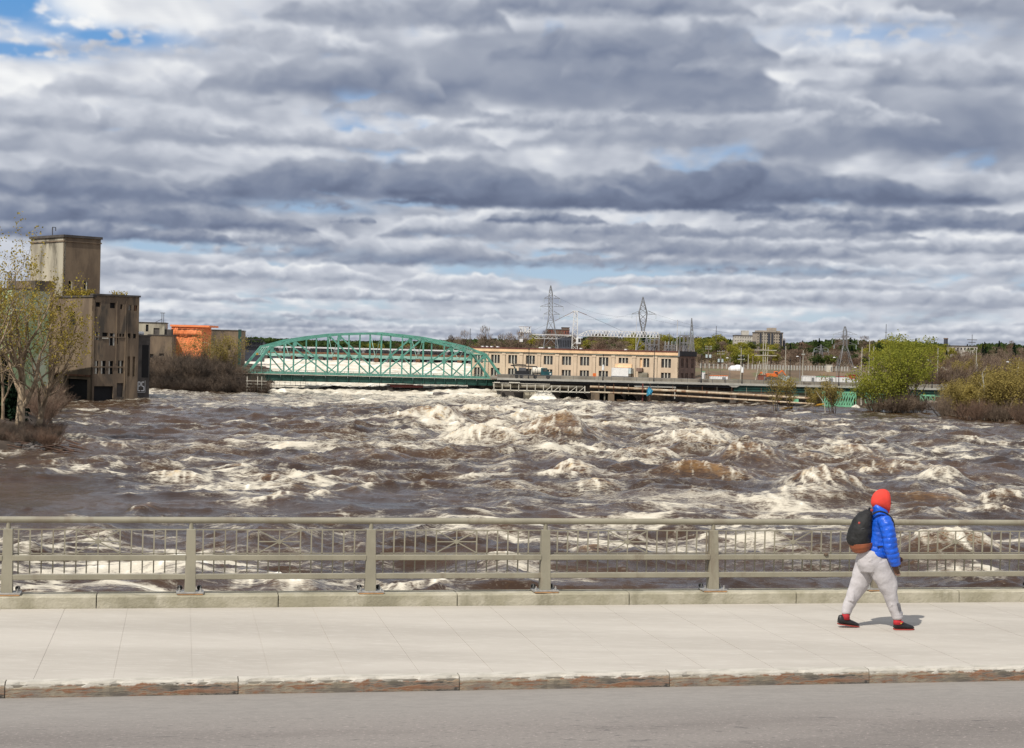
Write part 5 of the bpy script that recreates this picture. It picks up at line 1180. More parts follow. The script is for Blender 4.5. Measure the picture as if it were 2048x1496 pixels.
block('brick_building', 'low red brick building behind the left pylon', 1093, 1139, 660, 669, 1000, 'brick_red', 'apt_dark', 9, 1); block('brick_building', 'small dark brick block with white tank right of the red one', 1124, 1139, 656, 668, 1010, 'brick_shade', 'apt_dark', 3, 1)
block('dark_shed', 'tall dark ribbed shed behind the powerhouse roof under the crane', 1112, 1143, 674, 700, 620, 'apt_dark', 'black_steel', 9, 1)
block('long_house', 'pale house row glimpsed through the trees on the right ridge', 1905, 1955, 693, 702, 900, 'apt_pale', 'apt_dark', 7, 1)
t = thing('chimney', 'dark brick chimney rising above the right ridge', 'chimney', (g(1891, 1000), 1000, 8)); MB().tube((0, 0, -4), (0, 0, P(1891, 678, 1000).z - 8), 1.4, 1.2, 10).build('stack', 'apt_dark', t); MB().tube((0, 0, P(1891, 678, 1000).z - 8), (0, 0, P(1891, 678, 1000).z - 7.4), 1.4, 1.4, 10).build('cap', 'brick_shade', t)
# ================================================================== the green truss bridge
PL_, PR_ = P(497, 745, 458), P(1005, 757, 485)
ax_ = Vector((PR_.x - PL_.x, PR_.y - PL_.y, 0)); LB = ax_.length; RZ = math.atan2(ax_.y, ax_.x)
tb = Frame('truss_bridge', 'green steel truss bridge with arched top chord over the rapids', 'bridge', (PL_.x, PL_.y, PL_.z - .1), RZ)
grade = (PR_.z - PL_.z) / LB; NP = 12
pxs = [497, 541, 587, 632, 676, 719, 762, 804, 846, 888, 930, 970, 1005]; topy = [None, 691.5, 679, 672, 667, 665.3, 664.6, 668.5, 673.7, 682, 691.6, 706.5, None]
X_ = [tb.hit(I4, p_, 720)[0] for p_ in pxs]; X_[0], X_[12] = 0, LB
ZT_ = [None] + [tb.hit(I4, pxs[k], topy[k])[1] - .3 for k in range(1, 12)] + [None]
zb = lambda x_: grade * x_
BWID = 11.7; tr_ = tb.root
for side, y in ((0, 0.0), (1, BWID)):
    B = lambda k: Vector((X_[k], y, zb(X_[k]) + .1)); Tn = lambda k: Vector((X_[k], y, ZT_[k]))
    mk = lambda a, b, w_, h_, nm, m_='bridge_green': MB().bar(a, b, h_, w_, up=(0, 1, 0)).build(nm, m_, tr_)
    for k in range(1, 11): mk(Tn(k), Tn(k + 1), .5, .62, 'top_chord')
    mk(B(0), Tn(1) + Vector((-.05, 0, .1)), .5, .66, 'end_post'); mk(B(12), Tn(11) + Vector((.05, 0, .1)), .5, .66, 'end_post')
    MB().bar((0, y, .1), (LB, y, zb(LB) + .1), .35, .55).build('bottom_chord', 'bridge_green', tr_)
    for k in range(1, 12): mk(B(k), Tn(k), .3, .42 if k % 2 == 0 else .34, 'vertical')
    mid = lambda a, b, t: a.lerp(b, t)
    for (t_, gk, bt) in ((2, 3, 4), (4, 5, 6), (8, 7, 6), (10, 9, 8)):
        a, b = Tn(t_), B(bt); gpt = mid(a, b, .5); gpt.x = X_[gk]; gpt.z = (a.z + b.z) / 2
        mk(a, gpt, .3, .40, 'diagonal'); mk(gpt, b, .3, .36, 'diagonal'); mk(gpt, B(t_), .22, .28, 'sub_diagonal')
        o8 = [(gpt.x + .62 * (1.0 if abs(math.cos(q)) < .5 else .8) * math.cos(q), gpt.z + .85 * math.sin(q)) for q in [math.pi / 8 + k * math.pi / 4 for k in range(8)]]
        MB().loft([[(px_, y - .22, pz_) for px_, pz_ in o8], [(px_, y + .22, pz_) for px_, pz_ in o8]]).build('gusset_plate', 'bridge_green', tr_)
    mk(Tn(1), B(2), .22, .34, 'diagonal'); mk(Tn(11), B(10), .22, .34, 'diagonal')
    for k in (1, 2, 4, 8, 10, 11):
        s_ = 1 if k < 6 else -1; t0 = Tn(k); MB().box(t0.x - .45 + s_ * .25, t0.x + .55 + s_ * .25, y - .2, y + .2, t0.z - 1.5, t0.z - .1).build('corner_plate', 'bridge_green', tr_)
for k in range(1, 12):
    z_ = ZT_[k] - .15; MB().bar((X_[k], .3, z_), (X_[k], BWID - .3, z_), .22, .3).build('cross_strut', 'bridge_green', tr_)
    if k < 11:
        MB().bar((X_[k], .3, z_), (X_[k + 1], BWID - .3, ZT_[k + 1] - .15), .12).build('lateral_brace', 'bridge_green', tr_); MB().bar((X_[k + 1], .3, ZT_[k + 1] - .15), (X_[k], BWID - .3, z_), .12).build('lateral_brace', 'bridge_green', tr_)
    if k in (2, 4, 6, 8, 10):
        zl = zb(X_[k]) + 5.2
        MB().bar((X_[k], .3, zl), (X_[k], BWID - .3, zl), .16).build('sway_strut', 'bridge_pale', tr_)
        for (ya, yb) in ((.3, BWID / 2), (BWID - .3, BWID / 2)): MB().bar((X_[k], ya, z_ - .1), (X_[k], yb, zl), .13).build('sway_brace', 'bridge_pale', tr_)
for (k0, k1) in ((0, 1), (12, 11)):
    a = Vector((X_[k0], 0, zb(X_[k0]))); b = Vector((X_[k1], 0, ZT_[k1])); p1_, p2_ = a.lerp(b, .98), a.lerp(b, .70)
    for pp in (p1_, p2_): MB().bar((pp.x, .3, pp.z), (pp.x, BWID - .3, pp.z), .2, .3).build('portal_strut', 'bridge_pale', tr_)
    n = 8
    for q in range(n):
        ya, yb = .3 + (BWID - .6) * q / n, .3 + (BWID - .6) * (q + 1) / n; pa, pb = (p1_, p2_) if q % 2 else (p2_, p1_)
        MB().bar((pa.x, ya, pa.z), (pb.x, yb, pb.z), .1).build('portal_lattice', 'bridge_pale', tr_)
# deck, fascia girder with its shadowed step, sidewalk rail, lamps
def along(name, y0, y1, z0, z1, m_, x0=-3, x1=None, par=None):
    x1 = LB + 3.5 if x1 is None else x1
    return MB().loft([[(x_, y0, z0 + zb(x_)), (x_, y1, z0 + zb(x_)), (x_, y1, z1 + zb(x_)), (x_, y0, z1 + zb(x_))] for x_ in (x0, x1)]).build(name, m_, par or tr_)
along('deck', -.9, BWID + .9, -.35, -.10, 'concrete_deck'); along('deck_edge', -1.45, -.9, -.22, -.06, 'frame_pale')
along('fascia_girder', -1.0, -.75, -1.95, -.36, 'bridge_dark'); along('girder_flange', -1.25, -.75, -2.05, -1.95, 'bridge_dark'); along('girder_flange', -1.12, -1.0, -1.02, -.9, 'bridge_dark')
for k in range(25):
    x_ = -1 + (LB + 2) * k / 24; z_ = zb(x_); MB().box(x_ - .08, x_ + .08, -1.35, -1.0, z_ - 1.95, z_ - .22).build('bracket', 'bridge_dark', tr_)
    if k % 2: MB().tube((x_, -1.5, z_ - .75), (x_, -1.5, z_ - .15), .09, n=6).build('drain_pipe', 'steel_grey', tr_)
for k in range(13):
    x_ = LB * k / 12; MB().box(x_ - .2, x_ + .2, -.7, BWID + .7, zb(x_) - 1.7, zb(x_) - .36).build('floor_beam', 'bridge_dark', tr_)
mb = MB()
for k in range(46): x_ = -2 + (LB + 4) * k / 45; mb.bar((x_, -1.35, zb(x_) - .1), (x_, -1.35, zb(x_) + 1.05), .05)
for zz in (.35, .7, 1.05): mb.bar((-2, -1.35, zb(-2) + zz), (LB + 2, -1.35, zb(LB + 2) + zz), .045)
mb.build('sidewalk_rail', 'bridge_pale', tr_)
mb = MB()
for zz in (.4, .85): mb.bar((-2, BWID + .8, zb(-2) + zz), (LB + 2, BWID + .8, zb(LB + 2) + zz), .12)
for k in range(30): x_ = -2 + (LB + 4) * k / 29; mb.bar((x_, BWID + .8, zb(x_) - .1), (x_, BWID + .8, zb(x_) + .9), .1)
mb.build('far_guardrail', 'pipe_grey', tr_)
a = tb.hit(I4, 962, 770)[0]; b = tb.hit(I4, 1000, 770)[0]
MB().box(a + .2, b + 1.5, .2, BWID + .5, -9.0, zb(LB) - 1.96).build('pier', 'concrete_dark', tr_); MB().box(-5, -.6, 1.5, BWID + 2, -8, -1.96).build('abutment', 'masonry', tr_)
# graffiti swirls sprayed along the right end of the top chord
FG_ = Matrix.Translation((0, -.34, 0)); rgf = random.Random(8)
for (u0, u1, nm_) in ((932, 946, 12), (906, 924, 8), (838, 840, 3)):
    for k in range(nm_):
        px = rgf.uniform(u0, u1); kx = tb.hit(FG_, px, 705)[0]; i = max(1, min(10, sum(1 for q in X_[1:11] if q < kx))); t_ = (kx - X_[i]) / (X_[i + 1] - X_[i]); zc = ZT_[i] + (ZT_[i + 1] - ZT_[i]) * t_ - rgf.uniform(.0, 1.3)
        a0 = rgf.random() * 6; mb = MB(); rr2_ = rgf.uniform(.25, .55)
        for s_ in range(5):
            a1 = a0 + 1.0; mb.bar((kx + rr2_ * math.cos(a0), -.34, zc + rr2_ * math.sin(a0)), (kx + rr2_ * math.cos(a1), -.34, zc + rr2_ * math.sin(a1)), .09, .02, up=(0, 1, 0)); a0 = a1
        mb.build('graffiti_swirl', 'bridge_pale', tr_)
yl = tb.hit(Matrix.Translation((0, 3, 0)), 524, 702); MB().box(2.6, 3.1, 2.0, 2.6, 5.0, 5.6).build('signal_lamp', 'yellow', tr_)
# traffic drums at the two ends
for (px, lb) in ((503, 'orange traffic drum at the left end of the truss bridge'), (992, 'orange barrier on the deck at the right end of the truss bridge')):
    x_ = tb.hit(Matrix.Translation((0, 2, 0)), px, 742)[0]; o = thing('traffic_drum', lb, 'traffic drum'); o.matrix_world = tb.m @ Matrix.Translation((x_, 2, zb(x_) - .08))
    MB().tube((0, 0, 0), (0, 0, 1.1), .36, .28, 12).build('drum', 'orange', o); MB().tube((0, 0, .45), (0, 0, .65), .345, .33, 12, False).build('band', 'white_paint', o)
# catwalks and work platform under the bridge
cw = thing('catwalk', 'black cable catwalk hanging under the left part of the truss bridge', 'catwalk'); cw.matrix_world = tb.m
x0, z0_ = tb.hit(I4, 528, 769.5); x1, z1_ = tb.hit(I4, 632, 772)
MB().bar((x0, 0, z0_), (x1, 0, z1_), .9, .16).build('walkway', 'black_steel', cw)
for k in range(11): t_ = k / 10; MB().bar((x0 + (x1 - x0) * t_, 0, z0_ + (z1_ - z0_) * t_ - .3), (x0 + (x1 - x0) * t_, 0, zb(x0) - 1.8), .07).build('hanger', 'steel_dark', cw)
cw2 = thing('catwalk', 'black catwalk hanging under the right part of the truss bridge', 'catwalk'); cw2.matrix_world = tb.m
x0, z0_ = tb.hit(I4, 760, 773); x1, z1_ = tb.hit(I4, 962, 781)
MB().bar((x0, .5, z0_), (x1, .5, z1_), .8, .16).build('walkway', 'black_steel', cw2); MB().bar((x0 + 8, .5, z0_ + .9), (x1, .5, z1_ + .95), .1).build('cable_rail', 'steel_dark', cw2)
for k in range(13): t_ = k / 12; MB().bar((x0 + (x1 - x0) * t_, .5, z0_ + (z1_ - z0_) * t_ - .3), (x0 + (x1 - x0) * t_, .5, zb(x0) - 2.0), .08).build('hanger', 'steel_dark', cw2)
rp = thing('work_platform', 'dark red work platform slung under the middle of the truss bridge', 'platform'); rp.matrix_world = tb.m
x0, z0_ = tb.hit(I4, 780, 771.5); x1, z1_ = tb.hit(I4, 846, 773.5); zz_ = (z0_ + z1_) / 2
MB().box(x0, x1, 0, 6, zz_ - .4, zz_ - .15).build('floor', 'red_steel', rp); MB().box(x0, x1, -.1, .05, zz_ - .15, zz_ + .35).build('toe_board', 'red_steel', rp); MB().box(x0, x1 - 2, 3, 3.2, zz_ + .1, zz_ + .5).build('beam', 'red_steel', rp)
pb = tb.hit(I4, 779, 779); o = MB().box(-.8, .8, -.5, .5, -.6, .6).build('float_box', 'concrete_dark'); o.matrix_world = tb.m @ Matrix.Translation((pb[0], 0, pb[1])); tag(o, 'grey box hanging below the left end of the red platform', 'box')
pp_ = thing('pipe_scaffold', 'pale pipe scaffold on the shore at the left foot of the truss bridge', 'scaffold', (g(512, 440), 440, -8.2))
for zz in (0, .8, 1.6, 2.4): MB().bar((-2.5, 0, zz), (3.0, 0, zz), .12).build('rail', 'frame_pale', pp_)
for xx in (-2.2, .6, 1.7): MB().bar((xx, 0, -1), (xx, 0, 3.6), .14).build('post', 'frame_pale', pp_)

# ================================================================== road bridge to the right
YB = 445.0; rb2 = thing('road_bridge', 'long flat road bridge with railing in front of the powerhouse', 'bridge', (0, YB, 0)); 
xa, xb = g(1003, YB) - 1, g(1985, YB); zf = lambda px, py: P(px, py, YB).z
zT = -3.62
xg = g(1470, YB)
def seg(nm, x0, x1, y0, y1, z0, z1, m_, par=rb2): return MB().box(x0, x1, y0, y1, z0, z1).build(nm, m_, par)
seg('deck_slab', xa, xb, 0, 14, zT - .32, zT, 'concrete_deck'); seg('slab_edge', xa, xb, -.35, .0, zT - .42, zT + .08, 'frame_grey')
seg('edge_girder', xa, xg, .25, .8, zT - 1.15, zT - .33, 'black_steel')
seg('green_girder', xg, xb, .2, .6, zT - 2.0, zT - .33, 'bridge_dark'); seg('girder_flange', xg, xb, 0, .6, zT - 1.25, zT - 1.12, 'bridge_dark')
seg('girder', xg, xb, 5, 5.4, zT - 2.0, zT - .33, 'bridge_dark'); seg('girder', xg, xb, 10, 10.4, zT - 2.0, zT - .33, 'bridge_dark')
seg('approach_slab', xa - 2, xa + 9, 14.01, 56, zT - .5, zT - .02, 'concrete_deck'); seg('far_parapet', xa, xb, 13.6, 14, zT, zT + .95, 'concrete_deck')
x_ = xa; k = 0
while x_ < xb: MB().box(x_ - .045, x_ + .045, -.22, -.12, zT + .08, zT + 1.12).build('railing_post', 'steel_dark', rb2); x_ += 3.42; k += 1
seg('top_rail', xa, xb, -.22, -.12, zT + 1.06, zT + 1.14, 'steel_grey'); seg('lower_rail', xa, xb, -.2, -.14, zT + .58, zT + .62, 'steel_dark')
xh = g(1470, YB); MB().loft([[(xh - 1.6, y_, zT - .42), (xh + 1.6, y_, zT - .42), (xh + .6, y_, zT - .95), (xh - .6, y_, zT - .95)] for y_ in (-.3, .15)]).build('joint_bracket', 'frame_grey', rb2)
# masonry wall with water arches under the deck
def arch_wall(x0, x1, y, z0, z1, arches, m_, nm, par, dep=1.0):
    mb = MB(); n = int((x1 - x0) / .4)
    def low(x_):
        for (c, hw_, zs) in arches:
            if abs(x_ - c) < hw_: return z0 + (zs - z0) * math.sqrt(max(0, 1 - ((x_ - c) / hw_) ** 2))
        return z0
    for k in range(n):
        u0, u1 = x0 + (x1 - x0) * k / n, x0 + (x1 - x0) * (k + 1) / n; l0, l1 = low(u0), low(u1)
        mb.add([(u0, y, l0), (u1, y, l1), (u1, y, z1), (u0, y, z1), (u0, y + dep, l0), (u1, y + dep, l1)], [(0, 1, 2, 3), (0, 4, 5, 1)])
    return mb.build(nm, m_, par)
gx_ = lambda p_: g(p_, YB)
arch_wall(xa + 1, g(1480, YB), 3.0, -10, zT - .3, [(gx_(1150), gx_(1166) - gx_(1150) + 2.2, -6.3), (gx_(1212), 2.4, -7.0), (gx_(1236), 2.4, -7.0), (gx_(1262), 2.4, -7.2)], 'masonry', 'arched_wall', rb2)
seg('dark_backing', xa + 1, g(1480, YB), 4.2, 5, -10, -4.6, 'void')  # black sheet behind the arches, painting the shade inside them
for (c, w_) in ((1193, 2.2), (1311, 4.0), (1030, 6.5), (1225, 1.6)): seg('buttress', gx_(c) - w_ / 2, gx_(c) + w_ / 2, .6, 3.0, -10, -6.9 if c != 1311 else -4.7, 'concrete_old' if c != 1030 else 'concrete_dark')
seg('pier_block', gx_(1068) - 2.6, gx_(1068) + 2.4, -.4, 2.9, -10, -7.2, 'concrete_pale'); seg('pier_block', gx_(1312), gx_(1334), 1.6, 2.9, -10, -4.5, 'concrete_old'); seg('underdeck_slab', gx_(1270), gx_(1352), -2.4, .5, -5.05, -4.8, 'frame_grey'); seg('slab_post', gx_(1350) - .12, gx_(1350) + .12, -2.3, -2.0, -8, -5.05, 'frame_grey')
seg('abutment', gx_(1718), gx_(1738), 1, 13, -10, zT - .33, 'concrete_old'); seg('abutment_post', gx_(1725), gx_(1728), .8, 1, -8.6, zT - 1.3, 'frame_pale'); seg('pier', gx_(1464), gx_(1476), 1, 12, -10, zT - .6, 'masonry')
# mint green trusses below the deck
def mint(px0, px1, pyt, pyb, Y, label, flip=1):
    t = thing('mint_truss', label, 'truss', (0, Y, 0)); a, b = g(px0, Y), g(px1, Y); xm_ = (px0 + px1) / 2; z1_, z0_ = P(xm_, pyt, Y).z, P(xm_, pyb, Y).z; n = max(3, round((px1 - px0) / 11))
    for y_ in (0, 3.2):
        MB().bar((a, y_, z1_), (b, y_, z1_), .3, .4).build('top_chord', 'mint', t); MB().bar((a, y_, z0_), (b, y_, z0_), .3, .4).build('bottom_chord', 'mint', t)
        for k in range(n + 1): xx = a + (b - a) * k / n; MB().bar((xx, y_, z0_), (xx, y_, z1_), .22).build('vertical', 'mint', t)
        for k in range(n): xx = a + (b - a) * k / n; xq_ = a + (b - a) * (k + 1) / n; MB().bar((xx, y_, z0_ if flip > 0 else z1_), (xq_, y_, z1_ if flip > 0 else z0_), .26).build('diagonal', 'mint', t)
    return t
mint(1652, 1714, 785, 812, 440, 'mint green lattice truss under the road bridge left of the willow'); mint(1733, 1783, 788, 806, 443, 'mint green lattice truss half hidden by the large willow', -1); mint(1843, 1872, 791, 806, 444, 'short mint green truss right of the large willow', -1)
mt_ = MB().box(gx_(1591), gx_(1601), 1, 1.4, -8.2, -5.9).build('mint_truss', 'mint'); mt_.location.y = YB; tag(mt_, 'small mint green frame at the end of the water pipes', 'frame')
MB().bar((gx_(1873), YB - .6, -5.7), (gx_(1915), YB - .6, -5.7), .25).build('x', 'mint'); o = bpy.data.objects['x']; o.name = 'mint_beam'; tag(o, 'thin mint green beam right of the short mint truss', 'beam')
# ---- pipe bridge in front of the wall
pb_ = thing('pipe_bridge', 'pale steel frame carrying a thick water pipe in front of the arched wall', 'pipe bridge', (0, 0, 0)); Yp = 441
def LP(px, py, Y): return P(px, py, Y)
N = 11
for k in range(N + 1):
    px = 988 + 182 * k / N; t_, b_ = LP(px, 768 + .4 * (px - 988) / 14, Yp), LP(px, 780.5 + .4 * (px - 988) / 14, Yp)
    for y_ in (0, 2.6): MB().bar((t_.x, Yp + y_, b_.z - .15), (t_.x, Yp + y_, t_.z + .1), .16).build('post', 'frame_pale', pb_)
    MB().bar((t_.x, Yp, t_.z), (t_.x, Yp + 2.6, t_.z), .12).build('cross_bar', 'frame_pale', pb_)
    if k in (7, 8, 10, 11): a_ = LP(px - 15, 780, Yp); MB().bar((a_.x, Yp, b_.z), (t_.x, Yp, t_.z), .14).build('brace', 'frame_pale', pb_)
A1, A2 = LP(985, 779.5, Yp), LP(1184, 785, Yp); MB().bar(A1, A2, .16, .26).build('bottom_beam', 'frame_pale', pb_); MB().bar(A1 + Vector((0, 2.6, 0)), A2 + Vector((0, 2.6, 0)), .16, .26).build('bottom_beam', 'frame_pale', pb_)
A1, A2 = LP(985, 765.5, Yp), LP(1100, 768.5, Yp); MB().bar(A1, A2, .1, .14).build('top_beam', 'frame_pale', pb_)
for (px0, px1) in ((988, 1000), (1018, 1040)): a_, b_ = LP(px0, 764.8, Yp), LP(px1, 766, Yp); MB().box(a_.x, b_.x, Yp - .2, Yp + 2.8, a_.z - .1, a_.z + .08).build('cover_plate', 'frame_pale', pb_)
MB().tube(LP(986, 771, Yp + 1.3), LP(1166, 775, Yp + 1.3), .42, n=12).build('pipe', 'pipe_grey', pb_, smooth=True)
pipes = thing('water_pipes', 'two long cream water pipes running low along the road bridge', 'pipes')
up_ = [(1180, 773.6, 441), (1298, 778.4, 441), (1306, 780, 440), (1350, 781.6, 438), (1623, 797, 418)]; lo_ = [(1180, 784, 440), (1290, 788, 440), (1350, 791.2, 437), (1630, 808, 416)]
for i, (pts_, r_) in enumerate(((up_, .33), (lo_, .24))):
    mb = MB()
    for a_, b_ in zip(pts_[:-1], pts_[1:]): mb.tube(LP(*a_), LP(*b_), r_, n=12, cap=True)
    mb.build('pipe', 'pipe_cream', pipes, smooth=False)
for k in range(15):
    px = 1198 + k * 29.5; t_ = (px - 1180) / 443; Y = 440 - 22 * max(0, (px - 1340) / 283) if px > 1340 else 440
    a_ = LP(px, 766 + (px - 1180) * .030, Y); b_ = LP(px, 787 + (px - 1180) * .050, Y); MB().bar(b_, a_, .10).build('hanger', 'rust' if k % 2 else 'pipe_grey', pipes)
    MB().tube(LP(px - 1.4, 0, Y) * 0 + Vector((a_.x - .15, Y, LP(px, 773.6 + (px - 1180) * .0525, Y).z)), Vector((a_.x + .15, Y, LP(px, 773.6 + (px - 1180) * .0525, Y).z)), .40, n=12).build('collar', 'rust', pipes)
for (px, m_, pt, pb2) in ((1286, 'red_steel', 767, 800), (1210, 'pipe_grey', 770, 800)): a_, b_ = LP(px, pt, 440), LP(px, pb2, 440); MB().bar((a_.x, 440.6, -9.5), (a_.x, 440.6, a_.z), .34).build('support_post', m_, pipes)
mb = MB().bar(LP(1345, 778, 431), LP(1622, 792, 417), .08)
tag(mb.build('cable', 'pipe_grey'), 'thin cable strung just above the upper water pipe', 'cable')
c = LP(1299, 784, 437); rs = np.random.RandomState(2); mb = MB()
for k in range(7): a0 = k * .9; mb.add([(0, 0, 1.6), (math.cos(a0) * .9, -.3, .3 - .6 * math.sin(a0)), (math.cos(a0 + 1) * .8, .3, -.9 + .3 * math.cos(a0)), (.1, -.4, -.6)], [(0, 1, 2), (0, 2, 3), (1, 2, 3)])
o = mb.build('tarp', 'cyan_tarp'); o.location = c; tag(o, 'torn bright blue tarp caught on the post under the road bridge', 'tarp')
o = MB().bar((0, 0, -2.5), (.1, 0, 3.0), .2).bar((0, 0, -1), (1.3, 0, -2.5), .16).bar((0, 0, -1), (-.8, 0, -2.6), .14).build('snagged_timber', 'driftwood'); o.location = LP(1299, 790, 437); tag(o, 'snagged timber under the torn blue tarp', 'timber')
o = MB().box(-1.6, 1.6, -.08, .0, -.5, .3).build('graffiti', 'red'); o.location = LP(1310, 797, 446.4); o.location.y = 446.45; tag(o, 'patch of dark red graffiti on the pier under the road bridge', 'graffiti')
# white water pouring out beside the arch
nx, ny = 40, 30; U, V = np.meshgrid(np.linspace(-1, 1, nx), np.linspace(0, 1, ny)); U, V = U.ravel(), V.ravel(); cc = P(1087, 797, 441)
hz_ = 2.4 * np.sqrt(np.clip(1 - np.abs(U) ** 3, 0, 1)) * (1 - V ** 2) + .25 * fbm(U * 5, V * 5, 3, 6); v = np.stack([cc.x + U * 2.9 * (1 + V * .6), 446 - V * 7, WZ - .3 + hz_], 1); i = np.arange(nx * ny).reshape(ny, nx); f = np.stack([i[:-1, :-1], i[:-1, 1:], i[1:, 1:], i[1:, :-1]], -1).reshape(-1, 4)
o = mesh_np('spillway_water', v, f, 'river_water', smooth=True); fattr(o, 'foam', np.full(nx * ny, .85)); fattr(o, 'painted_translucence', np.full(nx * ny, .4)); tag(o, kind='structure')
# lamp posts on the road bridge
for (px, pyt, lb, lan) in ((1058, 700, 'black lamp post on the road bridge behind the tank truck', 0), (1207, 712, 'black lamp post on the road bridge left of the metal shed', 1), (1309, 697, 'tall black lamp post on the road bridge right of the metal shed', 0), (1404, 712, 'black lamp post on the road bridge right of the powerhouse', 0), (1485.5, 714, 'black lamp post with white lantern above the bridge joint', 1), (1581, 722, 'black lamp post on the road bridge above the water pipes', 0), (1679, 722, 'black lamp post on the road bridge above the mint green truss', 0), (1866, 735, 'black lamp post on the road bridge right of the willow', 0)):
    t = thing('lamp_post', lb, 'lamp post', (g(px, YB + .3), YB + .3, zT)); h_ = P(px, pyt, YB).z - zT
    MB().tube((0, 0, 0), (0, 0, h_), .13, .07, 8).build('pole', 'black_steel', t); MB().tube((0, 0, 0), (0, 0, .5), .22, .16, 8).build('base', 'black_steel', t)
    MB().ball((0, 0, h_ + .25), .2, .2, .3, 8, 6).build('finial', 'black_steel', t)
    if lan: MB().tube((.0, -.25, h_ * .42), (.0, -.25, h_ * .42 + 1.5), .34, .28, 8).build('lantern', 'glass_white', t)
for (px, Y, z_, lb) in ((1190, YB + 1, None, 'orange road work sign on the road bridge in front of the powerhouse'),):
    t = thing('road_work_sign', lb, 'sign', (g(px, Y), Y, zT)); MB().bar((0, 0, 0), (0, 0, 1.2), .08).build('stand', 'steel_dark', t); MB().box(-.45, .45, -.04, .04, 1.0, 1.95).build('board', 'orange', t)
# tank / pump truck on the bridge
tk = thing('tank_truck', 'dark truck with pump gear and a white tank parked on the road bridge', 'truck', (g(1064, YB + 4), YB + 4, zT)); L2 = (g(1104, YB) - g(1022, YB)); x0 = -L2 / 2
MB().box(x0 + .5, -x0 - .2, -1.1, 1.1, .85, 1.15).build('chassis', 'black_steel', tk)
c_ = MB().loft([[(-x0 - 3.0, s_, 1.0), (-x0 - .1, s_, 1.0), (-x0, s_, 1.9), (-x0 - 1.1, s_, 2.0), (-x0 - 1.3, s_, 3.0), (-x0 - 3.0, s_, 3.0)] for s_ in (-1.15, 1.15)]).build('cab', 'teal_truck', tk, bevel=.06)
MB().box(-x0 - 2.5, -x0 - 1.45, -1.17, -1.15, 2.1, 2.8).build('window', 'window_dark', c_); MB().box(-x0 - .6, -x0 - .2, -1.17, -1.15, 1.3, 1.6).build('headlight', 'glass_white', c_)
MB().tube((.2, 0, 2.2), (3.0, 0, 2.2), 1.0, .95, 16).build('tank', 'tank_white', tk, smooth=False)
for xx in (.2, 1.6, 3.0): MB().tube((xx - .05, 0, 2.2), (xx + .05, 0, 2.2), 1.03, n=16).build('tank_band', 'steel_grey', tk)
MB().box(x0 + 1.2, -.6, -1.1, 1.1, 1.15, 2.1).build('pump_body', 'black_steel', tk); MB().box(x0 + 2.0, -1.5, -.9, .9, 2.1, 3.0).build('pump_housing', 'steel_dark', tk)
MB().bar((x0 - .2, 0, 3.5), (1.5, 0, 3.3), .3, .3).bar((x0 + .3, 0, 3.9), (-1.5, 0, 3.7), .25).build('boom', 'black_steel', tk); MB().bar((x0 + 1.5, 0, 2.0), (x0 + .4, 0, 3.7), .3).build('boom_mast', 'teal_truck', tk)
for xx in (x0 + 1.5, x0 + 2.8, 1.0, -x0 - 1.0):
    for s_ in (-1.15, .85): MB().tube((xx, s_, .52), (xx, s_ + .3, .52), .52, n=14).build('wheel', 'bolt_dark', tk)
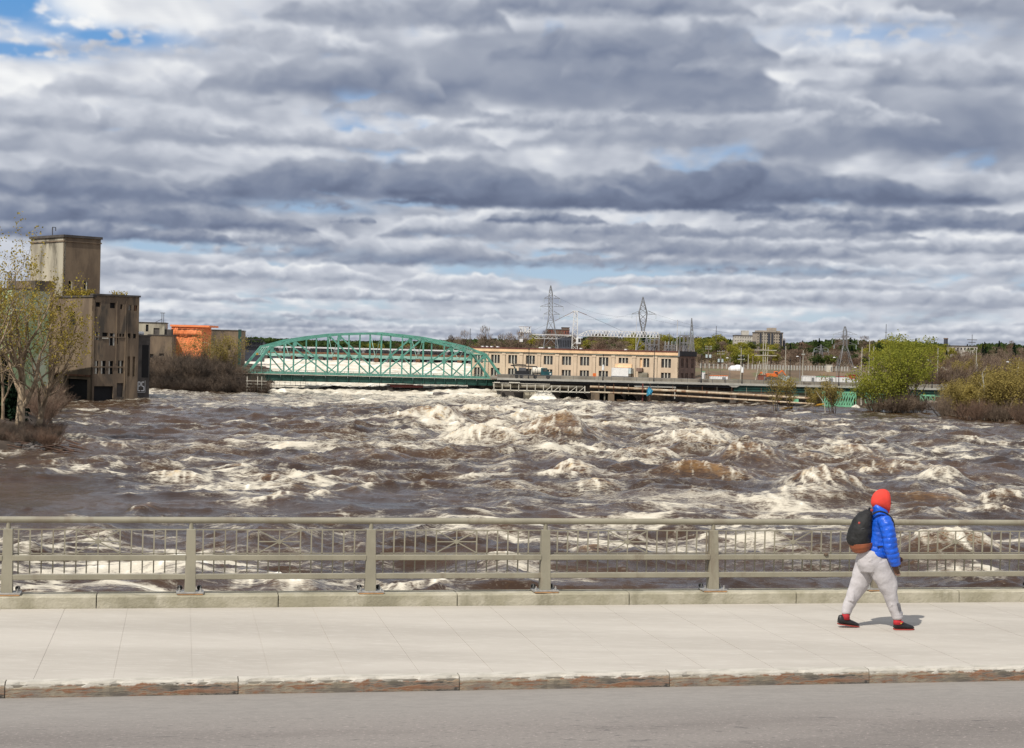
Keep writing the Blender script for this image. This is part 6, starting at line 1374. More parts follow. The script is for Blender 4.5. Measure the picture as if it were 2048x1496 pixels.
# ================================================================== pylons, crane, poles, works beyond the bridge
def pylon(name, label, pxc, Y, prof, arms, m_='steel_grey', zb_=-4, ins=True, body_w=.14, legw=.2):
    """prof: (py, half width px) from the ground to the apex; arms: (py, half width px)"""
    t = thing(name, label, 'pylon', (g(pxc, Y), Y, 0)); sc_ = Y / FPX
    lv = [(P(pxc, py, Y).z if py else zb_, hw_ * sc_, P(pxc, py, Y).x - g(pxc, Y) if py else 0) for py, hw_ in prof]
    cr = [(-1, -1), (1, -1), (1, 1), (-1, 1)]
    for (sx, sy) in cr:
        mb = MB()
        for (z0_, w0, x0_), (z1_, w1, x1_) in zip(lv[:-1], lv[1:]): mb.bar((sx * w0 + x0_, sy * w0, z0_), (sx * w1 + x1_, sy * w1, z1_), legw, legw)
        mb.build('leg', m_, t)
    mb = MB()
    for (z0_, w0, x0_), (z1_, w1, x1_) in zip(lv[:-1], lv[1:]):
        n = max(1, round((z1_ - z0_) / max(1.2, (w0 + w1) * 1.1)))
        for k in range(n):
            ta, tb_ = k / n, (k + 1) / n; wa, wb = w0 + (w1 - w0) * ta, w0 + (w1 - w0) * tb_; za, zc = z0_ + (z1_ - z0_) * ta, z0_ + (z1_ - z0_) * tb_; xa_, xb_ = x0_ + (x1_ - x0_) * ta, x0_ + (x1_ - x0_) * tb_
            for (c0, c1) in zip(cr, cr[1:] + cr[:1]):
                mb.bar((c0[0] * wa + xa_, c0[1] * wa, za), (c1[0] * wb + xb_, c1[1] * wb, zc), body_w * .6); mb.bar((c1[0] * wa + xa_, c1[1] * wa, za), (c0[0] * wb + xb_, c0[1] * wb, zc), body_w * .6); mb.bar((c0[0] * wb + xb_, c0[1] * wb, zc), (c1[0] * wb + xb_, c1[1] * wb, zc), body_w * .6)
    mb.build('bracing', m_, t)
    for (py, hw_) in arms:
        z_ = P(pxc, py, Y).z; L_ = hw_ * sc_; mb = MB()
        bw_ = next((w0 + (w1 - w0) * (z_ - z0_) / (z1_ - z0_) for (z0_, w0, _), (z1_, w1, _2) in zip(lv[:-1], lv[1:]) if z0_ <= z_ <= z1_), .5)
        for s_ in (-1, 1):
            for y_ in (-bw_, bw_): mb.bar((s_ * bw_, y_, z_), (s_ * L_, 0, z_), body_w * .8).bar((s_ * bw_, y_, z_ + 1.1), (s_ * L_, 0, z_), body_w * .7)
            for k in range(1, 4): xx = s_ * (bw_ + (L_ - bw_) * k / 4); mb.bar((xx, 0, z_), (xx, 0, z_ + 1.1 * (1 - k / 4)), body_w * .5)
        ar = mb.build('crossarm', m_, t)
        if ins:
            for s_ in (-1, 1):
                ib = MB()
                for k in range(5): ib.tube((s_ * L_, 0, z_ - .2 - k * .28), (s_ * L_, 0, z_ - .36 - k * .28), .14, .14, 6)
                ib.build('insulator', 'transformer', ar)
    return t
pylon('lattice_pylon', 'tallest lattice pylon, left of the crane behind the powerhouse', 1101.5, 545, [(None, 16), (694, 14.5), (641, 5.5), (629, 3.8), (591, 3.8), (584, 2.8), (571, .2)], [(597, 16), (613, 23), (628.5, 16)], zb_=-4)
t = pylon('lattice_pylon', 'delta shaped lattice pylon rising over the crane jib', 1286, 545, [(None, 18), (700, 14), (661, 2.5), (640, 6.5), (626, 8.0), (594, .2)], [(628, 24)], zb_=-4, ins=True)
pylon('lattice_pylon', 'wide legged lattice pylon standing among the works left of the willow', 1690, 560, [(None, 20), (748, 17.5), (692, 3.6), (664, 3.4), (653, 1.0)], [(669, 24), (679, 26), (689, 22)], 'steel_grey', zb_=-1.5, legw=.17, body_w=.08)
pylon('lattice_pylon', 'small lattice pylon before the brown slope', 1642, 660, [(None, 12), (733, 9), (703, 2.0), (689, .3)], [(697, 14), (704, 16)], 'steel_grey', zb_=-1)
pylon('lattice_pylon', 'thin lattice mast left of the switchyard frame behind the powerhouse', 1383.5, 530, [(None, 6), (702, 4.5), (656, 1.8), (636, .2)], [], 'steel_grey', zb_=-4)
# --- white crane with its long jib
Yc = 520; crn = thing('tower_crane', 'white lattice crane with long jib and sign above the powerhouse', 'crane', (g(1149, Yc), Yc, 0)); cxl = g(1149, Yc)
def cx_(px): return g(px, Yc) - cxl
def cz_(px, py): return P(px, py, Yc).z
mb = MB(); zt_, zbm = cz_(1149, 623), -4.0
def lattice(mb, p0, p1, w0, w1, n, th):
    p0, p1 = Vector(p0), Vector(p1); d = (p1 - p0).normalized(); u = Vector((0, 1, 0)); s_ = d.cross(u)
    def cn(t_, i, j): w_ = w0 + (w1 - w0) * t_; return p0.lerp(p1, t_) + s_ * i * w_ + u * j * w_
    cr = [(-1, -1), (1, -1), (1, 1), (-1, 1)]
    for (i, j) in cr: mb.bar(cn(0, i, j), cn(1, i, j), th)
    for k in range(n):
        a, b = k / n, (k + 1) / n
        for q in range(4):
            c0, c1 = cr[q], cr[(q + 1) % 4]
            if k % 2: c0, c1 = c1, c0
            mb.bar(cn(a, *c0), cn(b, *c1), th * .7)
lattice(mb, (0, 0, zbm), (0, 0, cz_(1149, 672)), .85, .85, 9, .2); mb.build('mast', 'crane_white', crn)
mb = MB(); lattice(mb, (0, 0, cz_(1149, 672)), (.1, 0, zt_), .85, .45, 6, .18); mb.build('tower_top', 'crane_white', crn); MB().box(-.9, .9, -.5, .5, zt_, zt_ + .25).build('head', 'crane_white', crn)
# jib: triangular truss, panels of its own
x0, x1 = cx_(1156), cx_(1318); zbt0, zbt1 = cz_(1156, 671.5), cz_(1318, 675.5); n = 25
mb = MB().bar((x0, -.7, zbt0), (x1, -.7, zbt1), .17).bar((x0, .7, zbt0), (x1, .7, zbt1), .17)
def tz(t_): return (zbt0 + (zbt1 - zbt0) * t_) + 1.75 * min(1, t_ * 7 + .15)
for k in range(n):
    t0, t1 = k / n, (k + 1) / n; tm = (t0 + t1) / 2; X0, X1, Xm = x0 + (x1 - x0) * t0, x0 + (x1 - x0) * t1, x0 + (x1 - x0) * tm; Z0, Z1 = zbt0 + (zbt1 - zbt0) * t0, zbt0 + (zbt1 - zbt0) * t1
    for y_ in (-.7, .7): mb.bar((X0, y_, Z0), (Xm, 0, tz(tm)), .11).bar((Xm, 0, tz(tm)), (X1, y_, Z1), .11)
    if k < n - 1: mb.bar((Xm, 0, tz(tm)), (Xm + (x1 - x0) / n, 0, tz(tm + 1 / n)), .17)
mb.build('jib', 'crane_white', crn)
# counter jib
x2, x3 = cx_(1143), cx_(1064); zA = cz_(1100, 669.5); mb = MB().bar((x2, -.6, zA), (x3, -.6, zA), .22).bar((x2, .6, zA), (x3, .6, zA), .22); n = 9; dp = 1.25
for k in range(n):
    X0, X1 = x2 + (x3 - x2) * k / n, x2 + (x3 - x2) * (k + 1) / n; Xm = (X0 + X1) / 2; q_ = min(1, .25 + k / 4)
    for y_ in (-.6, .6): mb.bar((X0, y_, zA), (Xm, 0, zA - dp * q_), .12).bar((Xm, 0, zA - dp * q_), (X1, y_, zA), .12)
    if k < n - 1: mb.bar((Xm, 0, zA - dp * q_), (Xm + (x3 - x2) / n, 0, zA - dp * min(1, .25 + (k + 1) / 4)), .15)
mb.build('counter_jib', 'crane_white', crn)
x4, x5 = cx_(1062), cx_(1036); zs = cz_(1049, 666.5); mb = MB()
for k in range(6): X0 = x5 + (x4 - x5) * k / 5; mb.bar((X0, -.5, zs - 1.6), (X0, -.5, zs + .2), .12)
for k in range(5): X0, X1 = x5 + (x4 - x5) * k / 5, x5 + (x4 - x5) * (k + 1) / 5; mb.bar((X0, -.5, zs - 1.6), (X1, -.5, zs), .1)
mb.box(x5, x4, -.6, .6, zs, zs + .15).box(x5, x4, -.6, .6, zs - 1.75, zs - 1.6); mb.build('machinery_deck', 'wood_pole', crn)
lw_ = (x4 - x5 - .4) / 4; lh = 1.75; gly = {'Y': [(.1, 1, .5, .5), (.9, 1, .5, .5), (.5, .5, .5, 0)], 'U': [(.12, 1, .12, .1), (.12, .08, .88, .08), (.88, .1, .88, 1)], 'G': [(.9, .92, .15, .92), (.12, .9, .12, .1), (.12, .08, .88, .08), (.88, .1, .88, .5), (.5, .5, .88, .5)], 'A': [(.08, 0, .5, 1), (.92, 0, .5, 1), (.25, .35, .75, .35)]}
for k, ch in enumerate('YUGA'):
    mb = MB()
    for (a, b, c, d) in gly[ch]: bx = x5 + .3 + lw_ * k; mb.bar((bx + a * lw_ * .85, -.62, zs + .2 + b * lh), (bx + c * lw_ * .85, -.62, zs + .2 + d * lh), .34, .1, up=(0, 1, 0))
    mb.build('sign_letter', 'white_paint', crn)
MB().box(x5, x4, -.5, -.4, zs + .15, zs + .3).bar((x5, -.45, zs + 2.05), (x4, -.45, zs + 2.05), .1).build('sign_frame', 'rust', crn)
cb = MB().box(cx_(1151.5), cx_(1161), -1.4, -.2, cz_(1156, 688), cz_(1156, 675.5)).build('operator_cab', 'white_paint', crn, bevel=.08); MB().box(cx_(1155.5), cx_(1160), -1.43, -1.4, cz_(1156, 684.5), cz_(1156, 677)).build('window', 'window_dark', cb)
MB().box(cx_(1038.5), cx_(1045), -.6, .6, cz_(1042, 683.5), cz_(1042, 677)).build('ballast_box', 'white_paint', crn)
for (px0, py0, px1, py1, m_, w_) in ((1147, 622, 1109, 641.5, 'rust', .12), (1109, 641.5, 1062, 662, 'steel_grey', .06), (1152, 622, 1172, 630, 'rust', .16), (1172, 630, 1242, 661.5, 'steel_dark', .07), (1150, 622, 1128, 633, 'white_paint', .12)):
    MB().bar((cx_(px0), 0, cz_(px0, py0)), (cx_(px1), 0, cz_(px1, py1)), w_).build('tie_rope' if w_ < .1 else 'tie_bar', m_, crn)
MB().ball((cx_(1240), -.2, cz_(1240, 669.5)), .5, .3, .5, 10, 6).build('trolley_sheave', 'steel_grey', crn)
# --- switchyard frames on and behind the powerhouse's right end
def yard(label, px0, px1, pyt, pyb, Y, seed, nm='switchyard_frame'):
    t = thing(nm, label, 'switchgear', (0, 0, 0)); rs = random.Random(seed); a, b = g(px0, Y), g(px1, Y); zt = P((px0 + px1) / 2, pyt, Y).z; z0_ = P((px0 + px1) / 2, pyb, Y).z; n = 4
    for k in range(n):
        X = a + (b - a) * k / (n - 1)
        for y_ in (0, 3): MB().bar((X, Y + y_, z0_), (X, Y + y_, zt), .18).build('column', 'steel_grey', t)
        ib = MB()
        for q in range(4): ib.tube((X, Y, zt + .25 + q * .25), (X, Y, zt + .38 + q * .25), .16, .16, 6)
        ib.tube((X, Y, zt), (X, Y, zt + 1.3), .05, n=5); ib.build('insulator', 'transformer', t)
    for zz in (zt, z0_ + (zt - z0_) * .55):
        for y_ in (0, 3): MB().bar((a, Y + y_, zz), (b, Y + y_, zz), .16, .22).build('beam', 'steel_grey', t)
    for k in range(n - 1): X0, X1 = a + (b - a) * k / (n - 1), a + (b - a) * (k + 1) / (n - 1); MB().bar((X0, Y, z0_), (X1, Y, zt), .09).build('brace', 'steel_grey', t)
    MB().box(a + (b - a) * .2, a + (b - a) * .55, Y + .3, Y + 2, z0_, z0_ + (zt - z0_) * .4).build('switch_cabinet', 'steel_grey', t)
    return t
yard('grey switchyard frame on the right part of the powerhouse roof', 1292, 1318, 679, 702, 486, 1); yard('tall open switchyard frame at the right corner of the powerhouse roof', 1360, 1384, 671, 704, 480, 2); yard('low switch cabinets between the two roof frames', 1330, 1350, 691, 703, 482, 3)
for (px, pt, pb2, w_, m_, lb) in ((1271.5, 634, 700, .09, 'steel_white', 'slender white mast left of the delta pylon'), (1353.5, 640, 706, .14, 'steel_white', 'tall white mast by the powerhouse corner'), (1338, 666, 706, .12, 'steel_dark', 'dark mast between the roof switch frames'), (1346, 668, 703, .07, 'steel_grey', 'thin grey mast left of the tall white mast')):
    Y = 478; o = MB().tube((0, 0, P(px, pb2, Y).z - .8), (0, 0, P(px, pt, Y).z), w_, w_ * .5, 6).ball((0, 0, P(px, pt, Y).z), .1, .1, .15, 6, 4).build('roof_mast', m_); o.location = (g(px, Y), Y, 0); tag(o, lb, 'mast')
# --- utility poles
def pole(px, pyt, Y, label, arms=(), cans=None, lean=0, m_='pole_pale', zb_=None, r_=.17):
    zb_ = (zland(g(px, Y), Y) - .3) if zb_ is None else zb_; h = P(px, pyt, Y).z - zb_; t = thing('utility_pole', label, 'utility pole', (g(px, Y), Y, zb_))
    MB().tube((0, 0, 0), (lean, 0, h), r_, r_ * .62, 8).build('shaft', m_, t)
    for (dz, w_) in arms:
        a_ = MB().box(lean - w_, lean + w_, -.28, -.14, h - dz - .09, h - dz + .09).build('crossarm', m_, t)
        for q in (-.9, -.45, .45, .9): MB().tube((lean + w_ * q, -.2, h - dz + .09), (lean + w_ * q, -.2, h - dz + .35), .07, n=6).build('insulator', 'transformer', a_)
    if cans:
        for s_ in (-1, 1): MB().tube((lean + s_ * .55, -.35, h - cans - .5), (lean + s_ * .55, -.35, h - cans + .5), .36, .36, 10).build('transformer_can', 'transformer', t)
        MB().box(lean - .8, lean + .8, -.2, -.05, h - cans - .75, h - cans - .6).build('can_bracket', 'steel_dark', t)
    return t
pole(1417, 692, 505, 'utility pole with two transformer cans nearest the powerhouse', [(.3, 1.0), (1.0, .95)], 3.1, m_='wood_pole')
pole(1441.5, 702, 505, 'utility pole with two transformer cans and double crossarm, second from the powerhouse', [(.2, 1.1), (1.0, 1.1)], 2.9, m_='wood_pole')
pole(1482.5, 696, 515, 'utility pole with small crossarms behind the lantern post', [(2.5, .9), (3.6, 1.1)])
pole(1497, 708, 560, 'short pale pole right of the white tent', []); pole(1506, 712, 560, 'bare grey pole before the conifers', [], m_='wood_pole')
hf_ = thing('pole_frame', 'tall three pole frame with long double crossarms', 'utility pole', (g(1531, 500), 500, -3.8)); hz = P(1531, 668, 500).z + 3.8
for (px, pt, ln) in ((1526.5, 664, -.3), (1531, 668, 0), (1535.5, 694, .4), (1517, 722, 1.6)): MB().tube((g(px, 500) - g(1531, 500) - ln * .5, 0, 0), (g(px, 500) - g(1531, 500) + ln * .3, 0, P(px, pt, 500).z + 3.8), .17, .11, 8).build('shaft', 'pole_pale', hf_)
for py in (700.5, 711): a_ = MB().box(g(1509, 500) - g(1531, 500), g(1553, 500) - g(1531, 500), -.3, -.12, P(1531, py, 500).z + 3.7, P(1531, py, 500).z + 3.95).build('crossarm', 'pole_pale', hf_)
for (px, pt, Y, lb, ar) in ((1571.5, 692, 500, 'plain pale pole right of the orange excavator', []), (1606.5, 700, 510, 'pale pole with lamp left of the white trailers', [(1.5, .5)]), (1722.5, 694, 480, 'leaning pale pole right of the wide legged pylon', []), (1739, 680, 500, 'tall pale pole at the left of the willow', []), (1746, 692, 515, 'second tall pale pole at the left of the willow', []), (1876, 696, 480, 'pale pole right of the willow above the beige tents', []), (1953, 700, 480, 'tall pale pole above the flooded thicket', []), (1955.5, 727, 470, 'short white pole beside the tall pale pole above the thicket', []), (2021, 742, 470, 'pale pole at the far right behind the thicket', [])):
    pole(px, pt, Y, lb, ar, lean=.25 if px in (1722.5, 1746) else 0)
for (px, pt, Y, h2, lb) in ((1943.5, 669, 1000, 1.5, 'thin cross topped mast on the right ridge'), (1771, 648, 1000, 0, 'thin tall antenna above the yellow trees'), (1431.5, 652, 1000, 0, 'thin antenna above the reddish trees right of the powerhouse'), (939.5, 657, 900, 0, 'thin mast left of the powerhouse roof')):
    z_ = P(px, pt, Y).z; mb = MB().tube((0, 0, -2), (0, 0, z_), .28, .16, 6)
    if h2: mb.box(-3, 3, -.1, .1, z_ - 3.4, z_ - 3.0).box(-2.2, 2.2, -.1, .1, z_ - 5, z_ - 4.6)
    else: mb.box(-.8, .8, -.05, .05, z_ * .8, z_ * .8 + .2)
    o = mb.build('antenna_mast', 'steel_dark'); o.location = (g(px, Y), Y, 0); tag(o, lb, 'mast')
for (px, py, Y, lb) in ((1595, 713, 520, 'street lamp with pale head behind the water pipes'), (1669, 715, 520, 'street lamp with round head left of the wide legged pylon'), (1711.5, 735, 520, 'street lamp with flat head right of the wide legged pylon'), (1455, 716, 520, 'street lamp left of the white tent'), (2016, 724, 480, 'street lamp with round head above the right thicket'), (1856, 720, 500, 'street lamp in front of the dark conifers right of the willow')):
    zb_ = zland(g(px, Y), Y); h = P(px, py, Y).z - zb_; t = thing('street_lamp', lb, 'street lamp', (g(px, Y), Y, zb_)); MB().tube((.9, 0, 0), (.9, 0, h), .11, .07, 6).build('pole', 'steel_grey', t); MB().bar((.9, 0, h), (0, 0, h + .1), .07).build('arm', 'steel_grey', t); MB().ball((0, 0, h), .42, .3, .2, 8, 5).build('lamp_head', 'glass_white', t)
# --- works area: fence, containers, excavator, tents
fc = thing('post_fence', 'fence of pale square posts along the brown embankment', 'fence', (0, 0, 0))
k = 0; px = 1402
while px < 1700:
    if not 1462 < px < 1482 and not 1655 < px < 1668:
        Y = 556; X = g(px, Y); z_ = zland(X, Y) - .1; MB().box(X - .22, X + .22, Y - .2, Y + .2, z_, z_ + 1.7).build('fence_post', 'frame_grey', fc)
    px += 8.6 if px < 1500 else 5.6
X0, X1 = g(1400, 556), g(1700, 556)
for zz in (.7, 1.25): MB().bar((X0, 556, zland(X0, 556) + zz), (X1, 556, zland(X1, 556) + zz), .06).build('fence_wire', 'steel_grey', fc)
def boxy(name, label, cat, px0, px1, pyt, pyb, Y, m_, top=None, ribs=True, dep=2.5, doors=True):
    X0, X1 = g(px0, Y), g(px1, Y); xm_ = (px0 + px1) / 2; z1_, z0_ = P(xm_, pyt, Y).z, P(xm_, pyb, Y).z; t = thing(name, label, cat, ((X0 + X1) / 2, Y, z0_)); hw_ = (X1 - X0) / 2; h = z1_ - z0_
    mb = MB(); n = max(3, int(hw_ * 2 / .35)) if ribs else 1
    for k in range(n): a, b = -hw_ + 2 * hw_ * k / n, -hw_ + 2 * hw_ * (k + 1) / n; mb.box(a, b, (0 if k % 2 else .05), dep, 0, h)
    mb.build('body', m_, t); MB().box(-hw_ - .05, hw_ + .05, -.05, dep + .05, h, h + .14).build('roof', top or m_, t)
    if doors: MB().box(hw_ * .35, hw_ * .75, -.06, -.01, .1, h * .8).build('door', 'steel_grey', t)
    return t
boxy('container', 'white container with orange top edge left of the lantern post', 'container', 1422, 1457, 752, 762, 475, 'white_paint', 'orange'); boxy('kiosk', 'narrow white kiosk with mint green top', 'kiosk', 1405, 1411.5, 744, 762, 478, 'white_paint', 'mint', False)
boxy('trailer', 'white site trailer left of the mint green one', 'trailer', 1607, 1633, 753, 764, 478, 'white_paint'); boxy('trailer', 'long trailer with mint green roof', 'trailer', 1634, 1672, 754, 765, 478, 'white_paint', 'mint'); boxy('trailer', 'white trailer with pink roof edge under the wide legged pylon', 'trailer', 1676, 1700, 754, 765, 480, 'white_paint', 'red'); boxy('container', 'red container right of the wide legged pylon', 'container', 1701, 1717, 750.5, 758, 482, 'red'); boxy('container', 'white container below the red container', 'container', 1699, 1717, 759, 766, 474, 'white_paint'); boxy('tank_box', 'tall pale tank box on the embankment', 'tank', 1655, 1666, 730.5, 745, 552, 'frame_pale', None, False); boxy('trailer', 'small blue white trailer left of the plain pale pole', 'trailer', 1566, 1581, 753, 763, 478, 'transformer'); boxy('low_wall', 'pinkish low box behind the excavator', 'container', 1519, 1534, 751, 760, 490, 'brick_red'); boxy('blue_sign', 'blue and white board at the right edge behind the thicket', 'sign', 2038, 2056, 767, 778, 440, 'transformer', None, False, .2, False)
boxy('site_hut', 'orange roofed hut behind the right thicket', 'hut', 2003, 2030, 745, 757, 500, 'frame_pale', 'orange'); boxy('site_hut', 'small orange hut left of the orange roofed hut', 'hut', 1983, 1996, 744, 751, 500, 'orange')
ex = thing('excavator', 'orange excavator working behind the road bridge railing', 'excavator', (g(1547, 490), 490, P(1547, 760, 490).z))
MB().loft([[(x_, s_, z_) for x_, z_ in ((-2.0, .2), (1.6, .2), (1.9, .5), (1.5, .85), (-1.9, .85), (-2.3, .5))] for s_ in (-1.2, 1.2)]).build('tracks', 'steel_dark', ex); MB().box(-1.9, .9, -1.2, 1.2, .95, 1.9).build('house', 'orange', ex, bevel=.08); cbb = MB().box(.2, 1.3, -1.1, 0, .95, 2.6).build('cab', 'orange', ex, bevel=.06); MB().box(.35, 1.2, -1.13, -1.1, 1.6, 2.4).build('window', 'window_dark', cbb); MB().bar((1.0, .4, 1.5), (2.8, .4, 2.9), .4).bar((2.8, .4, 2.9), (3.9, .4, 1.4), .3).build('boom', 'orange', ex); MB().box(3.5, 4.2, 0, .9, .7, 1.4).build('bucket', 'steel_dark', ex)
ex2 = copy_tree(ex); ex2.location = (g(1538, 500), 500, P(1538, 760, 500).z); ex2.rotation_euler.z = 2.6; ex2.scale = (.8, .8, .8); ex2['label'] = 'smaller orange excavator facing left behind the first excavator'
for (px, pt, pb2, rx, lb, m_) in ((1468, 731, 739, 2.4, 'left white dome tent on the embankment', 'white_paint'), (1477, 729.5, 739, 2.2, 'right white dome tent on the embankment', 'white_paint')):
    Y = 552; o = MB().ball((0, 0, 0), rx * .75, 2, (P(px, pt, Y).z - P(px, pb2, Y).z) * 1.05, 14, 9).build('dome_tent', m_); o.location = (g(px, Y), Y, P(px, pb2, Y).z); tag(o, lb, 'tent')
for (px0, px1, pt, pb2, lb, m_) in ((1852, 1876, 739, 752, 'long beige tent right of the willow', 'frame_pale'), (1878, 1892, 734, 750, 'white tent with grey front beside the beige tent', 'white_paint'), (1894, 1908, 738, 750, 'small beige tent right of the white tent', 'frame_pale')):
    Y = 520; X0, X1 = g(px0, Y), g(px1, Y); xm_ = (px0 + px1) / 2; z1_, z0_ = P(xm_, pt, Y).z, P(xm_, pb2, Y).z; t = thing('tent', lb, 'tent', ((X0 + X1) / 2, Y, z0_)); hw_ = (X1 - X0) / 2; h = z1_ - z0_
    MB().loft([[(x_, y_, z_) for x_, z_ in ((-hw_, 0), (hw_, 0), (hw_, h * .65), (hw_ * .6, h), (-hw_ * .6, h), (-hw_, h * .6))] for y_ in (0, 5)]).build('canopy', m_, t); MB().box(-hw_ * .7, hw_ * .7, -.06, -.01, 0, h * .5).build('door_flap', 'steel_grey', t)
# floating orange debris
for (px, py, Y0, s_, lb, m_) in ((1576, 818, 0, 1.0, 'orange timber debris floating before the water pipes', 'yellow'), (1640, 811, 0, .8, 'orange debris caught among the saplings', 'yellow'), (1565, 819, 0, .6, 'small brown debris left of the floating orange timber', 'bark_pale')):
    c = G(px, py, WZ + .2); mb = MB(); r0 = random.Random(int(px))
    for k in range(6): a0 = r0.uniform(-.3, .3); mb.bar((r0.uniform(-1.6, -.3), r0.uniform(-.5, .5), r0.uniform(0, .3)), (r0.uniform(.4, 1.7), r0.uniform(-.5, .5), r0.uniform(.1, .6)), .35, .3)
    o = mb.build('floating_debris', m_); o.location = c; o.scale = (s_,) * 3; tag(o, lb, 'debris')
for (px, py) in ((1712, 817), (1875, 1), (1885, 1)):
    if py > 1: rock(*G(px, py, WZ), 1.3, 'frame_pale', 'pale foam covered rock beside the mint green truss')
# riprap slope right of the willow
rr0 = random.Random(12)
for k in range(110):
    px = rr0.uniform(1838, 1930); Y = rr0.uniform(430, 440); rock(g(px, Y), Y, -9.2 + (Y - 430) * .20 + rr0.uniform(-.2, .2), rr0.uniform(.4, .9), 'riprap', 'rough pinkish stone in the riprap slope right of the willow', 'riprap stones right of the willow', 'riprap_stone')
# overhead wires from the tall pylons
wr = MB()
def wire(a, b, sag, w_=.035):
    a, b = Vector(a), Vector(b); p = a
    for k in range(1, 9): t_ = k / 8; q_ = a.lerp(b, t_) - Vector((0, 0, sag * 4 * t_ * (1 - t_))); wr.bar(p, q_, w_); p = q_
for (p0, p1) in (((1081, 613, 545), (1262, 628, 545)), ((1119, 597, 545), (1310, 628, 545)), ((1310, 628, 545), (1664, 679, 560)), ((1262, 628, 545), (1668, 669, 560))): wire(P(*p0), P(*p1), 3)
tag(wr.build('overhead_wires', 'steel_dark'), 'thin overhead wires strung between the lattice pylons', 'wires')
# ================================================================== the walker
for nm_, c_, ro, kw in (('skin', (.13, .06, .035), .55, dict(var=.15, scale=8)), ('trousers', (.50, .47, .47), .9, dict(var=.08, scale=6, bump=.5, bscale=9)), ('jacket', (.010, .105, .62), .38, dict(var=.25, scale=7, bump=.5, bscale=12)),
                        ('hood', (.72, .055, .035), .85, dict(var=.12, scale=6, bump=.5, bscale=9)), ('bag_black', (.013, .0125, .012), .75, dict(var=.35, scale=9, bump=.6, bscale=14)), ('bag_brown', (.26, .075, .03), .6, dict(var=.2, scale=8)),
                        ('shoe', (.014, .013, .014), .5, dict(var=.3, scale=20)), ('sole_red', (.40, .06, .045), .6, {}), ('sock', (.55, .03, .04), .8, {}), ('hair', (.015, .012, .01), .8, {}), ('stripe', (.10, .10, .115), .8, {})):
    mat(nm_, c_, ro, **kw)
WK = thing('person', 'walker in red hood, blue puffer jacket and pale grey sweatpants striding along the sidewalk', 'person')
wp = G(1752, 1257, 0); WM = Matrix.Translation((wp.x, wp.y, 0)) @ Matrix.Rotation(AA * .8, 4, 'Z'); WK.matrix_world = WM
def limb(mb, pts, n=16, puff=0, pitch=.06, ay=1.0):
    """pts: (x, y, z, r) or (x,y,z,rx,ry); smooth path, rings square to the path"""
    P_ = [Vector(p[:3]) for p in pts]; Rr = [(p[3], p[4] if len(p) > 4 else p[3] * ay) for p in pts]; fine = []
    N_ = 7
    for k in range(len(P_) - 1):
        for i in range(N_):
            t_ = i / N_; a = P_[max(0, k - 1)]; b = P_[k]; c = P_[k + 1]; d = P_[min(len(P_) - 1, k + 2)]
            q = .5 * ((2 * b) + (c - a) * t_ + (2 * a - 5 * b + 4 * c - d) * t_ * t_ + (3 * b - a - 3 * c + d) * t_ ** 3)
            s_ = t_ * t_ * (3 - 2 * t_); fine.append((q, Rr[k][0] * (1 - s_) + Rr[k + 1][0] * s_, Rr[k][1] * (1 - s_) + Rr[k + 1][1] * s_))
    fine.append((P_[-1], *Rr[-1])); rings = []; L_ = 0
    for i, (q, rx, ry) in enumerate(fine):
        d = (fine[min(i + 1, len(fine) - 1)][0] - fine[max(i - 1, 0)][0]).normalized()
        if i: L_ += (q - fine[i - 1][0]).length
        sy = Vector((0, 1, 0)); sy = (sy - d * sy.dot(d)).normalized(); sx = sy.cross(d)
        m_ = 1 + puff * (abs(math.sin(math.pi * L_ / pitch)) ** .6 - .6)
        rings.append([q + sx * (rx * m_ * math.cos(a)) + sy * (ry * m_ * math.sin(a)) for a in [2 * math.pi * k / n for k in range(n)]])
    return mb.loft(rings)
def fuse(o, vox, it=4, fac=.5, cloth=None):
    m_ = o.modifiers.new('fuse', 'REMESH'); m_.mode = 'VOXEL'; m_.voxel_size = vox; m_.use_smooth_shade = True
    s_ = o.modifiers.new('smooth', 'SMOOTH'); s_.iterations = it; s_.factor = fac
    if cloth:
        tx = bpy.data.textures.new('cloth_wrinkles', 'CLOUDS'); tx.noise_scale = cloth[0]; tx.noise_depth = 2
        d_ = o.modifiers.new('wrinkles', 'DISPLACE'); d_.texture = tx; d_.strength = cloth[1]; d_.texture_coords = 'LOCAL'
    return o
# body: one continuous figure under the clothes
mb = MB()
limb(mb, [(-.02, 0, .86, .13, .15), (.0, 0, 1.0, .12, .15), (.03, 0, 1.2, .115, .16), (.055, 0, 1.38, .10, .17), (.065, 0, 1.45, .055, .07), (.075, 0, 1.55, .052, .055)])
limb(mb, [(.09, 0, 1.49, .055), (.095, 0, 1.545, .082, .07), (.088, 0, 1.62, .102, .078), (.075, 0, 1.69, .098, .075), (.065, 0, 1.745, .05, .045)])
mb.ball((.195, 0, 1.597), .020, .016, .022, 8, 6); mb.ball((.182, 0, 1.655), .016, .05, .014, 8, 5); mb.ball((.184, 0, 1.556), .014, .026, .013, 8, 5); mb.ball((.168, 0, 1.515), .026, .032, .024, 8, 6)
mb.bar((.182, 0, 1.64), (.205, 0, 1.592), .022, .016)
for s_ in (-1, 1):
    mb.ball((.075, s_ * .078, 1.61), .02, .012, .032, 8, 5)
    mb.ball((.155, s_ * .045, 1.585), .03, .026, .03, 8, 5)
limb(mb, [(.04, -.17, 1.40, .055), (.09, -.235, 1.085, .045), (.15, -.22, .86, .032)]); limb(mb, [(.07, .17, 1.40, .055), (.17, .235, 1.07, .045), (.290, .215, .915, .030)])
limb(mb, [(.02, -.08, .86, .075), (.153, -.10, .44, .055), (.235, -.10, .12, .042)]); limb(mb, [(-.07, .08, .86, .075), (-.25, .10, .43, .055), (-.36, .10, .15, .042)])
